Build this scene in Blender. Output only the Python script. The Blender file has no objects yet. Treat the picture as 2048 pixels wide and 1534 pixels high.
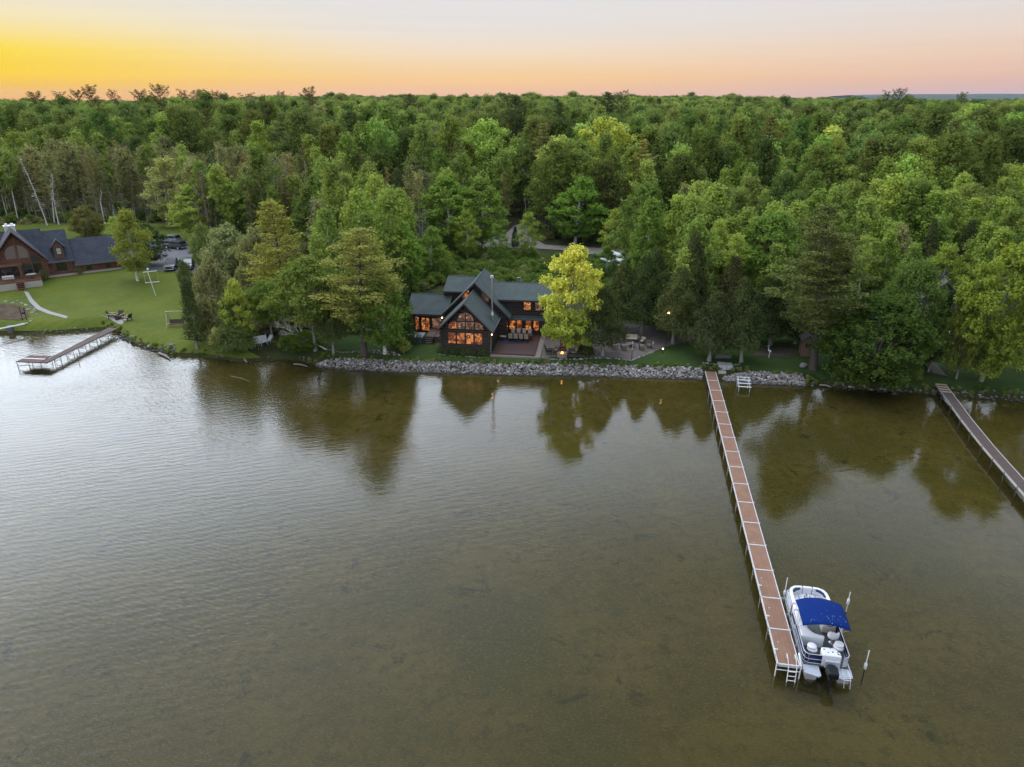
import bpy, bmesh, math, random
import numpy as np
from mathutils import Vector, Matrix
from mathutils.geometry import delaunay_2d_cdt
R = math.radians
C = bpy.context.scene.collection
scene = bpy.context.scene
random.seed(7)
rng = np.random.default_rng(11)

# ------------------------------------------------------------------ camera
CAM_H, PITCH, FPX = 31.0, R(22.26), 1397.0
cd = bpy.data.cameras.new('camera')
cd.sensor_width = 36.0
cd.lens = 36.0 * FPX / 2048.0
cd.clip_start = 0.5
cd.clip_end = 40000
cam = bpy.data.objects.new('camera', cd)
cam.location = (0, 0, CAM_H)
cam.rotation_euler = (R(90) - PITCH, 0, 0)
C.objects.link(cam)
scene.camera = cam

# ------------------------------------------------------------------ view
scene.view_settings.view_transform = 'Standard'
scene.view_settings.look = 'None'
scene.view_settings.exposure = 0.0
scene.view_settings.gamma = 1.0
scene.cycles.max_bounces = 8
scene.cycles.transparent_max_bounces = 12
scene.cycles.caustics_reflective = False
scene.cycles.caustics_refractive = False

# ------------------------------------------------------------------ sky just after sunset
SUN_AZ = R(-40)          # from +Y towards -X
w = bpy.data.worlds.new('World')
scene.world = w
w.use_nodes = True
nt = w.node_tree
for n in list(nt.nodes):
    nt.nodes.remove(n)
def N(t, tree=None, **kw):
    n = (tree or nt).nodes.new(t)
    for k, v in kw.items():
        setattr(n, k, v)
    return n
def L(a, b, tree=None):
    (tree or nt).links.new(a, b)
def srgb(r, g, b):
    f = lambda c: (c / 255 / 12.92) if c / 255 <= 0.04045 else ((c / 255 + 0.055) / 1.055) ** 2.4
    return (f(r), f(g), f(b), 1)
def ramp(tree, stops, interp='LINEAR'):
    n = tree.nodes.new('ShaderNodeValToRGB')
    cr = n.color_ramp
    cr.interpolation = interp
    while len(cr.elements) < len(stops):
        cr.elements.new(0.5)
    for e, (p, c) in zip(cr.elements, stops):
        e.position = p
        e.color = c if len(c) == 4 else (*c, 1)
    return n
tc = N('ShaderNodeTexCoord')
nrm = N('ShaderNodeVectorMath', operation='NORMALIZE'); L(tc.outputs['Generated'], nrm.inputs[0])
sep = N('ShaderNodeSeparateXYZ'); L(nrm.outputs[0], sep.inputs[0])
zs = N('ShaderNodeMath', operation='MULTIPLY'); L(sep.outputs['Z'], zs.inputs[0]); zs.inputs[1].default_value = 4.0   # 0..0.25 -> 0..1
EL = [0.0, .10, .20, .32, .46, .60, 1.0]       # sin(elev)*4 at: 0, 1.4, 2.9, 4.6, 6.6, 8.6, 14.5 deg
skyL = ramp(nt, list(zip(EL, [srgb(250, 178, 36), srgb(255, 212, 0), srgb(255, 222, 50), srgb(250, 232, 176), srgb(233, 231, 224), srgb(226, 229, 234), srgb(208, 217, 230)])))
skyR = ramp(nt, list(zip(EL, [srgb(206, 172, 176), srgb(229, 188, 172), srgb(235, 204, 184), srgb(231, 216, 206), srgb(223, 221, 223), srgb(216, 221, 229), srgb(200, 211, 228)])))
skyM = ramp(nt, list(zip(EL, [srgb(246, 184, 134), srgb(250, 206, 146), srgb(246, 221, 190), srgb(234, 226, 219), srgb(228, 226, 227), srgb(223, 227, 232), srgb(204, 213, 229)])))
for s_ in (skyL, skyR, skyM):
    L(zs.outputs[0], s_.inputs[0])
# azimuth: cos of the angle away from the sunset point
hx = N('ShaderNodeVectorMath', operation='MULTIPLY'); hx.inputs[1].default_value = (1, 1, 0); L(nrm.outputs[0], hx.inputs[0])
hn = N('ShaderNodeVectorMath', operation='NORMALIZE'); L(hx.outputs[0], hn.inputs[0])
dt = N('ShaderNodeVectorMath', operation='DOT_PRODUCT'); L(hn.outputs[0], dt.inputs[0]); dt.inputs[1].default_value = (math.sin(SUN_AZ), math.cos(SUN_AZ), 0)
ac = N('ShaderNodeMath', operation='ARCCOSINE'); L(dt.outputs['Value'], ac.inputs[0])
def maprange(src, a, b, c, d, sm=True):
    m = N('ShaderNodeMapRange'); m.interpolation_type = 'SMOOTHSTEP' if sm else 'LINEAR'
    L(src, m.inputs[0])
    for i, v in enumerate((a, b, c, d)):
        m.inputs[i + 1].default_value = v
    return m.outputs[0]
f1 = maprange(ac.outputs[0], R(0), R(36), 0, 1)
f2 = maprange(ac.outputs[0], R(36), R(82), 0, 1)
m1 = N('ShaderNodeMix', data_type='RGBA'); L(f1, m1.inputs[0]); L(skyL.outputs[0], m1.inputs[6]); L(skyM.outputs[0], m1.inputs[7])
m2 = N('ShaderNodeMix', data_type='RGBA'); L(f2, m2.inputs[0]); L(m1.outputs[2], m2.inputs[6]); L(skyR.outputs[0], m2.inputs[7])
# faint horizontal haze streaks
mp = N('ShaderNodeMapping'); mp.inputs['Scale'].default_value = (1.5, 1.5, 60); L(nrm.outputs[0], mp.inputs[0])
sn = N('ShaderNodeTexNoise'); sn.inputs['Scale'].default_value = 1.6; sn.inputs['Detail'].default_value = 3; L(mp.outputs[0], sn.inputs['Vector'])
sk = maprange(sn.outputs[0], 0.3, 0.7, 0.985, 1.012)
# upper sky brighter than the horizon band; unseen zenith boost added as top light
UP = ramp(nt, [(0.0, (.20,) * 3), (.11, (.20,) * 3), (.19, (.62,) * 3), (.30, (1.0,) * 3), (.46, (.86,) * 3), (.60, (.44,) * 3), (.80, (.30,) * 3), (.90, (.95,) * 3), (1.0, (1.15,) * 3)], 'EASE')
L(sep.outputs['Z'], UP.inputs[0])
az = maprange(ac.outputs[0], R(8), R(72), 1.65, 0.47)
azm = N('ShaderNodeMix', data_type='FLOAT')       # azimuth dimming only well above the horizon
up2 = maprange(sep.outputs['Z'], 0.11, 0.3, 0, 1); L(up2, azm.inputs[0]); azm.inputs[2].default_value = 1.0; L(az, azm.inputs[3])
mu = N('ShaderNodeMath', operation='MULTIPLY'); L(UP.outputs[0], mu.inputs[0]); L(azm.outputs[0], mu.inputs[1])
mu2 = N('ShaderNodeMath', operation='MULTIPLY'); L(mu.outputs[0], mu2.inputs[0]); L(sk, mu2.inputs[1])
mu3 = N('ShaderNodeMath', operation='MULTIPLY'); L(mu2.outputs[0], mu3.inputs[0]); mu3.inputs[1].default_value = 5.0
bg = N('ShaderNodeBackground'); L(m2.outputs[2], bg.inputs['Color']); L(mu3.outputs[0], bg.inputs['Strength'])
wo = N('ShaderNodeOutputWorld'); L(bg.outputs[0], wo.inputs['Surface'])

sun_d = bpy.data.lights.new('sun', 'SUN')
sun_d.energy = 0.7
sun_d.angle = R(14)
sun_d.color = (1.0, 0.72, 0.42)
sun = bpy.data.objects.new('sun', sun_d)
SAZ, SEL = R(-72), R(14)
sd = Vector((math.sin(SAZ) * math.cos(SEL), math.cos(SAZ) * math.cos(SEL), math.sin(SEL)))
sun.rotation_euler = (-sd).to_track_quat('-Z', 'Y').to_euler()
C.objects.link(sun)

# ------------------------------------------------------------------ helpers: measuring
c_, s_ = math.cos(PITCH), math.sin(PITCH)
def ray(px, py):
    x = (px - 1024) / FPX; y = (py - 767) / FPX
    return (x, c_ - y * s_, -s_ - y * c_)
def at(px, py, z=0.0):
    d = ray(px, py); t = (z - CAM_H) / d[2]
    return (d[0] * t, d[1] * t, z)
def onY(px, py, Y):
    d = ray(px, py); t = Y / d[1]
    return (d[0] * t, Y, CAM_H + d[2] * t)

SH_PX = [(-700, 700), (-400, 690), (-150, 676), (0, 668), (75, 668), (120, 666), (200, 660), (232, 664), (247, 675), (262, 686), (300, 700), (350, 712), (400, 714),
         (440, 718), (480, 725), (520, 722), (560, 718), (600, 723), (640, 733), (700, 739), (800, 743), (900, 746), (1000, 749),
         (1100, 750), (1180, 752), (1250, 754), (1330, 756), (1410, 758), (1500, 766), (1560, 769), (1640, 772), (1700, 777),
         (1760, 781), (1850, 786), (1900, 790), (1960, 795), (2048, 801), (2200, 815), (2500, 850)]
SH = [at(px, py, 0) for px, py in SH_PX]
SHX = np.array([p[0] for p in SH]); SHY = np.array([p[1] for p in SH])
o_ = np.argsort(SHX); SHX, SHY = SHX[o_], SHY[o_]
ZS = np.array([-400, -90, -40, -12, -3, -0.6, 0, 0.8, 2.1, 5, 12, 25, 60, 110, 180, 300, 600, 1500, 4000, 12000])
ZZ = np.array([-5, -1.5, -1.1, -.8, -0.5, -.2, -0.02, .55, 1.15, 1.28, 1.36, 2.0, 2.4, 3.0, 4.5, 8.0, 9.5, 11, 12, 12])
def Ys(x):
    return np.interp(x, SHX, SHY)
def gz(x, y):
    x = np.asarray(x, float); y = np.asarray(y, float)
    s = y - Ys(x)
    a = x / np.maximum(y, 1)                      # the land falls away far back on the left, and a little on the right
    k = np.interp(a, [-1.2, -.62, -.40, -.30, .30, .55, 1.2], [.0062, .0062, .0036, .0008, .0008, .0022, .0022])
    return np.interp(s, ZS, ZZ) - k * np.clip(y - 330, 0, None) - y * y / 1.27e7 * (y > 330)
def gp(px, py):
    z = 1.2
    for _ in range(12):
        p = at(px, py, z); z = float(gz(p[0], p[1]))
    return (p[0], p[1], z)

# ------------------------------------------------------------------ helpers: objects
def tag(o, label=None, cat=None, group=None, kind=None):
    if label: o['label'] = label
    if cat: o['category'] = cat
    if group: o['group'] = group
    if kind: o['kind'] = kind
    return o
def thing(name, label, cat, loc=(0, 0, 0), rot=0, group=None):
    o = bpy.data.objects.new(name, None)
    o.empty_display_size = 0.3
    C.objects.link(o)
    o.location = loc
    o.rotation_euler = (0, 0, rot)
    return tag(o, label, cat, group)
def link(name, me, parent=None):
    o = bpy.data.objects.new(name, me)
    C.objects.link(o)
    if parent is not None: o.parent = parent
    return o
def copy_tree(o, parent=None):
    c = o.copy(); C.objects.link(c)
    if parent is not None: c.parent = parent
    for ch in list(o.children):
        copy_tree(ch, c)
    return c
def np_mesh(name, V, F, mats, mi=None, smooth=False):
    me = bpy.data.meshes.new(name)
    V = np.asarray(V, np.float32); F = np.asarray(F, np.int32)
    k = F.shape[1]
    me.vertices.add(len(V)); me.vertices.foreach_set('co', V.ravel())
    me.loops.add(F.size); me.loops.foreach_set('vertex_index', F.ravel())
    me.polygons.add(len(F)); me.polygons.foreach_set('loop_start', np.arange(0, F.size, k, dtype=np.int32))
    try: me.polygons.foreach_set('loop_total', np.full(len(F), k, np.int32))
    except Exception: pass
    if smooth: me.polygons.foreach_set('use_smooth', np.ones(len(F), bool))
    for m in mats: me.materials.append(m)
    if mi is not None: me.polygons.foreach_set('material_index', np.asarray(mi, np.int32))
    me.update(calc_edges=True)
    me.validate()
    return me
class MB:
    """collects shapes and links them as one mesh object"""
    def __init__(s):
        s.v = []; s.f = []; s.sm = []
    def add(s, v, f, smooth=False):
        b = len(s.v)
        s.v += [tuple(map(float, p)) for p in v]
        s.f += [tuple(i + b for i in q) for q in f]
        s.sm += [smooth] * len(f)
        return s
    def box(s, x0, x1, y0, y1, z0, z1):
        v = [(x0, y0, z0), (x1, y0, z0), (x1, y1, z0), (x0, y1, z0), (x0, y0, z1), (x1, y0, z1), (x1, y1, z1), (x0, y1, z1)]
        return s.add(v, [(3, 2, 1, 0), (4, 5, 6, 7), (0, 1, 5, 4), (1, 2, 6, 5), (2, 3, 7, 6), (3, 0, 4, 7)])
    def rbox(s, cx, cy, z0, z1, sx, sy, rot=0):
        c, n = math.cos(rot), math.sin(rot)
        q = [(-sx / 2, -sy / 2), (sx / 2, -sy / 2), (sx / 2, sy / 2), (-sx / 2, sy / 2)]
        q = [(cx + a * c - b * n, cy + a * n + b * c) for a, b in q]
        return s.prism(q, z0, z1)
    def prism(s, poly, z0, z1):
        n = len(poly)
        v = [(x, y, z0) for x, y in poly] + [(x, y, z1) for x, y in poly]
        f = [tuple(range(n - 1, -1, -1)), tuple(range(n, 2 * n))] + [(i, (i + 1) % n, n + (i + 1) % n, n + i) for i in range(n)]
        return s.add(v, f)
    def prism_y(s, poly, y0, y1):       # poly in x,z
        n = len(poly)
        v = [(x, y0, z) for x, z in poly] + [(x, y1, z) for x, z in poly]
        f = [tuple(range(n)), tuple(range(2 * n - 1, n - 1, -1))] + [((i + 1) % n, i, n + i, n + (i + 1) % n) for i in range(n)]
        return s.add(v, f)
    def prism_x(s, poly, x0, x1):       # poly in y,z
        n = len(poly)
        v = [(x0, y, z) for y, z in poly] + [(x1, y, z) for y, z in poly]
        f = [tuple(range(n - 1, -1, -1)), tuple(range(n, 2 * n))] + [(i, (i + 1) % n, n + (i + 1) % n, n + i) for i in range(n)]
        return s.add(v, f)
    def slab(s, a, b, c, d, t):         # quad given by corners, thickness t downward
        v = [Vector(p) for p in (a, b, c, d)]
        lo = [p - Vector((0, 0, t)) for p in v]
        return s.add(v + lo, [(0, 1, 2, 3), (7, 6, 5, 4), (0, 4, 5, 1), (1, 5, 6, 2), (2, 6, 7, 3), (3, 7, 4, 0)])
    def tube(s, pts, rad, n=8, cap=True, smooth=True):
        pts = [Vector(p) for p in pts]
        if not hasattr(rad, '__len__'): rad = [rad] * len(pts)
        v = []; f = []
        up0 = Vector((0, 0, 1))
        for i, p in enumerate(pts):
            d = (pts[min(i + 1, len(pts) - 1)] - pts[max(i - 1, 0)])
            if d.length < 1e-6: d = Vector((0, 0, 1))
            d.normalize()
            u = up0 if abs(d.z) < 0.93 else Vector((1, 0, 0))
            a = d.cross(u).normalized(); b = d.cross(a).normalized()
            for k in range(n):
                t = 2 * math.pi * k / n
                v.append(p + (a * math.cos(t) + b * math.sin(t)) * rad[i])
        for i in range(len(pts) - 1):
            for k in range(n):
                f.append((i * n + k, i * n + (k + 1) % n, (i + 1) * n + (k + 1) % n, (i + 1) * n + k))
        s.add(v, f, smooth)
        if cap:
            m = len(pts) - 1
            s.add(v, [tuple(range(n - 1, -1, -1)), tuple(m * n + k for k in range(n))])
        return s
    def lathe(s, prof, n=16, c=(0, 0, 0), smooth=True):   # prof: (r,z)
        v = []; f = []
        for r, z in prof:
            for k in range(n):
                t = 2 * math.pi * k / n
                v.append((c[0] + r * math.cos(t), c[1] + r * math.sin(t), c[2] + z))
        for i in range(len(prof) - 1):
            for k in range(n):
                f.append((i * n + k, i * n + (k + 1) % n, (i + 1) * n + (k + 1) % n, (i + 1) * n + k))
        s.add(v, f, smooth)
        return s.add([v[k] for k in range(n)], [tuple(range(n - 1, -1, -1))]).add([v[(len(prof) - 1) * n + k] for k in range(n)], [tuple(range(n))])
    def ball(s, c, r, n=10, sz=1.0):
        prof = [(r * math.sin(math.pi * (i + .15) / (n + .3)), -r * sz * math.cos(math.pi * (i + .15) / (n + .3))) for i in range(n + 1)]
        return s.lathe(prof, 12, c)
    def build(s, name, mat, parent=None, bevel=0, seg=2, loc=None, rot=None):
        me = bpy.data.meshes.new(name)
        me.from_pydata(s.v, [], s.f)
        me.materials.append(mat)
        me.polygons.foreach_set('use_smooth', s.sm)
        me.update()
        o = link(name, me, parent)
        if loc: o.location = loc
        if rot is not None: o.rotation_euler = (0, 0, rot)
        if bevel:
            b = o.modifiers.new('b', 'BEVEL'); b.width = bevel; b.segments = seg; b.limit_method = 'ANGLE'
        return o

# ------------------------------------------------------------------ materials
MATS = {}
def mat(name, color, rough=0.7, metal=0.0, emit=None, estr=0.0, var=0.0, vscale=3.0, bump=0.0, bscale=20.0, stretch=None, spec=0.3, coord='Object', col2=None, alpha=None):
    if name in MATS: return MATS[name]
    m = bpy.data.materials.new(name); m.use_nodes = True
    t = m.node_tree; b = t.nodes['Principled BSDF']
    b.inputs['Base Color'].default_value = (*color[:3], 1)
    b.inputs['Roughness'].default_value = rough
    b.inputs['Metallic'].default_value = metal
    b.inputs['Specular IOR Level'].default_value = spec
    if emit:
        b.inputs['Emission Color'].default_value = (*emit, 1); b.inputs['Emission Strength'].default_value = estr
    if var or bump or col2:
        tcn = N('ShaderNodeTexCoord', t); mpn = N('ShaderNodeMapping', t)
        L(tcn.outputs[coord], mpn.inputs[0], t)
        if stretch: mpn.inputs['Scale'].default_value = stretch
    if var or col2:
        nz = N('ShaderNodeTexNoise', t); nz.inputs['Scale'].default_value = vscale; nz.inputs['Detail'].default_value = 6; nz.inputs['Roughness'].default_value = .65
        L(mpn.outputs[0], nz.inputs['Vector'], t)
        c2 = col2 or tuple(min(1, c * (1 + var)) for c in color[:3])
        c1 = color[:3] if col2 else tuple(c * (1 - var) for c in color[:3])
        r_ = ramp(t, [(.3, c1), (.7, c2)])
        L(nz.outputs[0], r_.inputs[0], t); L(r_.outputs[0], b.inputs['Base Color'], t)
    if bump:
        nb = N('ShaderNodeTexNoise', t); nb.inputs['Scale'].default_value = bscale; nb.inputs['Detail'].default_value = 5
        L(mpn.outputs[0], nb.inputs['Vector'], t)
        bn = N('ShaderNodeBump', t); bn.inputs['Strength'].default_value = bump; bn.inputs['Distance'].default_value = .05
        L(nb.outputs[0], bn.inputs['Height'], t); L(bn.outputs[0], b.inputs['Normal'], t)
    MATS[name] = m
    return m
def mixrgb(t, fac, a, b, blend='MIX'):
    n = N('ShaderNodeMix', t, data_type='RGBA', blend_type=blend)
    for i, x in ((0, fac), (6, a), (7, b)):
        if hasattr(x, 'is_output') or isinstance(x, bpy.types.NodeSocket): L(x, n.inputs[i], t)
        elif i == 0: n.inputs[0].default_value = x
        else: n.inputs[i].default_value = (*x[:3], 1)
    return n.outputs[2]
def noise(t, vec, scale, detail=4, rough=.6, dist=0):
    n = N('ShaderNodeTexNoise', t); n.inputs['Scale'].default_value = scale; n.inputs['Detail'].default_value = detail
    n.inputs['Roughness'].default_value = rough; n.inputs['Distortion'].default_value = dist
    L(vec, n.inputs['Vector'], t)
    return n.outputs[0]
def mr(t, src, a, b, c, d):
    m = N('ShaderNodeMapRange', t); m.interpolation_type = 'SMOOTHSTEP'
    L(src, m.inputs[0], t)
    for i, v in enumerate((a, b, c, d)): m.inputs[i + 1].default_value = v
    return m.outputs[0]
def newmat(name):
    m = bpy.data.materials.new(name); m.use_nodes = True
    t = m.node_tree
    return m, t, t.nodes['Principled BSDF']
def mapped(t, coord='Object', scale=(1, 1, 1), rot=(0, 0, 0)):
    a = N('ShaderNodeTexCoord', t); b = N('ShaderNodeMapping', t); L(a.outputs[coord], b.inputs[0], t)
    b.inputs['Scale'].default_value = scale; b.inputs['Rotation'].default_value = rot
    return b.outputs[0]

def leaf_mat(name, dark, light, trans=0.42, var=.25, k_=1.85, low=None):
    tn_ = (1.10, 1.0, .80) if k_ > 1.5 else (1, 1, 1)
    dark = tuple(min(.8, c * k_ * q) for c, q in zip(dark, tn_)); light = tuple(min(.8, c * k_ * q) for c, q in zip(light, tn_))
    m = bpy.data.materials.new(name); m.use_nodes = True
    t = m.node_tree
    for n in list(t.nodes): t.nodes.remove(n)
    oi = N('ShaderNodeObjectInfo', t); ge = N('ShaderNodeNewGeometry', t)
    base = mixrgb(t, oi.outputs['Random'], dark, light)
    k = mr(t, ge.outputs['Random Per Island'], 0, 1, 1 - var, 1 + var)
    kk = N('ShaderNodeVectorMath', t, operation='SCALE'); L(base, kk.inputs[0], t); L(k, kk.inputs['Scale'], t)
    # clumps of slightly yellower growth through the crown
    v = mapped(t, 'Object')
    cl = mr(t, noise(t, v, .35, 2), .45, .7, 0, .5)
    b2 = mixrgb(t, cl, kk.outputs[0], (1.25, 1.12, .8), 'MULTIPLY')
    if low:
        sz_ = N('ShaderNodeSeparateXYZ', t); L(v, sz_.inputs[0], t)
        b2 = mixrgb(t, mr(t, sz_.outputs['Z'], 1.5, 8.5, 0, 1), low, b2)  # lower crown greener, with its weaker light also put into the leaf colour
    b3 = mixrgb(t, 1.0, b2, oi.outputs['Color'], 'MULTIPLY')
    d = N('ShaderNodeBsdfDiffuse', t); tr = N('ShaderNodeBsdfTranslucent', t)
    L(b3, d.inputs['Color'], t); L(b3, tr.inputs['Color'], t)
    mx = N('ShaderNodeMixShader', t); mx.inputs[0].default_value = trans
    L(d.outputs[0], mx.inputs[1], t); L(tr.outputs[0], mx.inputs[2], t)
    o = N('ShaderNodeOutputMaterial', t); L(mx.outputs[0], o.inputs['Surface'], t)
    return m

LM = {
    'maple': leaf_mat('maple_leaves', (.052, .092, .028), (.115, .155, .046)),
    'aspen': leaf_mat('aspen_leaves', (.098, .158, .042), (.165, .225, .060)),
    'pine': leaf_mat('pine_needles', (.075, .092, .038), (.125, .135, .050), .2),
    'cedar': leaf_mat('cedar_sprays', (.046, .060, .024), (.078, .090, .034), .2, .25, 1.15),
    'swamp': leaf_mat('swamp_leaves', (.100, .108, .046), (.155, .150, .058), .3),
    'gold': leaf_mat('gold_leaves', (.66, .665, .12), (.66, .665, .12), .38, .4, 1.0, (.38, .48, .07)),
    'bush': leaf_mat('bush_leaves', (.050, .092, .024), (.092, .140, .034), .3),
    'grey': leaf_mat('grey_leaves', (.105, .125, .065), (.15, .165, .08), .3),
    'blossom': leaf_mat('blossom', (.34, .33, .26), (.38, .36, .28), .3, .25, 1.0),
}
BARK = mat('bark', (.085, .07, .058), .9, var=.4, vscale=6, stretch=(4, 4, .6))
BARKG = mat('grey_bark', (.24, .225, .20), .9, var=.35, vscale=5, stretch=(4, 4, .8))
BARKW, t_, b_ = newmat('birch_bark')
v_ = mapped(t_, 'Object', (1.5, 1.5, 7))
r_ = ramp(t_, [(.36, (.06, .055, .05)), (.46, (.62, .60, .56)), (1, (.72, .70, .66))]); L(noise(t_, v_, 2.2, 3), r_.inputs[0], t_)
L(r_.outputs[0], b_.inputs['Base Color'], t_); b_.inputs['Roughness'].default_value = .8
# ================================================================== ground, lake bed, water
def grid_ground(name, xs, ss, m, kind='structure'):
    X, S = np.meshgrid(xs, ss)
    Y = Ys(X) + S
    Z = gz(X, Y)
    nx, ns = len(xs), len(ss)
    V = np.stack([X.ravel(), Y.ravel(), Z.ravel()], 1)
    i, j = np.meshgrid(np.arange(nx - 1), np.arange(ns - 1))
    a = (j * nx + i).ravel()
    F = np.stack([a, a + 1, a + nx + 1, a + nx], 1)
    o = link(name, np_mesh(name, V, F, [m], smooth=True))
    o['kind'] = kind
    return o
far = [200, 300, 500, 900, 1600, 3000, 6000, 12000]
xs = np.array([-v for v in reversed(far)] + list(np.linspace(-150, 150, 301)) + far, float)
s_in = np.array([0, .25, .5, .8, 1.1, 1.5, 2.1, 2.8, 3.8, 5, 7, 9, 12, 16, 20, 25, 31, 38, 46, 55, 65, 80, 95, 110, 130, 155, 180, 220, 260, 300, 380, 480, 600, 900, 1500, 3000, 6000, 12000], float)
s_out = np.array([-4000, -1500, -400, -90, -60, -40, -25, -17, -12, -8, -5, -3, -1.5, -.6, 0], float)

# forest floor / rough ground
gm, t, b = newmat('forest_floor')
v = mapped(t)
n1 = noise(t, v, .35, 6); n2 = noise(t, v, 2.5, 5)
c = mixrgb(t, mr(t, n1, .35, .65, 0, 1), (.030, .036, .014), (.052, .058, .020))
c = mixrgb(t, mr(t, n2, .5, .75, 0, .6), c, (.065, .050, .030))
L(c, b.inputs['Base Color'], t); b.inputs['Roughness'].default_value = 1; b.inputs['Specular IOR Level'].default_value = .1
grid_ground('ground', xs, s_in, gm)

# lake bed: pale sand with darker weed and silt
lm, t, b = newmat('lake_sand')
v = mapped(t)
n1 = noise(t, v, .16, 5, .6); n2 = noise(t, v, 1.3, 6, .7, .4); n3 = noise(t, v, .05, 3)
n4 = noise(t, mapped(t, 'Object', (1, 2.2, 1), (0, 0, .5)), 5.0, 4, .7)
c = mixrgb(t, mr(t, n1, .35, .65, 0, 1), (.135, .112, .026), (.192, .155, .044))
c = mixrgb(t, mr(t, n2, .42, .68, 0, .75), c, (.084, .080, .018))
c = mixrgb(t, mr(t, n3, .45, .62, 0, .6), c, (.085, .094, .026))
c = mixrgb(t, mr(t, n4, .52, .68, 0, .7), c, (.33, .27, .11))
# weed patches
n5 = noise(t, v, .33, 7, .75, .6)
c = mixrgb(t, mr(t, n5, .57, .67, 0, .85), c, (.040, .044, .018))
L(c, b.inputs['Base Color'], t); b.inputs['Roughness'].default_value = 1; b.inputs['Specular IOR Level'].default_value = 0
grid_ground('lake_bed', xs, s_out, lm)

# water: one clear rippled sheet
wm = bpy.data.materials.new('lake_water'); wm.use_nodes = True
t = wm.node_tree
for n in list(t.nodes): t.nodes.remove(n)
tcn = N('ShaderNodeTexCoord', t); v0 = tcn.outputs['Object']
def wavetex(scale, ang, dist, dscale):
    m_ = N('ShaderNodeMapping', t); m_.inputs['Rotation'].default_value = (0, 0, R(ang)); L(v0, m_.inputs[0], t)
    w_ = N('ShaderNodeTexWave', t); w_.wave_type = 'BANDS'; w_.bands_direction = 'Y'; w_.wave_profile = 'SIN'
    w_.inputs['Scale'].default_value = scale; w_.inputs['Distortion'].default_value = dist; w_.inputs['Detail'].default_value = 3
    w_.inputs['Detail Scale'].default_value = dscale; w_.inputs['Detail Roughness'].default_value = .6
    L(m_.outputs[0], w_.inputs['Vector'], t)
    return w_.outputs['Fac']
def mth(op, a, b_=None):
    n = N('ShaderNodeMath', t, operation=op)
    for i, x in enumerate((a, b_)):
        if x is None: continue
        if isinstance(x, (int, float)): n.inputs[i].default_value = x
        else: L(x, n.inputs[i], t)
    return n.outputs[0]
wa = wavetex(.42, -18, 5.5, .9)          # long wind rows
wb = wavetex(.85, 22, 7.0, 1.1)
mpn = N('ShaderNodeMapping', t); mpn.inputs['Scale'].default_value = (.8, 2.0, 1); mpn.inputs['Rotation'].default_value = (0, 0, R(-14)); L(v0, mpn.inputs[0], t)
nz1 = noise(t, mpn.outputs[0], 1.5, 5, .6, .3)
nz2 = noise(t, mpn.outputs[0], .35, 3, .5)
amp = mr(t, noise(t, v0, .035, 3, .5), .35, .65, .45, 1.15)
hgt = mth('ADD', mth('MULTIPLY', wa, .21), mth('MULTIPLY', wb, .13))
hgt = mth('ADD', hgt, mth('MULTIPLY', nz1, .85))
hgt = mth('ADD', hgt, mth('MULTIPLY', nz2, .7))
sx_ = N('ShaderNodeSeparateXYZ', t); L(v0, sx_.inputs[0], t)
amp = mth('MULTIPLY', amp, mr(t, sx_.outputs['X'], -34, 8, 1.0, .24))
amp = mth('MULTIPLY', amp, mr(t, sx_.outputs['Y'], 18, 50, .6, 1.0))
hgt = mth('MULTIPLY', hgt, amp)
bn = N('ShaderNodeBump', t); bn.inputs['Strength'].default_value = .5; bn.inputs['Distance'].default_value = .070
L(hgt, bn.inputs['Height'], t)
gl = N('ShaderNodeBsdfGlossy', t); gl.inputs['Roughness'].default_value = .03; gl.inputs['Color'].default_value = (1, 1, 1, 1)
L(bn.outputs[0], gl.inputs['Normal'], t)
fr = N('ShaderNodeFresnel', t); fr.inputs['IOR'].default_value = 1.34; L(bn.outputs[0], fr.inputs['Normal'], t)
tp = N('ShaderNodeBsdfTransparent', t); tp.inputs['Color'].default_value = (.84, .80, .60, 1)
df = N('ShaderNodeBsdfDiffuse', t); df.inputs['Color'].default_value = (.055, .048, .020, 1)
tm = N('ShaderNodeMixShader', t); tm.inputs[0].default_value = .22; L(tp.outputs[0], tm.inputs[1], t); L(df.outputs[0], tm.inputs[2], t)
mx = N('ShaderNodeMixShader', t); L(fr.outputs[0], mx.inputs[0], t); L(tm.outputs[0], mx.inputs[1], t); L(gl.outputs[0], mx.inputs[2], t)
o = N('ShaderNodeOutputMaterial', t); L(mx.outputs[0], o.inputs['Surface'], t)
V = [(-12000, -4000, 0), (12000, -4000, 0), (12000, 110, 0), (-12000, 110, 0)]
wat = link('water', np_mesh('water', V, [(0, 1, 2, 3)], [wm])); wat['kind'] = 'structure'

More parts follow.
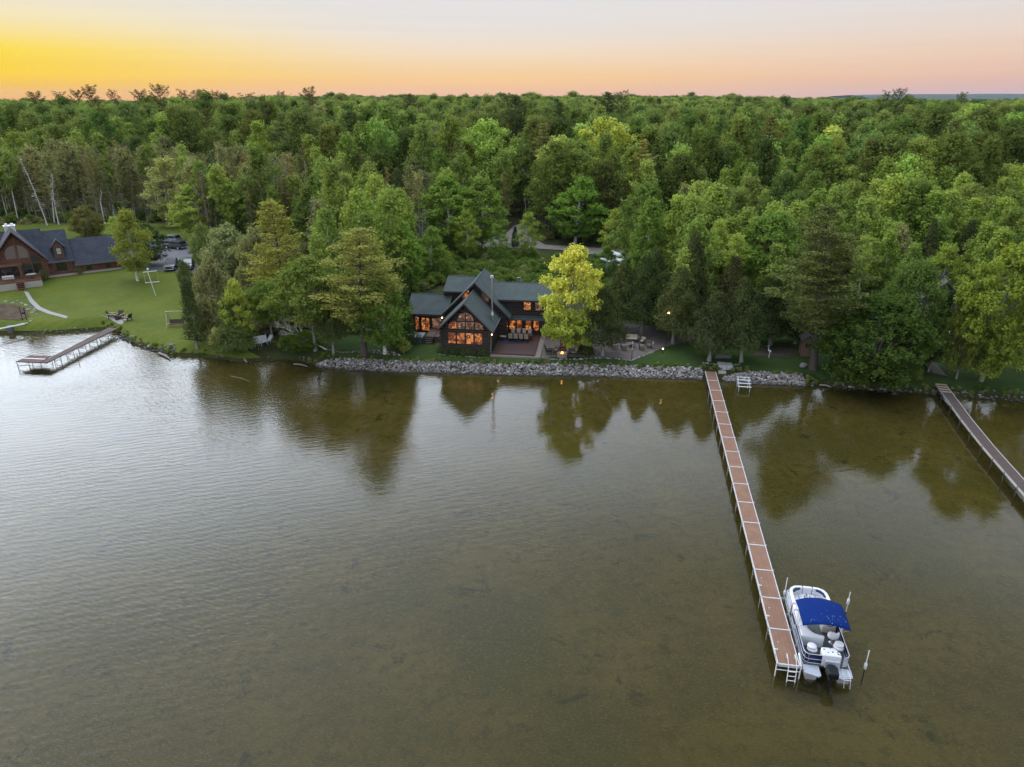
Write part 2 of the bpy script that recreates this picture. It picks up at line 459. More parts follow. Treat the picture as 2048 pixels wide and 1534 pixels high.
# ---- sheets that follow the ground
def sheet(name, poly_px, m, dz, step=1.5, world=False, kind='structure', label=None, cat=None):
    P = [(p[0], p[1]) for p in (poly_px if world else [gp(*q) for q in poly_px])]
    # densify outline
    Q = []
    for i in range(len(P)):
        a = Vector(P[i]); b_ = Vector(P[(i + 1) % len(P)])
        k = max(1, int((b_ - a).length / step))
        Q += [tuple(a.lerp(b_, j / k)) for j in range(k)]
    x0, x1 = min(p[0] for p in Q), max(p[0] for p in Q); y0, y1 = min(p[1] for p in Q), max(p[1] for p in Q)
    A = np.array(Q)
    def inside(x, y):
        c = False
        xa, ya = A[:, 0], A[:, 1]; xb, yb = np.roll(xa, 1), np.roll(ya, 1)
        with np.errstate(divide='ignore', invalid='ignore'):
            k = ((ya > y) != (yb > y)) & (x < (xb - xa) * (y - ya) / (yb - ya) + xa)
        return k.sum() % 2 == 1
    G = []
    for x in xs[(xs > x0) & (xs < x1)]:
        for s in s_in:
            y = float(Ys(x)) + s
            if y0 < y < y1 and inside(x, y) and np.min((A[:, 0] - x) ** 2 + (A[:, 1] - y) ** 2) > .2 ** 2:
                G.append((x, y))
    n = len(Q)
    pts = [Vector(p) for p in Q + G]
    vs, es, fs, *_ = delaunay_2d_cdt(pts, [(i, (i + 1) % n) for i in range(n)], [], 1, 1e-5)
    V = [(p.x, p.y, float(gz(p.x, p.y)) + dz) for p in vs]
    me = bpy.data.meshes.new(name); me.from_pydata(V, [], [tuple(f) for f in fs]); me.materials.append(m)
    me.polygons.foreach_set('use_smooth', [True] * len(me.polygons)); me.update()
    if me.polygons and me.polygons[0].normal.z < 0: me.flip_normals()
    o = link(name, me)
    if kind: o['kind'] = kind
    if label: tag(o, label, cat)
    return o

def grass_mat(name, c1, c2, c3):
    m, t, b = newmat(name); v = mapped(t)
    a = mixrgb(t, mr(t, noise(t, v, .12, 5, .65), .35, .65, 0, 1), c1, c2)
    ws = N('ShaderNodeTexWave', t); ws.bands_direction = 'X'; ws.inputs['Scale'].default_value = .22; ws.inputs['Distortion'].default_value = 1.2; ws.inputs['Detail Scale'].default_value = .3
    L(mapped(t, 'Object', (1, 1, 1), (0, 0, .7)), ws.inputs['Vector'], t)
    a = mixrgb(t, mr(t, ws.outputs['Fac'], .3, .7, 0, .22), a, tuple(k * .72 for k in c1))
    a = mixrgb(t, mr(t, noise(t, v, .9, 6, .7), .48, .75, 0, .75), a, c3)
    fine = noise(t, mapped(t, 'Object', (1, 1, 1)), 7, 3, .8)
    a = mixrgb(t, mr(t, fine, .3, .7, 0, .55), a, tuple(k * .55 for k in c1))
    L(a, b.inputs['Base Color'], t); b.inputs['Roughness'].default_value = .95; b.inputs['Specular IOR Level'].default_value = .1
    bp = N('ShaderNodeBump', t); bp.inputs['Distance'].default_value = .06; bp.inputs['Strength'].default_value = .8
    L(noise(t, v, 9, 4, .7), bp.inputs['Height'], t); L(bp.outputs[0], b.inputs['Normal'], t)
    return m
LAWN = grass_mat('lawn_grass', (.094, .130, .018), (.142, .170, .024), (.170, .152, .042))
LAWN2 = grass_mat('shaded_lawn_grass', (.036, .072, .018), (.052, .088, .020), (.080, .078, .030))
lawn_poly = [(-260, 681), (-150, 672), (0, 664), (75, 663), (120, 660), (200, 653), (236, 660), (264, 681), (302, 695), (350, 707), (400, 709), (470, 715), (560, 712),
             (560, 696), (500, 660), (470, 600), (420, 545), (405, 500), (385, 462), (330, 448), (0, 448), (-260, 455)]
lw = [gp(*q)[:2] for q in lawn_poly]
lw = [(x, float(Ys(x)) + .35) for x in np.arange(-105, -31.5, 1.0)] + [p for p, q in zip(lw, lawn_poly) if q[1] < 697 and not (q[0] < 240 and q[1] > 600)]
lw = lw[:74] + [p for p in lw[74:]]
sheet('left_lawn', lw, LAWN, .11, 1.0, world=True)
rl_ = [(x, float(Ys(x)) + (.5 if x < -27 or x > 36 else 1.5)) for x in np.arange(-30.5, 90, 1.0)]
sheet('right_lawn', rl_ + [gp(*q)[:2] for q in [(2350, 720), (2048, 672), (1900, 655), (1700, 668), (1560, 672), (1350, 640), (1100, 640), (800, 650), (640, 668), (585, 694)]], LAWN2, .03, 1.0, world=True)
ASPH = mat('driveway_asphalt', (.125, .125, .135), .9, var=.15, vscale=1.5, bump=.3, bscale=60)
sheet('driveway', [(238, 512), (262, 530), (300, 541), (345, 546), (395, 548), (410, 530), (395, 500), (378, 484), (345, 476), (315, 478), (280, 492), (250, 500)], ASPH, .15, 1.6)
GRAV = mat('gravel_road', (.20, .172, .15), .95, var=.18, vscale=1.2, bump=.4, bscale=40)
sheet('gravel_road', [(1000, 496), (1010, 470), (1028, 452), (1048, 446), (1056, 456), (1062, 474), (1090, 490), (1160, 494), (1240, 500), (1320, 503), (1336, 512),
                     (1240, 513), (1180, 509), (1130, 501), (1060, 497)], GRAV, .085, 1.6)
sheet('sand_clearing', [(948, 478), (990, 472), (1006, 476), (1004, 496), (950, 494)], GRAV, .075, 1.6)
PAVE, t, b = newmat('patio_pavers'); v = mapped(t)
bk = N('ShaderNodeTexBrick', t); L(v, bk.inputs['Vector'], t); bk.inputs['Scale'].default_value = 3.2
bk.inputs['Color1'].default_value = (.150, .118, .102, 1); bk.inputs['Color2'].default_value = (.11, .088, .078, 1); bk.inputs['Mortar'].default_value = (.07, .06, .052, 1); bk.inputs['Mortar Size'].default_value = .02
L(mixrgb(t, mr(t, noise(t, v, .6, 5), .4, .7, 0, .5), bk.outputs[0], (.17, .145, .13)), b.inputs['Base Color'], t); b.inputs['Roughness'].default_value = .9
sheet('patio', [(1036, 716), (1078, 718), (1098, 729), (1150, 733), (1200, 737), (1232, 736), (1262, 724), (1295, 710), (1322, 698), (1352, 690), (1400, 676), (1380, 664), (1330, 655), (1250, 648), (1150, 652), (1108, 662), (1070, 668), (1040, 690)], PAVE, .08, 1.2)
CONC = mat('pale_concrete', (.30, .29, .27), .9, var=.15, vscale=2)
sheet('stone_path', [(48, 584), (57, 586), (66, 600), (82, 616), (102, 625), (137, 635), (133, 639), (95, 629), (74, 620), (60, 606)], CONC, .16, 1.0)
sheet('fire_pit_pad', [(195, 646), (214, 639), (262, 640), (243, 651)], CONC, .16, 1.0)
SOIL = mat('planting_bed_soil', (.075, .06, .045), 1, var=.4, vscale=2)
sheet('planting_bed', [(655, 722), (690, 708), (740, 702), (790, 708), (800, 722), (760, 728), (700, 727)], SOIL, .085, 1.2)
sheet('bare_ground', [(1505, 712), (1520, 698), (1580, 695), (1600, 706), (1580, 716)], SOIL, .085, 1.2)
REED = mat('reed_bed', (.065, .046, .024), 1, var=.6, vscale=1.2, bump=1, bscale=8)
sheet('reed_bed', [(-60, 640), (0, 640), (40, 645), (60, 636), (52, 618), (25, 610), (-60, 608)], REED, .17, 1.2)
sheet('boardwalk_path', [(1838, 712), (1850, 706), (1868, 724), (1892, 752), (1898, 766), (1873, 766), (1866, 748), (1845, 728)], mat('board_grey', (.13, .115, .10), .9, var=.25, vscale=3), .10, 1.2)

# ================================================================== trees
def tubes_np(paths, sides=5):
    """paths: list of (pts(k,3), radii(k))"""
    Vs = []; Fs = []; b = 0
    ang = np.linspace(0, 2 * np.pi, sides, endpoint=False)
    for P, r in paths:
        P = np.asarray(P, float); r = np.asarray(r, float)
        d = np.gradient(P, axis=0); d /= np.linalg.norm(d, axis=1)[:, None] + 1e-9
        u = np.where(np.abs(d[:, 2:3]) < .9, np.array([[0, 0, 1.]]), np.array([[1., 0, 0]]))
        a = np.cross(d, u); a /= np.linalg.norm(a, axis=1)[:, None] + 1e-9
        c = np.cross(d, a)
        V = P[:, None, :] + (a[:, None, :] * np.cos(ang)[None, :, None] + c[:, None, :] * np.sin(ang)[None, :, None]) * r[:, None, None]
        k = len(P)
        i, j = np.meshgrid(np.arange(sides), np.arange(k - 1))
        i = i.ravel(); j = j.ravel(); i2 = (i + 1) % sides
        Fs.append(np.stack([b + j * sides + i, b + j * sides + i2, b + (j + 1) * sides + i2, b + (j + 1) * sides + i], 1))
        Vs.append(V.reshape(-1, 3)); b += k * sides
    return np.concatenate(Vs), np.concatenate(Fs)
def leaves_np(g, P, Nn, size, asp, T=None):
    n = len(P)
    Nn = Nn / (np.linalg.norm(Nn, axis=1)[:, None] + 1e-9)
    if T is None: T = g.normal(size=(n, 3))
    T = T - Nn * (T * Nn).sum(1)[:, None]; T /= np.linalg.norm(T, axis=1)[:, None] + 1e-9
    B = np.cross(Nn, T)
    sz = size * g.uniform(.65, 1.35, n)[:, None]
    tw = g.uniform(-.25, .25, (n, 1))
    V = np.stack([P - T * sz, P + B * sz * asp + Nn * sz * tw, P + T * sz, P - B * sz * asp + Nn * sz * tw], 1)   # a diamond, slightly folded
    F = np.arange(n * 4).reshape(n, 4)
    return V.reshape(-1, 3), F
def limb(g, a, b, r0, r1, k=5, wob=.06):
    a = np.asarray(a, float); b = np.asarray(b, float)
    t = np.linspace(0, 1, k)[:, None]
    Ln = np.linalg.norm(b - a)
    P = a + (b - a) * t + np.sin(t * np.pi) * np.array([[0, 0, -.10 * Ln]]) * 0 + g.normal(size=(k, 3)) * wob * Ln * np.sin(t * np.pi)
    P[:, 2] += (np.sin(t[:, 0] * np.pi * .5) - t[:, 0]) * .25 * Ln * 0
    return P, np.linspace(r0, r1, k)
def trunk_path(g, Ht, r, lean=(0, 0), k=9, wob=.12):
    t = np.linspace(0, 1, k)
    P = np.stack([lean[0] * t ** 1.2 * Ht + np.cumsum(g.normal(size=k)) * wob * t, lean[1] * t ** 1.2 * Ht + np.cumsum(g.normal(size=k)) * wob * t, t * Ht - .3 * (1 - t)], 1)
    return P, r * (1 - t * .88) + r * .45 * np.exp(-t * 30)
def path_at(P, z):
    return np.array([np.interp(z, P[:, 2], P[:, 0]), np.interp(z, P[:, 2], P[:, 1]), z])
SPEC = {}
def register(key, V1, F1, V2, F2, bark, leaf, H_, R_):
    tm = np_mesh(key + '_trunk', V1, F1, [bark], smooth=True)
    cm = np_mesh(key + '_crown', V2, F2, [leaf]) if V2 is not None else None
    SPEC[key] = dict(t=tm, c=cm, H=H_, R=R_, raw=(V1, F1, V2, F2), bark=bark, leaf=leaf)

def broad(key, seed, Ht=18, Rr=4.5, base=.25, lobes=26, cl=26, lv=9, leaf=.24, bark=BARK, lm='maple', lean=(0, 0), lobe_r=(.30, .46), shape='round', open_=0.0, spread=.33, multi=1, droop=0.0, lopside=.16, tk=1.0):
    g = np.random.default_rng(seed)
    TP, TR = trunk_path(g, Ht * .93, (Ht * .011 + .05) * tk, lean)
    paths = [(TP, TR)]
    for k in range(multi - 1):
        a_ = g.uniform(0, 6.28)
        paths.append(trunk_path(g, Ht * .8, Ht * .011 + .05, (lean[0] + .10 * math.cos(a_), lean[1] + .10 * math.sin(a_)), wob=.16))
    z0 = Ht * base; hc = Ht - z0
    cen = []
    for i in range(lobes):
        t = (i + g.uniform(.1, .9)) / lobes
        a = i * 2.399 + g.uniform(-.5, .5)
        if shape == 'round': pr = math.sin(math.pi * min(1, (t * .92 + .06)) ** .85) ** .62
        elif shape == 'oval': pr = math.sin(math.pi * (t * .94 + .04) ** .8) ** .8
        elif shape == 'wide': pr = math.sin(math.pi * (t * .86 + .12) ** .9) ** .5
        else: pr = (1 - t) ** .7 * .95 + .08
        lr = Rr * g.uniform(*lobe_r) * (1 - .35 * t)
        rad = max(0, Rr * pr * g.uniform(1 - 2 * lopside, 1 + lopside) - lr * .75)
        z = z0 + hc * t * .93 + g.uniform(-.3, .3)
        tp = path_at(TP, min(z, Ht * .9))
        cen.append((tp[0] + rad * math.cos(a), tp[1] + rad * math.sin(a), z, lr))
    tp = path_at(TP, Ht * .92); cen.append((tp[0], tp[1], Ht - Rr * .25, Rr * .28))
    PP = []; NN = []
    for (x, y, z, lr) in cen:
        c = np.array([x, y, z])
        n = g.normal(size=(cl, 3)); n /= np.linalg.norm(n, axis=1)[:, None]
        n[:, 2] = np.abs(n[:, 2]) * 1.0 - .30 * g.random(cl)
        rr = lr * (g.uniform(.72, 1.12, (cl, 1)))
        q = c + n * rr * np.array([[1.1, 1.1, .85]])
        if open_: keep = g.random(cl) > open_; q = q[keep]; n = n[keep]
        m_ = len(q)
        sh = n * .7 + np.array([[0, 0, .75]]) + g.normal(size=(m_, 3)) * .25          # every clump is an upward shoot
        L_ = np.repeat(q, lv, 0) + g.normal(size=(m_ * lv, 3)) * np.array([[spread, spread, spread]]) * .62 + np.repeat(sh, lv, 0) * g.uniform(-.7, 1.3, (m_ * lv, 1)) * spread * 1.7
        if droop: L_[:, 2] -= np.abs(g.normal(size=len(L_))) * droop
        PP.append(L_)
        NN.append(np.repeat(n, lv, 0) * .9 + np.array([[0, 0, .55]]) + g.normal(size=(m_ * lv, 3)) * .55)
        s0 = path_at(TP, max(Ht * .12, z - math.hypot(x - tp[0], y - tp[1]) * .8 - .6))
        s0[2] = max(Ht * .1, min(z - .1, s0[2]))
        paths.append(limb(g, s0, (x, y, z), max(.03, lr * .05), .02, 5))
    P = np.concatenate(PP); Nn = np.concatenate(NN)
    V2, F2 = leaves_np(g, P, Nn, leaf, .62)
    V1, F1 = tubes_np(paths, 6)
    register(key, V1, F1, V2, F2, bark, LM[lm], Ht, Rr)

def pine(key, seed, Ht=24, Rr=5.5, base=.25, lean=(0, 0), lv=16, step=.85, lm='pine', top=.5, dens=1.0, leaf=.20, sky=False):
    g = np.random.default_rng(seed)
    TP, TR = trunk_path(g, Ht, Ht * .015 + .08, lean, wob=.05)
    paths = [(TP, TR)]; PP = []; NN = []; TT = []
    z = Ht * base; a0 = 0
    while z < Ht - .3:
        t = (z / Ht - base) / (1 - base)
        prof = (min(1, .55 + t * 1.8)) * (1 - t ** 1.7) ** .75 * (1 - top * .3) + .06
        if sky: prof = (.35 + .65 * t) * (1 - t ** 5) ** .7 + .05
        nb = 5 if t < .8 else 4
        for k in range(nb):
            if g.random() > .9 * dens: continue
            a = a0 + k * 2 * math.pi / nb + g.uniform(-.4, .4)
            Lb = Rr * prof * g.uniform(.55, 1.12)
            s = path_at(TP, z)
            rise = Lb * g.uniform(.0, .22) + t * Lb * (1.0 if sky else .35)
            e = s + np.array([math.cos(a) * Lb, math.sin(a) * Lb, rise])
            paths.append((np.stack([s, (s + e) / 2 + np.array([0, 0, -.05 * Lb]), e]), np.array([.05 + Lb * .008, .035, .015])))
            nt_ = max(3, int(Lb / .42))
            for j in range(nt_):
                f = .3 + .7 * (j + g.random()) / nt_
                w_ = Lb * .26 * math.sin(math.pi * min(.93, f)) + .15
                for sd_ in (-1, 0, 1):
                    lat = sd_ * w_ * g.uniform(.5, 1.1)
                    c = s + (e - s) * f + np.array([-math.sin(a), math.cos(a), 0]) * lat + np.array([0, 0, g.normal() * .10 - .05 * abs(sd_)])
                    PP.append(c + g.normal(size=(lv // 3 + 1, 3)) * np.array([.26, .26, .09]))
                    m_ = lv // 3 + 1
                    out = np.array([math.cos(a), math.sin(a), .55]) + g.normal(size=(m_, 3)) * .55
                    TT.append(out); NN.append(np.array([[0, 0, 1.]]) + g.normal(size=(m_, 3)) * .55)
        z += step * g.uniform(.75, 1.25); a0 += 1.1
    P = np.concatenate(PP)
    V2, F2 = leaves_np(g, P, np.concatenate(NN), leaf, .42, np.concatenate(TT))
    V1, F1 = tubes_np(paths, 5)
    register(key, V1, F1, V2, F2, BARK, LM[lm], Ht, Rr)

def cedar(key, seed, Ht=12, Rr=2.4, base=.04, n=420, lv=13, lm='cedar', bark=BARKG, powr=.75, leaf=.17, lump=.3, trunks=1, lean=(0, 0)):
    g = np.random.default_rng(seed)
    TP, TR = trunk_path(g, Ht * .96, Ht * .014 + .06, lean, wob=.05)
    paths = [(TP, TR)]
    for k in range(trunks - 1):
        a_ = g.uniform(0, 6.28)
        paths.append(trunk_path(g, Ht * .7, Ht * .010 + .05, (.12 * math.cos(a_), .12 * math.sin(a_)), wob=.15))
    ph = g.uniform(0, 6.28, 6)
    t = g.random(n) ** .95; a = g.uniform(0, 2 * np.pi, n)
    lum = 1 + lump * (np.sin(3 * a + 9 * t + ph[0]) * .5 + np.sin(5 * a - 14 * t + ph[1]) * .35 + np.sin(2 * a + 23 * t + ph[2]) * .4)
    rad = Rr * (1 - t) ** powr * np.minimum(1, .45 + t * 5) * lum * g.uniform(.62, 1.05, n) + .1
    z = Ht * (base + (1 - base) * t)
    cx = np.interp(z, TP[:, 2], TP[:, 0]) + rad * np.cos(a); cy = np.interp(z, TP[:, 2], TP[:, 1]) + rad * np.sin(a)
    Cc = np.stack([cx, cy, z], 1)
    P = np.repeat(Cc, lv, 0) + g.normal(size=(n * lv, 3)) * np.array([[.17, .17, .26]]) * (Rr / 2.4) ** .4
    o = np.stack([np.cos(a), np.sin(a), .45 + 0 * a], 1)
    Nn = np.repeat(o, lv, 0) + g.normal(size=(n * lv, 3)) * .5
    T = np.repeat(o * .6, lv, 0) + np.array([[0, 0, 1.1]]) + g.normal(size=(n * lv, 3)) * .4
    V2, F2 = leaves_np(g, P, Nn, leaf, .5, T)
    for k in range(0, n, 9):
        s = path_at(TP, max(.3, z[k] - rad[k] * .4)); paths.append((np.stack([s, Cc[k]]), np.array([.035, .012])))
    V1, F1 = tubes_np(paths, 5)
    register(key, V1, F1, V2, F2, bark, LM[lm], Ht, Rr)

def swamp(key, seed, Ht=15, Rr=1.6, lm='swamp', full=1.0, bark=BARKG):
    g = np.random.default_rng(seed)
    TP, TR = trunk_path(g, Ht, .11, (g.uniform(-.05, .05), g.uniform(-.05, .05)), wob=.1)
    paths = [(TP, TR)]; PP = []; NN = []
    for z in np.arange(Ht * .22, Ht * .98, .38):
        t = z / Ht
        for _ in range(2):
            a = g.uniform(0, 6.28); Lb = Rr * (1.25 - t) * g.uniform(.4, 1.3)
            s = path_at(TP, z); e = s + np.array([math.cos(a) * Lb, math.sin(a) * Lb, g.uniform(-.15, .35) * Lb])
            paths.append((np.stack([s, e]), np.array([.035, .01])))
            if g.random() < full * (.35 + .65 * t):
                m_ = int(8 * full) + 3
                f = g.uniform(.35, 1.05, (m_, 1))
                PP.append(s + (e - s) * f + g.normal(size=(m_, 3)) * .17); NN.append(np.array([[0, 0, .8]]) + g.normal(size=(m_, 3)) * .7)
    V2, F2 = leaves_np(g, np.concatenate(PP), np.concatenate(NN), .17, .55)
    V1, F1 = tubes_np(paths, 4)
    register(key, V1, F1, V2, F2, bark, LM[lm], Ht, Rr)

def bare(key, seed, Ht=15, Rr=2.8, bark=BARKG, lm=None):
    g = np.random.default_rng(seed)
    TP, TR = trunk_path(g, Ht, .16, (g.uniform(-.06, .06), g.uniform(-.05, .05)), wob=.15)
    paths = [(TP, TR)]
    def rec(s, d, Ln, r, lev):
        e = s + d * Ln
        mid = (s + e) / 2 + g.normal(size=3) * Ln * .07
        paths.append((np.stack([s, mid, e]), np.array([r, r * .75, r * .45])))
        if lev:
            for _ in range(3):
                d2 = d + g.normal(size=3) * .45; d2[2] = abs(d2[2]) * .8 + .25; d2 /= np.linalg.norm(d2)
                f = g.uniform(.35, 1); rec(s + (e - s) * f, d2, Ln * g.uniform(.45, .7), r * .5, lev - 1)
    for z in np.arange(Ht * .3, Ht * .95, Ht * .055):
        a = g.uniform(0, 6.28); d = np.array([math.cos(a), math.sin(a), g.uniform(.5, 1.3)]); d /= np.linalg.norm(d)
        rec(path_at(TP, z), d, Rr * (1.15 - z / Ht) * 1.3, .06, 2)
    V1, F1 = tubes_np(paths, 4)
    register(key, V1, F1, None, None, bark, LM['grey'], Ht, Rr)

# prototypes for the wood
pine('pine_sky', 50, 22, 4.6, .35, sky=True, dens=.72, step=1.1)
pine('pine_sky2', 51, 22, 3.8, .45, sky=True, dens=.62, step=1.3)
broad('maple1', 1, 19, 4.8); broad('maple2', 2, 17, 4.2, lobes=22); broad('maple3', 3, 20, 5.2, lobes=30, shape='wide')
broad('aspen1', 4, 18, 3.4, .22, lm='aspen', shape='oval', bark=BARKW); broad('aspen2', 5, 16, 3.0, .25, lm='aspen', shape='oval', bark=BARKW, lobes=20)
broad('loose1', 6, 17, 3.6, .2, lm='aspen', shape='oval', open_=.35, bark=BARKG); broad('loose2', 7, 15, 3.0, .3, lm='grey', shape='oval', open_=.45, bark=BARKG)
pine('pine1', 8, 23, 4.8); pine('pine2', 9, 21, 4.2, .3)
cedar('cedar1', 10, 12, 2.5); cedar('cedar2', 11, 10, 2.0); cedar('spruce1', 12, 14, 2.9, powr=.95, lump=.2)
swamp('swamp1', 13, 16, 1.8, full=1.4); swamp('swamp2', 14, 14, 1.5, full=.8); swamp('swamp3', 15, 15, 2.1, full=2.2)
broad('maple4', 52, 20, 4.4, .2, lobes=34, cl=22, lv=8, lobe_r=(.18, .36), lopside=.28, open_=.12); broad('maple5', 53, 18, 5.2, .3, lobes=24, lobe_r=(.22, .5), shape='wide', lopside=.25, lm='aspen')
bare('bare1', 16, 15); bare('bare2', 17, 13, 2.4)
swamp('snag1', 18, 14, .8, full=.15, bark=BARKW)
broad('bush1', 19, 3.2, 2.0, .05, lobes=14, cl=22, lv=8, leaf=.16, lm='bush', spread=.2)
broad('bush2', 20, 2.4, 1.7, .05, lobes=12, cl=20, lv=8, leaf=.15, lm='grey', spread=.2)
broad('bush3', 21, 5.0, 2.4, .05, lobes=18, cl=22, lv=8, leaf=.18, lm='grey', spread=.25, multi=3)

NAMES = {'maple': 'maple_tree', 'aspen': 'aspen_tree', 'loose': 'young_tree', 'pine': 'pine_tree', 'cedar': 'cedar_tree', 'spruce': 'spruce_tree', 'swamp': 'swamp_tree',
         'bare': 'bare_tree', 'snag': 'dead_trunk', 'bush': 'bush', 'birch': 'birch_tree', 'willow': 'willow_tree', 'polebirch': 'birch_tree', 'gold': 'golden_maple_tree'}
broad('polebirch1', 60, 17, 2.3, .50, lobes=18, cl=20, lv=8, leaf=.2, lm='aspen', shape='oval', bark=BARKW, open_=.15, tk=.6); broad('polebirch2', 61, 15, 1.8, .42, lobes=14, cl=18, lv=8, leaf=.2, lm='grey', shape='oval', bark=BARKW, open_=.3, tk=.55)
def plant(key, x, y, H_=None, W_=None, label=None, cat='tree', group=None, rot=None, color=(1, 1, 1), z=None, name=None, tilt=None, flat=None):
    s = SPEC[key]
    fz = (H_ or s['H']) / s['H']; fx = (W_ / (2 * s['R'])) if W_ else fz
    nm = name or NAMES[''.join(ch for ch in key.split('_')[0] if not ch.isdigit())]
    e = thing(nm, label, cat, (x, y, float(gz(x, y)) if z is None else z), random.uniform(0, 6.28) if rot is None else rot, group)
    if tilt is None and cat == 'tree': tilt = (random.gauss(0, .03), random.gauss(0, .03))
    if tilt: e.rotation_euler = (tilt[0], tilt[1], e.rotation_euler[2])
    e.scale = (fx, fx if flat is None else fx * flat, fz)
    tr = link('trunk', s['t'], e)
    if s['c']:
        cr = link('crown', s['c'], e); cr.color = (*color, 1)
    return e
def plant_px(key, bx, by, ty, wpx, label, **kw):
    """base pixel, top pixel row, width in pixels -> real position, height and width"""
    x, y, z = gp(bx, by)
    top = onY(bx, ty, y)[2]
    dist = y * c_ + (CAM_H - (z + top) / 2) * s_
    return plant(key, x, y, top - z, wpx / FPX * dist, label, **kw)
# ------------------------------------------------------------------ the wood
def pip(poly, x, y):
    c = False; n = len(poly)
    for i in range(n):
        xa, ya = poly[i]; xb, yb = poly[(i + 1) % n]
        if (ya > y) != (yb > y) and x < (xb - xa) * (y - ya) / (yb - ya) + xa: c = not c
    return c
def proj(x, y, z):
    d = y * c_ + (CAM_H - z) * s_
    return 1024 + FPX * x / d, 767 + FPX * (-y * s_ + (CAM_H - z) * c_) / d, d
EXC = [  # in ground pixels
    [(-400, 700), (-400, 452), (330, 444), (392, 458), (420, 500), (440, 560), (500, 640), (560, 700), (560, 730)],
    [(560, 745), (540, 660), (700, 640), (800, 600), (850, 545), (890, 500), (960, 470), (1010, 462), (1040, 440), (1062, 444), (1075, 480), (1160, 486), (1345, 494), (1345, 530), (1260, 560), (1300, 640), (1420, 690), (1420, 780)],
    [(1400, 790), (1400, 640), (1560, 640), (1820, 640), (2100, 640), (2300, 660), (2600, 860)],
    [(1190, 560), (1190, 500), (1290, 500), (1290, 560)],
    [(1820, 700), (1830, 590), (1930, 590), (1940, 700)],
    [(400, 700), (380, 540), (400, 500), (520, 490), (640, 520), (640, 640)],
]
EXC = [[gp(*q)[:2] for q in p] for p in EXC]
cands = []
def grid(y0, y1, sp, pad):
    y = y0
    while y < y1:
        wx = y * .80 + pad
        x = -wx
        while x < wx:
            px = x + random.uniform(-.42, .42) * sp; py = y + random.uniform(-.42, .42) * sp
            cands.append((px, py, sp))
            x += sp
        y += sp
grid(86, 150, 5.0, 14)
y = 148
while y < 192:
    x = -170
    while x < -40:
        cands.append((x + random.uniform(-1.6, 1.6), y + random.uniform(-1.6, 1.6), 4.0)); x += 4.6
    y += 4.6
grid(150, 200, 5.8, 20); grid(200, 260, 7.0, 26); grid(260, 520, 8.5, 30); grid(520, 1100, 13, 40); grid(1100, 3400, 30, 60)
def zone(x, y):
    px, py, d = proj(x, y, float(gz(x, y)))
    return px, py
trees = []
for x, y, sp in cands:
    z = float(gz(x, y))
    if y - float(Ys(x)) < 8: continue
    if y < 260 and any(pip(p, x, y) for p in EXC): continue
    px, py, d = proj(x, y, z)
    r = random.random()
    near = y < 200
    if px < 640 - max(0, y - 170) * 4 and y < 212 and (px < 430 or y > 150):
        k = 'swamp1' if r < .26 else 'swamp2' if r < .34 else 'swamp3' if r < .72 else 'bare1' if r < .78 else 'snag1' if r < .83 else 'spruce1' if r < .90 else 'loose2'
        sc = random.uniform(.75, 1.18); col = random.choice([(1, 1, 1), (.8, .8, .8), (1.1, 1.0, .85), (.65, .75, .7)])
    elif px < 1080 and y < 182:
        k = ('aspen1' if r < .13 else 'maple2' if r < .21 else 'swamp1' if r < .38 else 'swamp3' if r < .54 else 'cedar1' if r < .64 else 'spruce1' if r < .70 else 'loose2' if r < .79 else 'bare2' if r < .89 else 'maple4' if r < .96 else 'pine2')
        sc = random.uniform(.65, 1.0); col = random.choice([(1, 1, 1), (.8, .85, .8), (.7, .75, .75), (1.1, 1.1, 1)])
    elif y < 150:
        k = ('aspen1' if r < .18 else 'aspen2' if r < .36 else 'maple2' if r < .50 else 'cedar1' if r < .66 else 'loose1' if r < .78 else 'spruce1' if r < .84 else 'loose2' if r < .92 else 'maple1')
        sc = random.uniform(.60, .92); col = random.choice([(1, 1, 1), (.85, .9, .8), (1.15, 1.15, 1)])
    else:
        k = ('maple1' if r < .16 else 'maple2' if r < .28 else 'maple4' if r < .44 else 'maple5' if r < .50 else 'maple3' if r < .62 else 'aspen1' if r < .72 else 'aspen2' if r < .80 else 'loose1' if r < .85 else 'loose2' if r < .89 else 'pine1' if r < .925 else 'cedar1' if r < .95 else 'spruce1' if r < .97 else 'bare1')
        sc = random.uniform(.74, 1.10)
        lum = random.choice([.6, .72, .86, 1.0, 1.12, 1.28, 1.48]) * (.78 if px < 700 else 1.0)
        col = (lum * random.uniform(.85, 1.14), lum, lum * random.uniform(.8, 1.1))
        if r > .985: col = (1.1, .85, .7)
    fr_ = random.random()
    if 95 < y < 205 and fr_ < (.16 if px < 640 else .13 if px < 1500 else .06): k = 'polebirch1' if fr_ < .07 else 'polebirch2'
    if px < 1080 and y < 132 and fr_ > .55: k = random.choice(['aspen1', 'aspen2', 'loose1']); col = random.choice([(1, 1, 1), (1.15, 1.1, 1)])
    wide = {13: 1.6, 30: 3.0}.get(sp, 1.0)
    if y > 175 and k[:5] in ('maple', 'aspen'): sc *= random.uniform(1.0, 1.35)
    H0 = SPEC[k]['H'] * sc
    hl_ = float(np.interp(px, [-200, 250, 520, 700, 1400, 1800], [9, 7, 2, 0, 1, 6]))
    cap = 31 - hl_ * y / 1397 - (1.5 if y < 600 else .5) + (1.6 * math.sin(x * .013 + 1) * math.cos(y * .011) + .9 * math.sin(x * .041 + y * .02) + random.gauss(0, .6)) * (1 if y < 900 else 1.8)
    if z + H0 > cap or y > 300: sc *= max(.55, (cap - z - random.random() * (2 if y < 700 else 1)) / H0)
    trees.append([x, y, z, k, sc, wide, col, px, py, d])
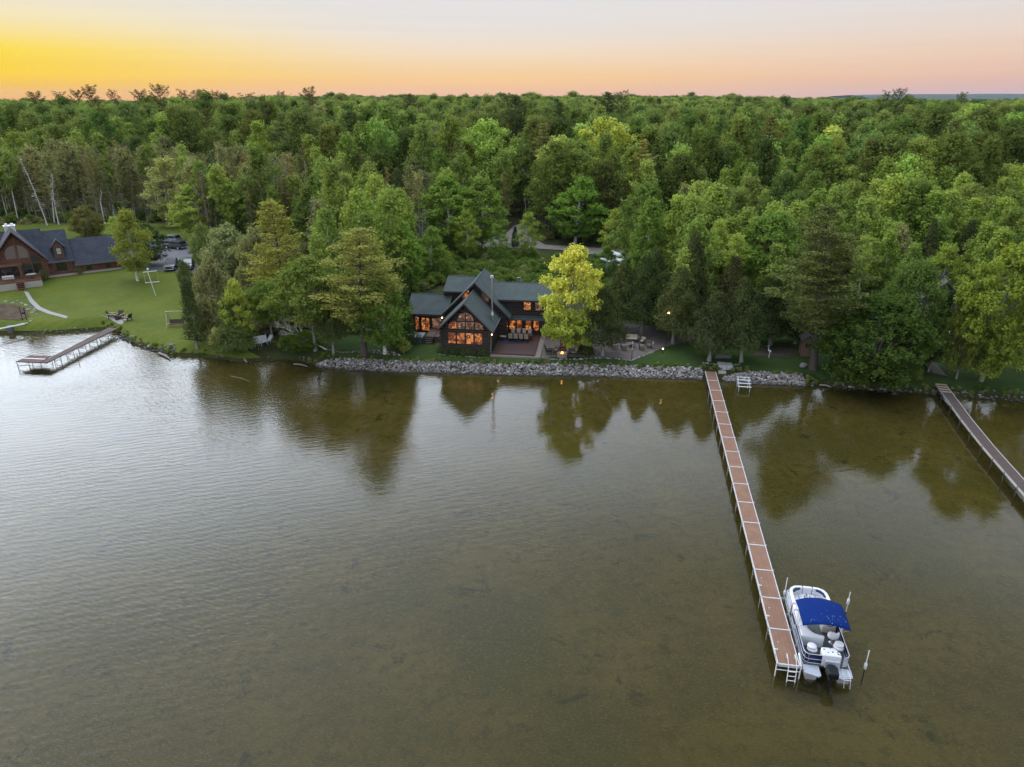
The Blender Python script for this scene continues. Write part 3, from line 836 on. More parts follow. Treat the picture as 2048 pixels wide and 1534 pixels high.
vis = sorted([t_ for t_ in trees if -30 < t_[7] < 2078 and t_[2] < 500], key=lambda q: -q[4] * SPEC[q[3]]['H'] / q[9])
N_IND = 300
ind = vis[:N_IND]; ids = set(id(q) for q in ind)
rest = [q for q in trees if id(q) not in ids]
KD = {'maple1': 'rounded broadleaf', 'maple2': 'full broadleaf', 'maple3': 'wide lumpy broadleaf', 'maple4': 'ragged open broadleaf', 'maple5': 'broad flat topped tree', 'aspen1': 'tall oval aspen', 'aspen2': 'slender aspen', 'loose1': 'thin light green tree', 'loose2': 'sparse grey green tree',
      'pine1': 'tiered pine', 'pine2': 'flat tiered pine', 'cedar1': 'conical cedar', 'spruce1': 'pointed spruce', 'swamp1': 'slim drooping conifer', 'swamp2': 'nearly bare slim conifer', 'swamp3': 'bushy slim conifer',
      'bare1': 'leafless grey tree', 'snag1': 'dead white trunk', 'bare2': 'small leafless tree', 'polebirch1': 'white trunked high crowned birch', 'polebirch2': 'thin white trunked birch'}
PLACE = [(120, 'above the brown house roof'), (290, 'left of the lawn birch top'), (430, 'above the driveway'), (620, 'above the olive pine'), (800, 'above the large shore pine'), (960, 'above the left cabin wing'),
         (1110, 'above the gravel road bend'), (1260, 'above the golden maple'), (1400, 'above the patio cedars'), (1540, 'above the long dock'), (1700, 'above the biggest pine'), (1860, 'above the drooping shore tree'), (9999, 'above the right neighbour lawn')]
def lab_of(q):
    x, y, z, k, sc, wide, col, px, py, d = q
    tone = 'dark' if col[1] < .7 else 'bright' if col[1] > 1.1 else 'mid green' if k[:2] in ('ma', 'as') else ''
    row = 'front' if d < 125 else 'middle' if d < 165 else 'rear'
    return ((tone + ' ' if tone else '') + KD[k] + ', ' + row + ' wood, ' + [n for lim, n in PLACE if px < lim][0])
groups = {}
for q in ind: groups.setdefault(lab_of(q), []).append(q)
ORD = ['leftmost', 'second from left', 'third from left', 'fourth from left', 'fifth from left', 'sixth from left', 'seventh from left', 'eighth from left', 'ninth from left']
for lb, qs in groups.items():
    qs.sort(key=lambda q: q[7])
    for i, q in enumerate(qs):
        x, y, z, k, sc, wide, col, px, py, d = q
        full = lb if len(qs) == 1 else (('right of two, ' if i else 'left of two, ') if len(qs) == 2 else ORD[min(i, 8)] + ', ') + lb
        plant(k, x, y, SPEC[k]['H'] * sc, 2 * SPEC[k]['R'] * sc * random.uniform(.9, 1.15), full, 'tree', 'trees of the wood behind the shore', color=col, z=z - .1)

# the rest of the wood: uncountable, one object of instances
protos = bpy.data.collections.new('wood_prototypes')
pk = ['maple1', 'maple2', 'maple3', 'maple4', 'maple5', 'aspen1', 'aspen2', 'loose1', 'loose2', 'pine1', 'pine2', 'cedar1', 'spruce1', 'swamp1', 'swamp2', 'swamp3', 'bare1', 'bare2', 'snag1', 'polebirch1', 'polebirch2', 'bush1', 'bush2', 'bush3']
TINT = [(.58, .58, .58), (.85, .82, .78), (1.05, 1.0, .9), (1.3, 1.2, 1.0)]
slots = {}
cnt = 0
for k in pk:
    s = SPEC[k]; V1, F1, V2, F2 = s['raw']
    if V2 is None:
        V, F, mi = V1, F1, np.zeros(len(F1)); ms = [s['bark']]
    else:
        V = np.concatenate([V1, V2]); F = np.concatenate([F1, F2 + len(V1)]); mi = np.r_[np.zeros(len(F1)), np.ones(len(F2))]; ms = [s['bark'], s['leaf']]
    me = np_mesh('wood_' + k, V, F, ms, mi)
    for j, tn in enumerate(TINT):
        o = bpy.data.objects.new('w%03d' % cnt, me); o.color = (*tn, 1); protos.objects.link(o)
        slots[(k, j)] = cnt; cnt += 1
def scatter(name, pts, label_kind='stuff'):
    """pts: x,y,z,key,tint,rot,(sx,sy,sz)"""
    me = bpy.data.meshes.new(name)
    me.vertices.add(len(pts)); me.vertices.foreach_set('co', np.array([p[:3] for p in pts], np.float32).ravel())
    a = me.attributes.new('pid', 'INT', 'POINT'); a.data.foreach_set('value', np.array([slots[(p[3], p[4])] for p in pts], np.int32))
    a = me.attributes.new('prot', 'FLOAT_VECTOR', 'POINT'); a.data.foreach_set('vector', np.array([(random.gauss(0, .05), random.gauss(0, .05), p[5]) for p in pts], np.float32).ravel())
    a = me.attributes.new('pscl', 'FLOAT_VECTOR', 'POINT'); a.data.foreach_set('vector', np.array([p[6] for p in pts], np.float32).ravel())
    me.update()
    o = link(name, me); o['kind'] = 'stuff'
    ng = bpy.data.node_groups.new(name, 'GeometryNodeTree')
    ng.interface.new_socket('Geometry', in_out='INPUT', socket_type='NodeSocketGeometry')
    ng.interface.new_socket('Geometry', in_out='OUTPUT', socket_type='NodeSocketGeometry')
    gi = ng.nodes.new('NodeGroupInput'); go = ng.nodes.new('NodeGroupOutput')
    ip = ng.nodes.new('GeometryNodeInstanceOnPoints'); ci = ng.nodes.new('GeometryNodeCollectionInfo')
    ci.inputs['Collection'].default_value = protos; ci.inputs['Separate Children'].default_value = True; ci.inputs['Reset Children'].default_value = True
    mp_ = ng.nodes.new('GeometryNodeMeshToPoints')
    def attr(nm, ty):
        n = ng.nodes.new('GeometryNodeInputNamedAttribute'); n.data_type = ty; n.inputs['Name'].default_value = nm
        return [s for s in n.outputs if s.enabled and s.name == 'Attribute'][0]
    K = ng.links.new
    K(gi.outputs[0], mp_.inputs['Mesh']); K(mp_.outputs[0], ip.inputs['Points']); K(ci.outputs[0], ip.inputs['Instance'])
    ip.inputs['Pick Instance'].default_value = True
    K(attr('pid', 'INT'), ip.inputs['Instance Index'])
    e2 = ng.nodes.new('FunctionNodeEulerToRotation'); K(attr('prot', 'FLOAT_VECTOR'), e2.inputs[0]); K(e2.outputs[0], ip.inputs['Rotation'])
    K(attr('pscl', 'FLOAT_VECTOR'), ip.inputs['Scale'])
    K(ip.outputs[0], go.inputs[0])
    md = o.modifiers.new('instances', 'NODES'); md.node_group = ng
    return o
def tint_of(col):
    l = col[1]
    return min(range(4), key=lambda j: abs(TINT[j][1] - l))
pts = []
for q in rest:
    x, y, z, k, sc, wide, col, px, py, d = q
    if y > 300 and k[:3] in ('bar', 'sna', 'swa'): k = 'maple2'
    pts.append((x, y, z - .1, k, tint_of(col), random.uniform(0, 6.28), (sc * wide, sc * wide, sc)))
w_ = scatter('woodland', pts); tag(w_, 'mass of spring green treetops running back to the horizon', 'woodland')
# undergrowth
ug = []
def brush(poly, n, keys, smin, smax, tints=(0, 1, 2)):
    P = [gp(*q)[:2] for q in poly]
    x0, x1 = min(p[0] for p in P), max(p[0] for p in P); y0, y1 = min(p[1] for p in P), max(p[1] for p in P)
    k = 0; tries = 0
    while k < n and tries < n * 30:
        tries += 1
        x, y = random.uniform(x0, x1), random.uniform(y0, y1)
        if pip(P, x, y):
            s = random.uniform(smin, smax); ug.append((x, y, float(gz(x, y)) - .1, random.choice(keys), random.choice(tints), random.uniform(0, 6.28), (s, s, s * random.uniform(.6, 1)))); k += 1
brush([(880, 560), (870, 520), (930, 497), (1000, 506), (1120, 520), (1330, 530), (1330, 600), (1180, 600), (1080, 580), (900, 570)], 900, ['bush1', 'bush1', 'bush2'], .2, .6, (1, 2, 2, 3))
brush([(820, 600), (820, 540), (900, 490), (930, 500), (890, 560)], 160, ['bush1', 'bush1', 'bush2'], .3, .7, (1, 2, 2))
brush([(940, 476), (1000, 462), (1010, 455), (990, 440), (930, 450)], 60, ['bush1', 'bush2'], .4, .8)
brush([(1062, 474), (1160, 484), (1330, 492), (1400, 494), (1400, 474), (1070, 456)], 110, ['bush1', 'bush1', 'bush2'], .35, .8)
brush([(-200, 452), (330, 446), (400, 470), (700, 470), (700, 410), (-200, 410)], 380, ['bush1', 'bush2', 'bush2'], .4, .9, (0, 1, 1))
brush([(400, 690), (390, 560), (400, 500), (640, 500), (820, 540), (800, 660), (620, 672), (510, 668), (450, 690)], 300, ['bush1', 'bush2', 'bush3'], .4, .8, (0, 1, 1))
brush([(1250, 640), (1250, 560), (1600, 540), (2200, 560), (2200, 690), (1960, 660), (1830, 670), (1700, 705), (1640, 690), (1420, 680)], 300, ['bush1', 'bush1'], .4, .8, (0, 0, 1))
brush([(1700, 700), (1660, 735), (1640, 765), (1700, 772), (1840, 782), (1835, 720), (1800, 690)], 60, ['bush1'], .35, .6, (0, 1))
for _ in range(330):
    x = random.uniform(-60, 62)
    if -37 < x < -27: continue
    s = random.uniform(1.25, 1.7) if -24 < x < 34 else random.uniform(.1, .9); k = random.uniform(.07, .17)
    y = float(Ys(x)) + s; ug.append((x, y, float(gz(x, y)) + .02, random.choice(['bush1', 'bush2']), random.choice((0, 1, 2)), random.uniform(0, 6.28), (k, k, k * random.uniform(.6, 1.2))))
tag(scatter('undergrowth', ug), 'low green brush and weeds covering the ground between trees', 'undergrowth')

# ------------------------------------------------------------------ single trees that can be told apart
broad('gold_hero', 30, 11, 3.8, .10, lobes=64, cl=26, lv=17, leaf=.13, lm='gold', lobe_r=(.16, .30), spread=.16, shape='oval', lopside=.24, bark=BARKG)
broad('birch_hero', 31, 11, 2.6, .18, lobes=40, cl=26, lv=12, leaf=.12, lm='maple', shape='oval', bark=BARKW, spread=.2, lobe_r=(.22, .36), droop=.25)
broad('high_hero', 55, 13, 3.8, .36, lobes=54, cl=28, lv=13, leaf=.14, lobe_r=(.18, .32), spread=.20, bark=BARKG, lopside=.25)
broad('maple_hero', 32, 14, 4.5, .12, lobes=60, cl=30, lv=14, leaf=.15, lobe_r=(.20, .34), spread=.20, bark=BARKG)
broad('aspen_hero', 33, 14, 3.4, .12, lobes=52, cl=28, lv=13, leaf=.14, lm='aspen', shape='oval', bark=BARKW, lobe_r=(.20, .34), spread=.2)
broad('willow_hero', 34, 12, 5.0, .02, lobes=80, cl=28, lv=14, leaf=.14, lm='maple', shape='round', multi=4, bark=BARKG, lobe_r=(.16, .28), spread=.22, droop=.35)
broad('bush_hero', 35, 6, 3.0, .03, lobes=44, cl=24, lv=12, leaf=.12, lm='grey', multi=4, bark=BARKG, lobe_r=(.20, .32), spread=.18)
broad('loose_hero', 36, 11, 2.4, .15, lobes=34, cl=22, lv=12, leaf=.12, lm='aspen', shape='oval', bark=BARKG, open_=.3, lobe_r=(.22, .36), spread=.2)
pine('pine_hero', 37, 18, 5.4, .32, lv=30, step=.62, leaf=.14)
pine('pine_hero2', 38, 17, 4.2, .12, lv=30, step=.6, leaf=.14, top=.3)
pine('pine_hero3', 39, 19, 6.0, .26, lv=33, step=.60, leaf=.15, lean=(.0, .0))
cedar('cedar_hero', 40, 9, 2.4, .02, n=1000, lv=16, leaf=.11)
cedar('cedar_hero2', 41, 10, 2.6, .20, n=1100, lv=15, leaf=.11, trunks=4, lump=.4)
cedar('cedar_hero3', 42, 8, 1.3, .16, n=420, lv=14, leaf=.10, lump=.35)
bare('bare_hero', 43, 9, 2.5, bark=BARKW)
G = (1, 1, 1)
heroes = [
 # key, base px, base py, top py, width, label, color, name
 ('birch_hero', 276, 563, 420, 74, 'white barked birch standing alone on the left lawn', (1.35, 1.15, .9), 'birch_tree'),
 ('maple_hero', 301, 532, 446, 74, 'dark green round maple between the lawn birch and the driveway', (.55, .62, .8), 'maple_tree'),
 ('bush_hero', 180, 474, 415, 60, 'dark olive bush tree behind the brown house roof', (.75, .68, .5), 'bush'),
 ('loose_hero', 237, 488, 432, 32, 'small light green tree behind the lawn birch', G, 'young_tree'),
 ('cedar_hero3', 398, 712, 560, 44, 'narrow thin cedar leaning over the water at the lawn corner', (1.0, 1.05, .9), 'cedar_tree'),
 ('cedar_hero', 476, 717, 592, 88, 'pointed green cedar at the shore beside the white lounge chair', (1.25, 1.45, 1.1), 'cedar_tree'),
 ('bush_hero', 436, 664, 520, 84, 'tall olive grey bush at the right edge of the left lawn', (1.0, .95, .9), 'bush'),
 ('bush_hero', 377, 592, 524, 32, 'dark narrow bush beside the two parked cars', (.5, .6, .5), 'bush'),
 ('bush_hero', 470, 560, 455, 110, 'broad grey green willow bush below the driveway bend', (.85, .95, .9), 'bush'),
 ('bush_hero', 520, 590, 462, 90, 'grey brown willow bush left of the olive pine', (.78, .80, .78), 'bush'),
 ('bush_hero', 415, 540, 452, 56, 'light green bush at the edge of the driveway', (.9, 1.05, .7), 'bush'),
 ('bush_hero', 445, 712, 655, 38, 'pale flowering bush beside the pointed shore cedar', (1.9, 1.7, 1.6), 'flowering_bush'),
 ('aspen_hero', 484, 696, 562, 66, 'yellow green aspen behind the pointed shore cedar', (1.15, 1.05, .8), 'aspen_tree'),
 ('high_hero', 545, 678, 560, 84, 'leafy green tree over the white bench', (.95, 1.0, .8), 'maple_tree'),
 ('pine_hero2', 572, 632, 398, 150, 'tall olive pine with tiered branches left of the cabin grove', (1.35, 1.35, .9), 'pine_tree'),
 ('high_hero', 632, 704, 520, 150, 'olive tree with bare lower boughs at the shore', (.95, .95, .8), 'willow_tree'),
 ('pine_hero', 728, 712, 450, 225, 'large spreading pine with thick trunk at the shore left of the cabin', (1.1, 1.15, .95), 'pine_tree'),
 ('birch_hero', 770, 708, 545, 112, 'leaning white birch with drooping green crown beside the thick pine trunk', (.9, 1.05, .8), 'birch_tree'),
 ('cedar_hero2', 667, 706, 560, 70, 'cluster stemmed cedar in the rock edged bed', (1.1, 1.2, 1), 'cedar_tree'),
 ('cedar_hero', 806, 690, 575, 62, 'dark green cedar against the left wing of the cabin', (.8, 1.0, .8), 'cedar_tree'),
 ('loose_hero', 808, 707, 676, 32, 'tiny round headed tree on the grass by the hot tub', (.9, .85, .8), 'young_tree'),
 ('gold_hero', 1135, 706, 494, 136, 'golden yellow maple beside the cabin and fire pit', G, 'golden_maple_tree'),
 ('cedar_hero2', 1205, 712, 583, 96, 'olive cedar with twin pale trunks above two round shrubs', (1.0, 1.0, .85), 'cedar_tree'),
 ('cedar_hero2', 1283, 668, 520, 90, 'green cedar behind the patio sofa', (.95, 1.15, .9), 'cedar_tree'),
 ('cedar_hero2', 1246, 655, 532, 92, 'olive cedar between the golden maple and the patio sofa', (1.0, 1.1, .9), 'cedar_tree'),
 ('cedar_hero2', 1316, 660, 548, 90, 'full cedar left of the tall lit lantern', (1.05, 1.15, .95), 'cedar_tree'),
 ('cedar_hero2', 1345, 688, 540, 100, 'bushy cedar around the lit lantern', (1.1, 1.15, .95), 'cedar_tree'),
 ('cedar_hero', 1300, 640, 500, 80, 'pointed green cedar behind the bushy lantern cedar', (1.1, 1.25, 1), 'cedar_tree'),
 ('cedar_hero2', 1418, 722, 590, 104, 'grey green cedar with curved trunks beside the garden swing', (.85, .85, .85), 'cedar_tree'),
 ('cedar_hero2', 1482, 724, 565, 96, 'dark cedar with twin trunks right of the garden swing', (.85, .95, .85), 'cedar_tree'),
 ('cedar_hero', 1380, 660, 475, 90, 'tall olive cedar right of the gravel road end', (1.1, 1.1, 1), 'cedar_tree'),
 ('cedar_hero', 1450, 670, 520, 90, 'brownish cedar above the curved cedar trunks', (1.0, .9, .8), 'cedar_tree'),
 ('cedar_hero2', 1540, 690, 560, 110, 'dark cedar behind the white garden statue', (.6, .7, .6), 'cedar_tree'),
 ('cedar_hero2', 1590, 688, 600, 80, 'black green cedar behind the small brown playhouse', (.5, .6, .5), 'cedar_tree'),
 ('pine_hero3', 1626, 738, 412, 236, 'biggest pine with thick leaning trunk beside the small brown playhouse', (.80, .90, .85), 'pine_tree'),
 ('willow_hero', 1735, 774, 590, 215, 'wide drooping green tree reaching down to the waterline', (.72, .80, .68), 'willow_tree'),
 ('willow_hero', 1795, 730, 520, 150, 'tall green tree with white branches behind the drooping shore tree', (.72, .85, .8), 'willow_tree'),
 ('maple_hero', 1912, 758, 560, 80, 'slim olive maple with leaning grey trunk beside the right dock', (1.0, .95, .8), 'maple_tree'),
 ('maple_hero', 1962, 762, 490, 165, 'bright yellow green maple over the right neighbour lawn', (1.65, 1.5, .95), 'maple_tree'),
 ('aspen_hero', 2050, 740, 440, 150, 'pale yellow green tree at the right edge of the photo', (1.05, .95, .9), 'aspen_tree'),
 ('cedar_hero3', 1856, 744, 590, 30, 'thin dark tree at the foot of the boardwalk path', (.6, .7, .6), 'cedar_tree'),
 # middle distance
 ('aspen_hero', 410, 478, 368, 104, 'round light green aspen behind the driveway', (1.0, 1.0, .9), 'aspen_tree'),
 ('aspen_hero', 484, 480, 366, 80, 'oval bright green aspen right of the driveway', (.95, 1.05, .85), 'aspen_tree'),
 ('loose_hero', 340, 455, 314, 84, 'tall pale grey green tree standing out of the left swamp', (1.25, 1.0, 1.6), 'young_tree'),
 ('aspen_hero', 745, 560, 400, 100, 'green aspen above the large shore pine', (.85, 1.0, .8), 'aspen_tree'),
 ('aspen_hero', 695, 500, 348, 112, 'yellow green aspen left of the tall cedar pair', (1.0, 1.0, .9), 'aspen_tree'),
 ('maple_hero', 625, 500, 385, 80, 'mid green tree behind the olive pine', (1.05, 1.15, .9), 'maple_tree'),
 ('cedar_hero', 800, 500, 345, 60, 'grey olive cedar left of the aspen pair', (1.3, 1.2, 1.2), 'cedar_tree'),
 ('maple_hero', 800, 590, 440, 110, 'deep green maple behind the left wing of the cabin', (.95, 1.15, .8), 'maple_tree'),
 ('aspen_hero', 900, 505, 350, 118, 'left and larger aspen of the pair by the sandy clearing', (1.05, 1.1, .9), 'aspen_tree'),
 ('aspen_hero', 965, 500, 352, 104, 'right aspen of the pair, leaning over the sandy clearing', (1.0, 1.05, .9), 'aspen_tree'),
 ('aspen_hero', 1150, 488, 355, 108, 'bright green aspen with forked top behind the gravel road', (.85, 1.05, .8), 'aspen_tree'),
 ('aspen_hero', 935, 520, 420, 56, 'young bright aspen at the foot of the aspen pair', (1.1, 1.1, .9), 'aspen_tree'),
 ('loose_hero', 1000, 528, 448, 44, 'slim sapling left of the gravel road bend', (1.0, 1.05, .9), 'young_tree'),
 ('aspen_hero', 862, 560, 455, 70, 'leafy aspen right above the left cabin roof', (1.0, 1.05, .85), 'aspen_tree'),
 ('loose_hero', 1056, 520, 425, 52, 'small yellow green tree in front of the gravel road bend', (1.0, 1.0, .9), 'young_tree'),
 ('cedar_hero', 1030, 494, 455, 18, 'little blue green spruce on the gravel road edge', (.6, .9, 1.6), 'spruce_tree'),
 ('loose_hero', 1225, 520, 418, 60, 'yellow green young tree beside the pale shed roof', (1.1, 1.05, .9), 'young_tree'),
 ('aspen_hero', 1252, 556, 488, 44, 'light sapling in front of the pale shed wall', (.9, 1, .9), 'young_tree'),
 ('aspen_hero', 1216, 566, 492, 50, 'bushy sapling between the golden maple and the pale shed', (.8, .9, .8), 'young_tree'),
 ('loose_hero', 1275, 505, 415, 60, 'light young tree behind the pale shed roof', (1.0, 1.05, 1), 'young_tree'),
 ('aspen_hero', 1330, 520, 430, 80, 'soft green tree at the end of the gravel road', (.85, .95, .9), 'aspen_tree'),
 ('aspen_hero', 1455, 600, 432, 120, 'broad light green tree behind the row of cedars', (.95, .95, .85), 'aspen_tree'),
 ('maple_hero', 1535, 620, 425, 140, 'broad green maple left of the biggest pine', (1.25, 1.4, 1.1), 'maple_tree'),
 ('maple_hero', 1590, 420, 262, 150, 'tall rounded maple rising above the wood on the right', (1.35, 1.35, 1.1), 'maple_tree'),
 ('aspen_hero', 1870, 640, 490, 90, 'yellow green tree behind the grey neighbour cabin', (1.1, 1.05, .8), 'aspen_tree'),
 ('maple_hero', 1990, 560, 420, 120, 'deep green maple behind the pale tree at the right edge', (.9, 1.1, .8), 'maple_tree'),
]
for i, (k, bx, by, ty, wpx, lab, col, nm) in enumerate(heroes):
    if bx < 860: col = tuple(c * 1.15 for c in col)
    plant_px(k, bx, by, ty, wpx, lab, color=col, name=nm, cat='bush' if 'bush' in nm else 'tree', rot=(i * 2.1) % 6.28 if k != 'pine_hero3' else 1.0)
# leaning shore birch with its bushy companion
x, y, z = gp(655, 716)
plant('bare_hero', x, y, 7.5, 3.4, 'fallen leaning white birch stretching over the water', rot=0, tilt=(R(-12), R(-62), 0), name='birch_tree')
plant_px('willow_hero', 606, 716, 662, 84, 'low light green bush hanging over the water by the leaning birch', color=(1.15, 1.15, .8), name='bush', cat='bush')
# tall dead trunks and pines on the skyline
for i, (px, ty, Y, wd, lab) in enumerate([
    (75, 186, 330, 16, 'first broad pine on the skyline counting from the left'), (112, 184, 340, 15, 'wide topped pine on the left skyline beside the first'), (152, 183, 350, 13, 'low rounded pine on the left skyline'),
    (184, 175, 320, 17, 'ragged tall pine on the left skyline'), (221, 181, 335, 13, 'thin pine on the left skyline above the brown house'), (280, 183, 340, 16, 'paired low pine on the left skyline'),
    (316, 173, 310, 17, 'tallest pointed pine on the left skyline'), (366, 181, 330, 17, 'fan shaped pine on the left skyline'), (398, 183, 335, 14, 'small fan shaped pine on the left skyline'),
    (435, 186, 340, 11, 'narrow pine on the skyline, right of the fan shaped pair'), (487, 187, 330, 18, 'broad flat topped pine on the skyline above the aspens'), (562, 186, 360, 10, 'tiny pine on the skyline left of centre'),
    (616, 178, 320, 16, 'pointed pine on the skyline left of centre'), (820, 187, 340, 24, 'broad treetop on the central skyline'), (1012, 190, 300, 18, 'dark pine just under the skyline near the centre'),
    (1040, 192, 230, 32, 'tall dark pine above the bare grey trees'), (1215, 183, 270, 30, 'large tiered pine on the skyline right of centre'), (1248, 186, 290, 16, 'dark pine beside the large tiered skyline pine'),
    (1125, 205, 220, 28, 'tiered pine below the skyline right of the bare trees'), (1774, 183, 330, 14, 'left pine of the skyline pair on the right'), (1798, 180, 335, 13, 'right pine of the skyline pair on the right'), (1936, 188, 340, 12, 'lone dark pine on the far right skyline')]):
    p = onY(px, ty, Y); z = float(gz(p[0], Y)); d = Y * c_ + (CAM_H - p[2]) * s_
    plant(['pine_sky', 'pine_sky2', 'pine_sky'][i % 3] if px < 700 or px > 1700 else ['pine_hero3', 'pine_hero', 'pine_sky'][i % 3], p[0], Y, p[2] - z, wd * 2.9 / FPX * d, lab, color=(.55, .42, .5) if px < 700 else (.5, .6, .6), name='pine_tree')
for i, (bx, by, ty, lab) in enumerate([
    (95, 452, 306, 'tall white dead trunk behind the brown house chimney'), (118, 450, 345, 'bent white dead trunk right of the house chimney'), (210, 448, 380, 'leaning white dead trunk behind the mid roof'),
    (240, 470, 420, 'short white stump trunk in the left field'), (415, 420, 316, 'white dead trunk above the driveway aspens'), (478, 424, 340, 'grey dead trunk right of the driveway aspens')]):
    plant_px('snag1', bx, by, ty, 20, lab, name='dead_trunk')
for i, (bx, by, ty, wd, lab) in enumerate([
    (1020, 345, 225, 60, 'leafless grey tree group member left of the tall dark pine'), (1058, 350, 240, 50, 'leafless pale tree right under the tall dark pine'), (880, 400, 235, 40, 'tall leafless grey tree above the aspen pair'),
    (1120, 420, 330, 50, 'leafless grey top behind the forked aspen'), (1405, 330, 222, 50, 'leafless grey tree on the right wood slope'), (1670, 440, 330, 40, 'thin leafless tree above the biggest pine'),
    (1895, 470, 390, 60, 'leafless grey tree above the neighbour cabin'), (820, 345, 275, 26, 'short leafless white tree in the central wood')]):
    plant_px('bare1' if i % 2 else 'bare2', bx, by, ty, wd, lab, name='bare_tree')
# shrubs round the left house and the cabin
for (bx, by, ty, wpx, lab, col) in [
    (160, 549, 531, 18, 'round green shrub under the left garage window', (.8, .8, .9)), (200, 541, 526, 16, 'round green shrub between the two garage windows', (.8, .85, .9)), (233, 537, 524, 15, 'reddish shrub at the right end of the brown house', (1.1, .7, .6)),
    (88, 562, 540, 18, 'shrub at the corner of the brown house porch', (.8, .9, .8)), (1193, 732, 718, 17, 'left dark round shrub at the patio edge', (.45, .6, .6)), (1209, 732, 718, 17, 'right dark round shrub at the patio edge', (.45, .6, .6)),
    (880, 704, 688, 18, 'leafy shrub at the left corner of the cabin front', (.7, .9, .7)), (905, 707, 697, 30, 'low dark shrub under the left front cabin windows', (.35, .5, .4)), (935, 709, 698, 34, 'low dark shrub under the middle front cabin windows', (.35, .5, .4)),
    (966, 711, 699, 26, 'low dark shrub under the right front cabin windows', (.35, .5, .4)), (1173, 710, 692, 34, 'dark shrub at the foot of the golden maple', (.4, .5, .4))]:
    plant_px('bush_hero', bx, by, ty, wpx, lab, color=col, name='shrub', cat='shrub')
# ================================================================== dark log cabin
LOG, t, b = newmat('dark_logs'); v = mapped(t, 'Object', (.6, .6, 5))
L(mixrgb(t, mr(t, noise(t, v, 1.6, 5, .7), .35, .7, 0, 1), (.014, .010, .009), (.042, .026, .019)), b.inputs['Base Color'], t); b.inputs['Roughness'].default_value = .6
def shingle(name, c1, c2):
    m, t, b = newmat(name); v = mapped(t)
    bk = N('ShaderNodeTexBrick', t); bk.inputs['Scale'].default_value = 3.0; bk.inputs['Mortar Size'].default_value = .012; bk.inputs['Brick Width'].default_value = .9; bk.inputs['Row Height'].default_value = .18
    tc_ = N('ShaderNodeTexCoord', t); mp_ = N('ShaderNodeMapping', t); mp_.inputs['Rotation'].default_value = (R(35), R(35), 0); L(tc_.outputs['Object'], mp_.inputs[0], t)
    L(mp_.outputs[0], bk.inputs['Vector'], t)
    bk.inputs['Color1'].default_value = (*c1, 1); bk.inputs['Color2'].default_value = (*c2, 1); bk.inputs['Mortar'].default_value = (*[k * .6 for k in c1], 1)
    L(mixrgb(t, mr(t, noise(t, v, .7, 5, .7), .3, .7, 0, .5), bk.outputs[0], tuple(k * 1.35 for k in c2)), b.inputs['Base Color'], t)
    b.inputs['Roughness'].default_value = .85; b.inputs['Specular IOR Level'].default_value = .3
    bp = N('ShaderNodeBump', t); bp.inputs['Distance'].default_value = .02; bp.inputs['Strength'].default_value = .6
    L(noise(t, v, 14, 3, .8), bp.inputs['Height'], t); L(bp.outputs[0], b.inputs['Normal'], t)
    return m
ROOFG = shingle('green_shingles', (.046, .062, .058), (.062, .078, .074))
ROOFB = shingle('blue_black_shingles', (.026, .030, .042), (.042, .047, .062))
TRIM = mat('dark_trim', (.020, .014, .012), .6, var=.3)
FASCIA = mat('dark_fascia', (.045, .043, .040), .7, var=.2)
STEEL = mat('stainless_pipe', (.40, .40, .41), .4, 1.0, var=.1)
WHITE = mat('white_paint', (.72, .73, .74), .5, var=.05)
ALU = mat('aluminium', (.62, .64, .67), .35, .6, var=.08)
BLACK = mat('black_plastic', (.012, .012, .013), .35, spec=.5)
def lit_mat(name, c1, c2, strength, sc=2.2):
    m, t, b = newmat(name); v = mapped(t, 'Object')
    vn = N('ShaderNodeTexVoronoi', t); vn.inputs['Scale'].default_value = sc; vn.distance = 'CHEBYCHEV'; L(v, vn.inputs['Vector'], t)
    sp = N('ShaderNodeSeparateColor', t); L(vn.outputs['Color'], sp.inputs[0], t)
    col = mixrgb(t, mr(t, sp.outputs[0], .15, .8, 0, 1), c1, c2)
    col = mixrgb(t, mr(t, noise(t, v, 3.2, 4, .7), .44, .60, 0, .9), col, (.05, .012, .004))
    lv_ = N('ShaderNodeTexVoronoi', t); lv_.inputs['Scale'].default_value = 1.35; L(v, lv_.inputs['Vector'], t)
    col = mixrgb(t, mr(t, lv_.outputs['Distance'], .06, .16, 1, 0), col, (1.0, .72, .40))       # bright spots painted on the pane as room lamps
    b.inputs['Base Color'].default_value = (.02, .02, .02, 1); b.inputs['Roughness'].default_value = .08
    L(col, b.inputs['Emission Color'], t); b.inputs['Emission Strength'].default_value = strength
    return m
LIT = lit_mat('lit_window', (.20, .045, .012), (.95, .32, .08), .75)
LIT2 = lit_mat('dim_lit_window', (.12, .06, .04), (.40, .20, .12), .6)
GLASS = mat('dark_window_glass', (.012, .014, .016), .06, spec=.8)
BULB = mat('lit_bulb', (1, .8, .5), .5, emit=(1.0, .66, .32), estr=16)

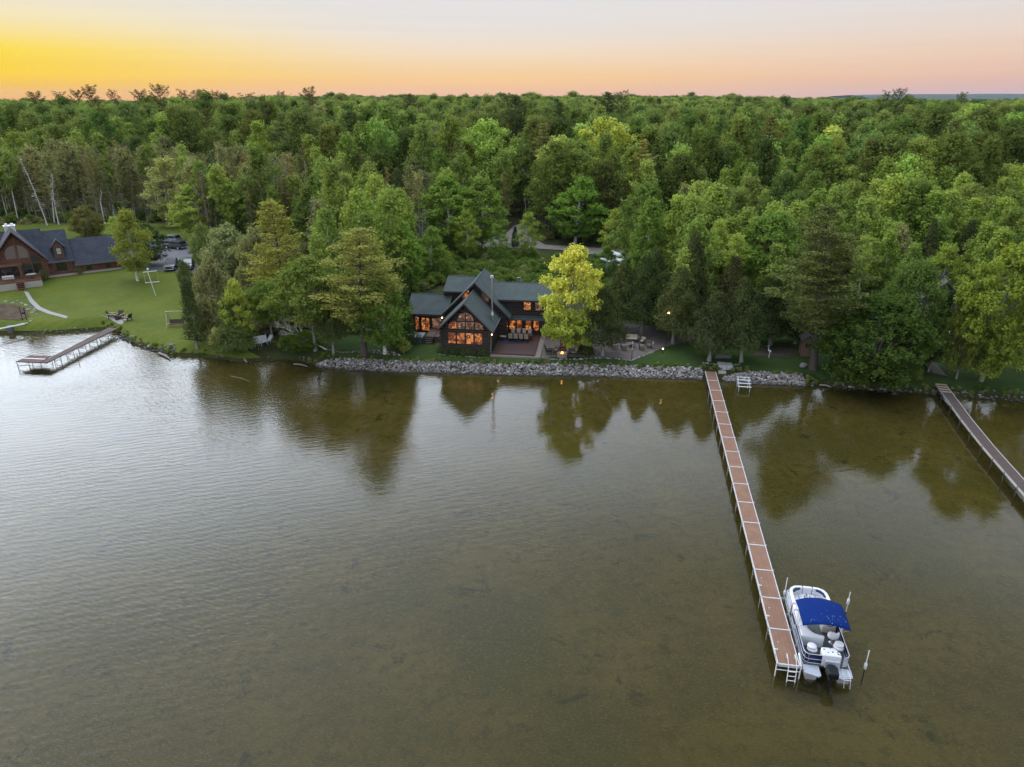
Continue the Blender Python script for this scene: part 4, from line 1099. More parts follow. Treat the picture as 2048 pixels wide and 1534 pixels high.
def logs(mb, x0, x1, z0, z1, y, r=.125, ext=.3, top=None, axis='x'):
    """a wall of stacked round logs between x0 and x1 at depth y; top(z)->(xa,xb) clips a gable"""
    z = z0 + r; k = 0
    while z < z1:
        a, b_ = (x0 - ext, x1 + ext) if top is None else top(z)
        if b_ - a > .25:
            if top is not None and z < z0 + .0: pass
            e = .12 if (k % 2) else 0
            p, q = ((a + e, y, z), (b_ - e, y, z)) if axis == 'x' else ((y, a + e, z), (y, b_ - e, z))
            mb.tube([p, q], r * 1.06, 8)
        z += r * 1.9; k += 1
    return mb
def scaled(poly, k):
    cx = sum(p[0] for p in poly) / len(poly); cz = sum(p[1] for p in poly) / len(poly)
    out = []
    for x, z in poly:
        d = math.hypot(x - cx, z - cz); out.append((cx + (x - cx) * (d + k) / d, cz + (z - cz) * (d + k) / d))
    return out
def window(parent, poly, y, glass, frame=None, proud=.16, fw=.09, mull=()):
    frame = frame or TRIM
    f = MB().prism_y(scaled(poly, fw), y - proud, y + .05)
    for (xa, za, xb, zb) in mull: f.box(xa, xb, y - proud - .05, y - proud + .01, za, zb)
    fo = f.build('window', frame, parent)
    MB().prism_y(poly, y - proud - .012, y - proud + .02).build('pane', glass, fo)
    return fo
def rect(x0, x1, z0, z1): return [(x0, z0), (x1, z0), (x1, z1), (x0, z1)]

cx_, cy_, cz_ = at(885, 703, 1.3)
cab = thing('log_cabin', 'dark log cabin with green roofs and lit arched window facing the lake', 'house', (cx_, cy_, 1.3), R(-7.4))
ROOM = mat('core_black', (.012, .009, .008), .9)
# solid cores behind the logs
MB().box(.05, 5.95, .05, 6.3, -1, 3.1).prism_y([(.05, 3.1), (5.95, 3.1), (3.0, 6.1)], .05, 6.3).build('inner_wall', ROOM, cab)
w_ = MB(); logs(w_, 0, 6.0, -.1, 3.05, 0)
logs(w_, 0, 6.0, 3.05, 6.1, 0, top=lambda z: (z - 3.05 + .05, 6.0 - (z - 3.05) - .05))
logs(w_, 0, 6.4, -.1, 3.0, 0, axis='y'); logs(w_, 0, 6.4, -.1, 3.0, 6.0, axis='y')
w_.build('front_room_wall', LOG, cab)
# big cross gable
MB().box(-.65, 7.15, 6.35, 13.2, -1, 3.6).prism_y([(-.65, 3.6), (7.15, 3.6), (3.25, 7.3)], 6.35, 13.2).build('inner_wall', ROOM, cab)
w_ = MB(); logs(w_, -.7, 7.2, -.1, 3.5, 6.3)
logs(w_, -.7, 7.2, 3.5, 7.2, 6.3, top=lambda z: (-.7 + (z - 3.4), 7.2 - (z - 3.4)))
w_.build('gable_wall', LOG, cab)
# upper storey bodies and wings
w_ = MB(); logs(w_, -1.45, 3, .0, 5.5, 9.6, ext=.35); logs(w_, 9.6, 13, .0, 5.5, -1.45, axis='y')
logs(w_, 4, 14.6, .2, 4.9, 8.0); logs(w_, 8, 14.5, .2, 4.9, 14.6, axis='y')
w_.build('upper_wall', LOG, cab)
MB().box(-1.4, 3, 9.7, 15, 0, 5.5).box(4, 14.5, 8.05, 15, -.5, 5.0).prism_x([(8.05, 4.98), (15.2, 4.98), (11.6, 6.1)], 14.3, 14.5).build('inner_wall', ROOM, cab)
w_ = MB(); logs(w_, -6.1, -.9, .1, 2.75, 7.05); logs(w_, 7, 12.4, .1, 2.75, -6.1, axis='y'); w_.build('wing_wall', LOG, cab)
MB().box(-6.05, -.7, 7.1, 12.4, -.5, 2.7).prism_x([(7.1, 2.7), (12.4, 2.7), (9.7, 4.5)], -6.1, -.8).build('inner_wall', ROOM, cab)
# roofs
def gable_roof(parent, name, ridge0, ridge1, eL0, eL1, eR0, eR1, m, t=.16, fascia=FASCIA):
    """ridge from front to back; left and right eaves"""
    r = MB().slab(eL0, ridge0, ridge1, eL1, t).slab(ridge0, eR0, eR1, ridge1, t)
    ro = r.build('roof', m, parent)
    f = MB()
    for a, b_ in ((eL0, ridge0), (ridge0, eR0)):
        a, b_ = Vector(a), Vector(b_); d = (Vector(ridge0) - Vector(ridge1)).normalized() * .04
        f.slab(a + d + Vector((0, 0, .03)), b_ + d + Vector((0, 0, .03)), b_ + Vector((0, 0, .03)) - d * .1, a + Vector((0, 0, .03)) - d * .1, .26)
    f.build('fascia', fascia, ro)
    cap = MB().tube([Vector(ridge0) + Vector((0, 0, .0)), Vector(ridge1)], .07, 6); cap.build('ridge_cap', m, ro)
    return ro
fr_ = gable_roof(cab, 'front', (3.05, -.85, 6.6), (3.05, 6.3, 6.6), (-.5, -.85, 3.03), (-.5, 6.3, 3.03), (6.6, -.85, 3.03), (6.6, 6.3, 3.03), ROOFG)
gable_roof(cab, 'big', (3.25, 5.5, 7.62), (3.25, 13.8, 7.62), (-1.2, 5.5, 3.2), (-1.2, 13.8, 3.2), (7.9, 5.5, 2.98), (7.9, 13.8, 2.98), ROOFG)
def xroof(parent, x0, x1, ye, ze, yr, zr, yb, zb, m, t=.16):
    """ridge runs along x; front eave at ye, ridge at yr, back eave at yb"""
    r = MB().slab((x0, ye, ze), (x1, ye, ze), (x1, yr, zr), (x0, yr, zr), t).slab((x0, yr, zr), (x1, yr, zr), (x1, yb, zb), (x0, yb, zb), t)
    ro = r.build('roof', m, parent)
    MB().box(x0, x1, ye - .05, ye + .02, ze - .2, ze + .03).build('fascia', FASCIA, ro)
    MB().tube([(x0, yr, zr), (x1, yr, zr)], .07, 6).build('ridge_cap', m, ro)
    return ro
xroof(cab, -1.75, 3.1, 9.0, 5.4, 12.5, 6.72, 16, 5.4, ROOFG)
xroof(cab, 3.3, 15.0, 7.3, 4.98, 11.6, 6.28, 15.9, 4.98, ROOFG)
xroof(cab, -6.35, -.6, 6.35, 2.86, 9.7, 4.78, 12.9, 2.9, ROOFG)
MB().slab((7.1, 6.9, 2.46), (14.8, 6.9, 2.46), (14.8, 7.95, 2.80), (7.1, 7.95, 2.80), .12).build('porch_roof', ROOFG, cab)
# chimney pipe
p_ = MB().tube([(6.0, 2.6, 3.0), (6.0, 2.6, 9.0)], .12, 12).tube([(6.0, 2.6, 9.0), (6.0, 2.6, 9.12)], .24, 12).tube([(6.0, 2.6, 9.2), (6.0, 2.6, 9.3)], .20, 12).tube([(6.0, 2.6, 4.3), (6.0, 2.6, 4.7)], [.3, .16], 12).tube([(6, 2.6, 9), (6, 2.6, 9.25)], .1, 8)
p_.build('stove_pipe', STEEL, cab)
MB().tube([(8.2, 12.4, 6.0), (8.2, 12.4, 6.7)], .16, 10).tube([(8.2, 12.4, 6.7), (8.2, 12.4, 6.8)], .26, 10).build('roof_vent', mat('grey_vent', (.10, .12, .12), .6), cab)
# arched window group of the front room
def arc(cx, cz, rx, rz, a0, a1, n=9):
    return [(cx + rx * math.cos(R(a0 + (a1 - a0) * i / n)), cz + rz * math.sin(R(a0 + (a1 - a0) * i / n))) for i in range(n + 1)]
zb = 3.14
window(cab, [(2.06, 4.22)] + [(3.03, 4.22)] + arc(3.03, 4.22, .97, 1.02, 90, 180), 0, LIT2)
window(cab, [(3.15, 4.22)] + arc(3.15, 4.22, .97, 1.02, 0, 90), 0, LIT2)
window(cab, rect(2.06, 3.03, zb, 4.06), 0, LIT2); window(cab, rect(3.15, 4.12, zb, 4.06), 0, LIT2)
window(cab, [(1.92, zb)] + arc(1.92, zb, 1.05, .98, 90, 180), 0, LIT)
window(cab, [(4.26, zb)] + arc(4.26, zb, 1.05, .98, 0, 90), 0, LIT2)
for xa in (.86, 1.98, 3.10, 4.22):
    window(cab, rect(xa, xa + .92, 1.22, 2.62), 0, LIT, fw=.07)
window(cab, [(1.55, 5.0), (2.35, 5.0), (2.35, 6.45), (1.55, 5.65)], 6.3, LIT); window(cab, [(4.15, 5.0), (4.95, 5.0), (4.95, 5.65), (4.15, 6.45)], 6.3, LIT2)
# wing, porch and upstairs windows
window(cab, rect(-5.2, -4.75, .5, 2.3), 7.0, LIT); window(cab, rect(-4.35, -3.3, .45, 2.2), 7.0, LIT, mull=[(-3.85, .45, -3.80, 2.2)]); window(cab, rect(-2.9, -1.7, .9, 2.2), 7.0, LIT2)
for a, b_, m_ in ((6.35, 7.25, LIT), (7.5, 8.3, LIT), (8.5, 9.15, LIT), (9.7, 10.4, LIT), (10.75, 11.45, LIT)):
    window(cab, rect(a, b_, .75, 2.05), 8.0, m_)
dr = MB().box(12.7, 13.5, 7.78, 7.95, .2, 2.15).build('door', TRIM, cab); MB().box(12.8, 13.4, 7.765, 7.8, .35, 2.05).build('pane', LIT, dr)
window(cab, rect(14.0, 14.35, .9, 1.9), 8.0, LIT)
window(cab, rect(9.45, 10.35, 3.55, 4.72), 8.0, LIT, mull=[(9.45, 4.10, 10.35, 4.15)]); window(cab, rect(10.95, 11.85, 3.55, 4.72), 8.0, LIT2, mull=[(10.95, 4.10, 11.85, 4.15)])
window(cab, rect(12.6, 13.4, 3.55, 4.72), 8.0, GLASS)
# foundation, gutters and lamps under the eave
MB().tube([(6.55, -.9, 2.95), (6.62, 6.1, 2.95)], .05, 6).tube([(6.55, -.85, 2.95), (6.25, -.1, 2.3), (6.2, -.1, -.05)], .04, 6).build('gutter', mat('grey_gutter', (.35, .35, .35), .5), cab)
def lamp(parent, p, name='wall_light', pw=6, r=.07, col=(1, .6, .28)):
    o = MB().box(p[0] - .06, p[0] + .06, p[1], p[1] + .1, p[2] - .04, p[2] + .12).build(name, TRIM, parent)
    MB().ball(p, r, 8).build('bulb', BULB, o)
    ld = bpy.data.lights.new('lamp_light', 'POINT'); ld.energy = pw; ld.color = col; ld.shadow_soft_size = .1
    lo = bpy.data.objects.new('lamp_light', ld); C.objects.link(lo); lo.parent = o; lo.location = (p[0], p[1] - .25, p[2] - .05)
lamp(cab, (-1.5, 6.75, 2.35), pw=14, r=.08); lamp(cab, (6.45, 4.2, 2.7), pw=5); lamp(cab, (6.45, -.7, 2.75), pw=5); lamp(cab, (7.0, 7.6, 2.3), pw=14, r=.04); lamp(cab, (12.2, 7.6, 2.3), pw=10, r=.04)
def cp(x, y, z=0):   # cabin coordinates -> world
    a = R(-7.4); return (cx_ + x * math.cos(a) - y * math.sin(a), cy_ + x * math.sin(a) + y * math.cos(a), 1.3 + z)
CR = R(-7.4)
# deck in front of the porch
dk = thing('wooden_deck', 'low reddish brown deck with paver edge beside the cabin front room', 'deck', cp(6.35, -.6), CR)
MB().box(.1, 5.4, 0, 8.4, -.3, .30).build('deck_boards', mat('red_deck', (.060, .030, .025), .6, var=.25, vscale=2, stretch=(.6, 9, 1)), dk)
MB().box(-.1, 6.1, -.38, -.004, -.3, .14).box(5.404, 6.1, 0, 8.0, -.3, .14).build('paver_edge', mat('paver_edge', (.21, .175, .15), .9, var=.2, vscale=3), dk)
MB().rbox(2.0, 5.0, .31, .325, 3.2, 2.2).build('rug', mat('dark_rug', (.03, .03, .05), .95, var=.4), dk)
# dining set
TAN = mat('tan_sling', (.33, .28, .22), .8, var=.12, vscale=8); IRON = mat('dark_iron', (.018, .016, .015), .5)
def dining_chair(x, y, rot, label, grp, first=[None]):
    if first[0] is None:
        e = thing('dining_chair', label, 'chair', (x, y, 1.61), rot, grp)
        MB().box(-.24, .24, -.25, .25, .42, .47).build('seat', TAN, e, .015)
        MB().add([(-.25, -.24, .45), (.25, -.24, .45), (.25, -.38, 1.12), (-.25, -.38, 1.12), (-.25, -.28, .45), (.25, -.28, .45), (.25, -.42, 1.12), (-.25, -.42, 1.12)],
                 [(0, 1, 2, 3), (7, 6, 5, 4), (0, 4, 5, 1), (1, 5, 6, 2), (2, 6, 7, 3), (3, 7, 4, 0)]).build('backrest', TAN, e)
        for sx in (-.24, .24):
            for sy in (-.23, .23): MB().tube([(sx, sy, .44), (sx * 1.08, sy * 1.1, 0)], .018, 6).build('leg', IRON, e)
            MB().tube([(sx, -.3, .66), (sx * 1.12, .2, .66), (sx * 1.1, .24, .44)], .017, 6).build('armrest', IRON, e)
        first[0] = e
        return e
    c = copy_tree(first[0]); c.location = (x, y, 1.61); c.rotation_euler = (0, 0, rot); tag(c, label, 'chair', grp); return c
for i in range(4):
    p = cp(8.12 + .69 * i, 4.3); dining_chair(p[0], p[1], CR, ['leftmost', 'second from left', 'third from left', 'rightmost'][i] + ' tan chair with its back to the lake at the cabin dining table', 'tan chairs at the cabin dining table')
for i in range(4):
    p = cp(8.2 + .74 * i, 5.95); dining_chair(p[0], p[1], CR + math.pi, ['leftmost', 'second from left', 'third from left', 'rightmost'][i] + ' tan chair on the house side of the cabin dining table', 'tan chairs at the cabin dining table')
p = cp(9.3, 5.1); tb = thing('dining_table', 'long dark dining table between two rows of tan chairs on the deck', 'table', (p[0], p[1], 1.6), CR)
MB().box(-1.6, 1.6, -.48, .48, .70, .75).build('tabletop', mat('dark_table', (.05, .04, .035), .4), tb, .01)
for sx in (-1.45, 1.45):
    for sy in (-.4, .4): MB().tube([(sx, sy, .7), (sx, sy, 0)], .03, 6).build('leg', IRON, tb)
p = cp(7.1, 4.6); ss = thing('side_table', 'small side table left of the dining chairs against the cabin', 'table', (p[0], p[1], 1.6), CR)
MB().box(-.4, .4, -.25, .25, .5, .55).build('tabletop', TAN, ss); [MB().tube([(a, b_, .5), (a, b_, 0)], .02, 6).build('leg', IRON, ss) for a in (-.35, .35) for b_ in (-.2, .2)]

# hot tub and steps beside the wing
p = cp(-4.2, 3.5); ht = thing('hot_tub', 'blue grey hot tub with folded cover beside the cabin wing', 'hot tub', (p[0], p[1], 1.3), CR)
MB().box(-.95, .95, -1, 1, 0, .80).build('shell', mat('tub_blue', (.045, .075, .10), .5, var=.2), ht, .08)
MB().box(-1, .02, -1.05, 1.05, .82, .92).box(.03, 1.0, -1.05, 1.05, .82, .92).build('cover', mat('tub_cover', (.16, .17, .17), .6, var=.15), ht, .04)
MB().tube([(0, -1.1, .2), (0.02, -1.0, .94), (0.02, 1.0, .94)], .02, 6).build('cover_bar', ALU, ht)
p = cp(-2.45, 3.6); st = thing('porch_steps', 'dark wooden steps between the hot tub and the cabin front room', 'steps', (p[0], p[1], 1.3), CR)
for k in range(4): MB().box(-.55, .55, -1.15 + k * .3, -.87 + k * .3, .16 + k * .19, .21 + k * .19).build('tread', mat('step_wood', (.09, .06, .05), .7, var=.2), st)
MB().box(-.6, -.55, -1.2, 1.4, 0, .85).box(.55, .6, -1.2, 1.4, 0, .85).box(-.6, .6, .05, 3.2, .72, .8).box(.62, 2.3, -.2, 3.2, 0, .78).build('landing', mat('step_wood', (.09, .06, .05)), st)

# fire pit and its chairs
STONE = mat('fire_stone', (.24, .20, .175), .9, var=.3, vscale=6)
p = cp(15.1, .15); fp = thing('fire_pit', 'round stone fire pit with burning fire on the patio', 'fire pit', (p[0], p[1], 1.36), 0)
MB().lathe([(.62, -.1), (.66, .38), (.64, .42), (.40, .42), (.38, .15), (.0, .12)], 20).build('ring', STONE, fp)
MB().tube([(-.25, -.1, .2), (.25, .12, .3)], .06, 6).tube([(-.2, .15, .2), (.2, -.15, .32)], .06, 6).build('firewood', mat('char', (.02, .015, .012), .9), fp)
FLM = mat('flame', (1, .4, .1), .5, emit=(1.0, .42, .10), estr=5)
fl = MB()
for k in range(6):
    a = k * 1.05; r_0 = .13 if k else 0
    fl.tube([(r_0 * math.cos(a), r_0 * math.sin(a), .25), (r_0 * .9 * math.cos(a) + .03, r_0 * math.sin(a), .42), (r_0 * .4 * math.cos(a), r_0 * .4 * math.sin(a), .52 + .04 * (k % 3))], [.07, .055, .005], 6)
fl.build('flame', FLM, fp)
ld = bpy.data.lights.new('fire_light', 'POINT'); ld.energy = 12; ld.color = (1, .42, .12); ld.shadow_soft_size = .15
lo = bpy.data.objects.new('fire_light', ld); C.objects.link(lo); lo.parent = fp; lo.location = (0, 0, .7)
DCUSH = mat('charcoal_cushion', (.05, .043, .038), .85, var=.2); BRN = mat('brown_sling', (.115, .088, .068), .8, var=.15)
def lounge_chair(x, y, z, rot, label, wide=.62, cush=None, first={}, back=.62, group=None, nm='patio_chair'):
    key = (wide, id(cush), back)
    if key not in first:
        e = thing(nm, label, 'chair' if wide < 1 else 'sofa', (x, y, z), rot, group)
        h = wide / 2
        MB().box(-h, h, -.32, .32, .28, .36).build('seat_frame', IRON, e)
        MB().box(-h + .04, h - .04, -.30, .30, .36, .48).build('seat_cushion', cush, e, .03)
        MB().add([(-h + .03, -.30, .42), (h - .03, -.30, .42), (h - .03, -.46, .42 + back), (-h + .03, -.46, .42 + back), (-h + .03, -.38, .40), (h - .03, -.38, .40), (h - .03, -.54, .40 + back), (-h + .03, -.54, .40 + back)],
                 [(0, 1, 2, 3), (7, 6, 5, 4), (0, 4, 5, 1), (1, 5, 6, 2), (2, 6, 7, 3), (3, 7, 4, 0)]).build('backrest', cush, e)
        for s in (-1, 1):
            MB().box(s * h - .04, s * h + .04, -.36, .34, .54, .60).build('armrest', IRON, e)
            for yy in (-.3, .3): MB().tube([(s * h, yy, .56), (s * h, yy, 0)], .025, 6).build('leg', IRON, e)
        first[key] = e
        return e
    c = copy_tree(first[key]); c.location = (x, y, z); c.rotation_euler = (0, 0, rot); c.name = nm; tag(c, label, 'chair' if wide < 1 else 'sofa', group); return c
def zpat(x, y): return float(gz(x, y)) + .085
for (lx, ly, a, lab, wd, cu, bk) in [
    (15.25, 1.75, math.pi, 'wide brown high backed seat behind the fire pit', 1.15, BRN, 1.0),
    (13.35, .9, -1.2, 'dark chair nearest the deck at the fire pit', .62, DCUSH, .75), (14.1, 1.3, -2.4, 'low tan chair left of the fire pit', .62, TAN, .5),
    (16.4, .9, 1.9, 'tan footstool chair right of the fire pit', .62, TAN, .5), (17.0, 1.5, 2.2, 'dark chair under the golden maple', .62, DCUSH, .75)]:
    p = cp(lx, ly); lounge_chair(p[0], p[1], zpat(p[0], p[1]), CR + a, lab, wd, cu, back=bk, group='seats around the fire pit')
for (px, py, a, lab, wd) in [
    (1228, 700, -1.3, 'tan patio chair at the left end of the seating circle'), (1246, 700, .2, 'tan armless footstool in front of the left patio chair'), (1240, 686, -2.0, 'tan patio chair at the back left of the seating circle'),
    (1284, 700, .3, 'tan footstool right of the round patio table'), (1298, 697, 1.4, 'tan patio chair at the right end of the seating circle'), (1282, 690, 2.2, 'tan patio chair at the back right of the seating circle')] and \
    [(a[0], a[1], a[2], a[3], .62) for a in [
    (1229, 699, -1.3, 'tan patio chair at the left end of the seating circle'), (1247, 700, .2, 'tan patio chair with its back to the lake, left of the round table'), (1241, 686, -2.6, 'tan patio chair at the back left of the seating circle'),
    (1283, 700, -.1, 'tan patio chair with its back to the lake, right of the round table'), (1298, 697, 1.4, 'tan patio chair at the right end of the seating circle'), (1284, 689, 2.6, 'tan patio chair at the back right of the seating circle')]]:
    x, y, z = gp(px, py); lounge_chair(x, y, zpat(x, y), a, lab, wd, TAN, back=.42, group='tan seats on the patio')
x, y, z = gp(1262, 684); lounge_chair(x, y, zpat(x, y), math.pi - .1, 'long tan patio sofa behind the round table', 1.7, TAN, back=.42, nm='patio_sofa')
def round_table(x, y, z, label, r=.5, h=.45, m=None):
    e = thing('round_table', label, 'table', (x, y, z))
    MB().lathe([(r, h - .04), (r, h), (0.001, h)], 20).build('tabletop', m or mat('table_grey', (.14, .13, .12), .4), e)
    MB().tube([(0, 0, h - .04), (0, 0, .04)], .05, 8).lathe([(r * .6, 0), (r * .6, .04), (.05, .06)], 14).build('pedestal', IRON, e)
    return e
x, y, z = gp(1262, 694); round_table(x, y, zpat(x, y), 'round grey table in the middle of the patio seats')
x, y, z = gp(1273, 682); rt = thing('side_table', 'small square side table at the right end of the patio sofa', 'table', (x, y, zpat(x, y)))
MB().box(-.3, .3, -.3, .3, .45, .5).build('tabletop', TAN, rt); [MB().tube([(a, b_, .45), (a, b_, 0)], .02, 6).build('leg', IRON, rt) for a in (-.27, .27) for b_ in (-.27, .27)]
# wind ornament, lanterns
x, y, z = gp(1263, 722); wo_ = thing('garden_ornament', 'tall iron hoop ornament on a post at the patio edge', 'ornament', (x, y, z))
MB().tube([(0, 0, 0), (0, 0, 1.3)], .05, 8).build('post', mat('rust_post', (.07, .04, .03), .8), wo_)
rg = MB(); rg.tube([(.42 * math.cos(k * math.pi / 12), 0, 1.75 + .42 * math.sin(k * math.pi / 12)) for k in range(25)], .02, 6); rg.tube([(0, .42 * math.cos(k * math.pi / 12), 1.75 + .42 * math.sin(k * math.pi / 12)) for k in range(25)], .02, 6); rg.build('hoop', IRON, wo_)
MB().tube([(0, 0, 1.3), (0, 0, 2.4)], .035, 8).ball((0, 0, 2.45), .07).build('glass_tube', mat('glass_white', (.6, .62, .62), .2), wo_)
def lantern(px, py, h, label, zt=None):
    x, y, z = gp(px, py); e = thing('lantern', label, 'lantern', (x, y, z))
    MB().tube([(0, 0, 0), (0, 0, h)], .04, 8).build('post', TRIM, e)
    MB().box(-.1, .1, -.1, .1, h, h + .03).box(-.11, .11, -.11, .11, h + .26, h + .30).build('cap', TRIM, e)
    MB().ball((0, 0, h + .14), .085, 8).build('bulb', BULB, e)
    ld = bpy.data.lights.new('lantern_light', 'POINT'); ld.energy = 10; ld.color = (1, .6, .28); ld.shadow_soft_size = .1
    lo = bpy.data.objects.new('lantern_light', ld); C.objects.link(lo); lo.parent = e; lo.location = (0, -.2, h + .14)
lantern(1325, 708, .55, 'lit lantern on a short post at the right end of the patio')
lantern(1331, 697, 4.6, 'lit lantern on a tall pole among the patio cedars')

# ================================================================== brown log house on the left
HX, HY = -80.29, 118.79
HR = R(35.4)
BLOG, t, b = newmat('brown_logs'); v = mapped(t, 'Object', (.6, .6, 4))
L(mixrgb(t, mr(t, noise(t, v, 1.6, 5, .7), .35, .7, 0, 1), (.085, .032, .018), (.17, .070, .036)), b.inputs['Base Color'], t); b.inputs['Roughness'].default_value = .6
BROWN = mat('brown_trim', (.15, .07, .042), .6, var=.2); FB = mat('grey_brown_fascia', (.13, .11, .11), .6, var=.15)
FSTONE = mat('pale_fieldstone', (.34, .31, .28), .9, var=.45, vscale=5, col2=(.40, .37, .34))
BCORE = mat('brown_core', (.07, .03, .018), .9)
hz = 1.95
hs = thing('log_house', 'large brown log house with dark blue roof and white stone chimney', 'house', (HX, HY, hz), HR)
MB().box(.1, 4.2, .1, 8.5, .5, 2.9).box(4.2, 11.3, .1, 8.5, .5, 2.0).box(-8, .0, -.9, 8.5, -.8, 3.6).prism_y([(-7.4, 3.6), (.3, 3.6), (-3.53, 8.3)], -.9, 6).prism_x([(.2, 2.9), (8.7, 2.9), (4.5, 7.0)], .1, 4.2).prism_x([(.2, 2.0), (8.7, 2.0), (4.5, 5.3)], 11.1, 11.3).build('inner_wall', BCORE, hs)
w_ = MB(); logs(w_, 0, 4.2, .55, 2.95, .02, ext=.0); logs(w_, 4.25, 11.35, .55, 2.05, .02, ext=.15); logs(w_, 0, 8.5, .55, 2.0, 11.35, ext=.1, axis='y')
w_.build('side_wall', BLOG, hs)
w_ = MB(); logs(w_, -7.4, .3, .8, 3.6, -1.0, ext=.15); logs(w_, -7.4, .3, 3.6, 8.2, -1.0, top=lambda z: (-7.3 + (z - 3.6) * .83, .25 - (z - 3.6) * .83)); logs(w_, -1, 0, .8, 3.4, .3, ext=.1, axis='y')
w_.build('gable_wall', BLOG, hs)
MB().box(-.1, 11.45, -.12, .1, -1.2, .56).box(11.3, 11.5, -.1, 8.5, -.6, .56).build('foundation', FSTONE, hs)
gable_roof(hs, 'g', (-3.53, -2.2, 8.85), (-3.53, 6, 8.85), (-7.75, -2.2, 3.75), (-7.75, 6, 3.75), (.62, -2.2, 3.75), (.62, 4.2, 3.75), ROOFB, t=.2, fascia=FB)
def xroof2(x0, x1, ye, ze, yr, zr, yb, zb):
    ro = MB().slab((x0, ye, ze), (x1, ye, ze), (x1, yr, zr), (x0, yr, zr), .18).slab((x0, yr, zr), (x1, yr, zr), (x1, yb, zb), (x0, yb, zb), .18).build('roof', ROOFB, hs)
    MB().box(x0, x1, ye - .05, ye + .02, ze - .24, ze + .02).build('fascia', FB, ro)
xroof2(.1, 4.35, -.5, 2.92, 4.5, 7.5, 9.5, 2.92); xroof2(4.36, 11.75, -.5, 1.98, 4.5, 5.72, 9.5, 2.0); xroof2(-9, .75, 1.5, 4.6, 4.7, 7.95, 9.5, 3)
# chimney
ch = MB().box(-4.3, -2.75, 2.2, 3.2, 6, 9.0).build('chimney', mat('white_stone', (.58, .56, .54), .9, var=.25, vscale=7), hs)
MB().box(-4.4, -2.65, 2.1, 3.3, 9.0, 9.15).build('cap', WHITE, ch); MB().box(-4.15, -3.75, 2.4, 2.9, 9.15, 9.45).build('flue', WHITE, ch); MB().box(-3.3, -2.9, 2.4, 2.9, 9.15, 9.45).build('flue', WHITE, ch)
# dormer
dm = MB().box(1.75, 3.2, 0, 2.6, 3.2, 5.3).prism_y([(1.75, 5.3), (3.2, 5.3), (2.47, 6.3)], 0, 3).build('dormer', BLOG, hs)
MB().slab((1.35, -.35, 5.15), (2.47, -.35, 6.55), (2.47, 4, 6.55), (1.35, 4, 5.15), .14).slab((2.47, -.35, 6.55), (3.6, -.35, 5.15), (3.6, 4, 5.15), (2.47, 4, 6.55), .14).build('dormer_roof', ROOFB, dm)
wd_ = MB().prism_y(rect(2.1, 2.9, 3.95, 5.1), -.07, 0).build('dormer_window', IRON, dm); MB().prism_y(rect(2.18, 2.82, 4.03, 4.5), -.09, -.06).prism_y(rect(2.18, 2.82, 4.56, 5.02), -.09, -.06).build('pane', mat('sky_glass', (.35, .42, .42), .1, spec=.8), wd_)
def hwin(poly, y, mull=(), g=GLASS): return window(hs, poly, y, g, frame=BROWN, proud=.14, fw=.1, mull=mull)
hwin(rect(1.55, 3.15, 1.15, 2.75), 0); hwin(rect(6.0, 6.85, .8, 1.9), 0); hwin(rect(9.0, 9.8, .8, 1.9), 0)
hwin([(-3.65, 4.2), (-3.65, 6.3)] + arc(-3.65, 4.9, 1.45, 1.45, 95, 180, 7) + [(-5.1, 4.2)], -1.0, g=mat('pale_glass', (.16, .125, .11), .15, spec=.7))
hwin([(-3.35, 4.2), (-2.0, 4.2), (-1.9, 4.9)] + arc(-3.35, 4.9, 1.45, 1.45, 0, 85, 7), -1.0, g=mat('pale_glass', (.16, .125, .11)))
hwin([(-1.75, 3.3), (-.35, 3.3)] + arc(-1.75, 3.3, 1.4, 1.3, 0, 90, 6), -1.0)
hwin(rect(-3.2, -1.9, 1.3, 3.1), -1.0); hwin(rect(-1.7, -.5, 1.3, 3.1), -1.0); hwin(rect(-5.6, -3.5, 1.3, 3.1), -1.0); hwin(rect(-7.2, -5.8, 1.3, 3.1), -1.0)
# porch
MB().box(-8.5, -1.0, -5.0, -.95, .95, 1.15).box(-8.5, -3.2, -3.2, -.95, 3.35, 3.6).build('porch_deck', mat('porch_wood', (.16, .075, .05), .7, var=.2), hs)
MB().box(-8.4, -4.7, -5.0, -4.7, -1.4, .93).box(-3.5, -1.05, -5.0, -4.7, -1.4, .93).box(-1.3, -1.02, -4.7, -.9, -1.2, .93).build('porch_foundation', FSTONE, hs)
rl = MB()
for a, b_ in ((-8.4, -4.7), (-3.5, -1.05)):
    rl.box(a, b_, -5.0, -4.92, 1.95, 2.03); rl.box(a, b_, -5.0, -4.92, 1.3, 1.36)
    x_ = a
    while x_ < b_: rl.box(x_, x_ + .06, -4.98, -4.94, 1.15, 1.95); x_ += .22
for x_ in (-1.1,):
    rl.box(x_, x_ + .08, -5, -1, 1.95, 2.03)
x_ = -8.3
while x_ < -3.2: rl.box(x_, x_ + .05, -3.2, -3.15, 3.6, 4.3); x_ += .3
rl.box(-8.5, -3.15, -3.22, -3.14, 4.3, 4.38)
rl.build('railing', BROWN, hs)
MB().box(-3.75, -3.55, -3.3, -3.1, 1.15, 3.4).box(-3.62, -3.38, -1.3, -1.15, 1.15, 7.6).build('porch_post', BROWN, hs)
sp_ = thing('porch_steps', 'brown wooden steps leading down from the log house porch to the path', 'steps', (HX, HY, hz), HR)
for k in range(8):
    MB().box(-4.6, -3.6, -5.3 - k * .28, -5.02 - k * .28, .86 - k * .24, .92 - k * .24).build('tread', mat('porch_wood', (.16, .075, .05)), sp_)
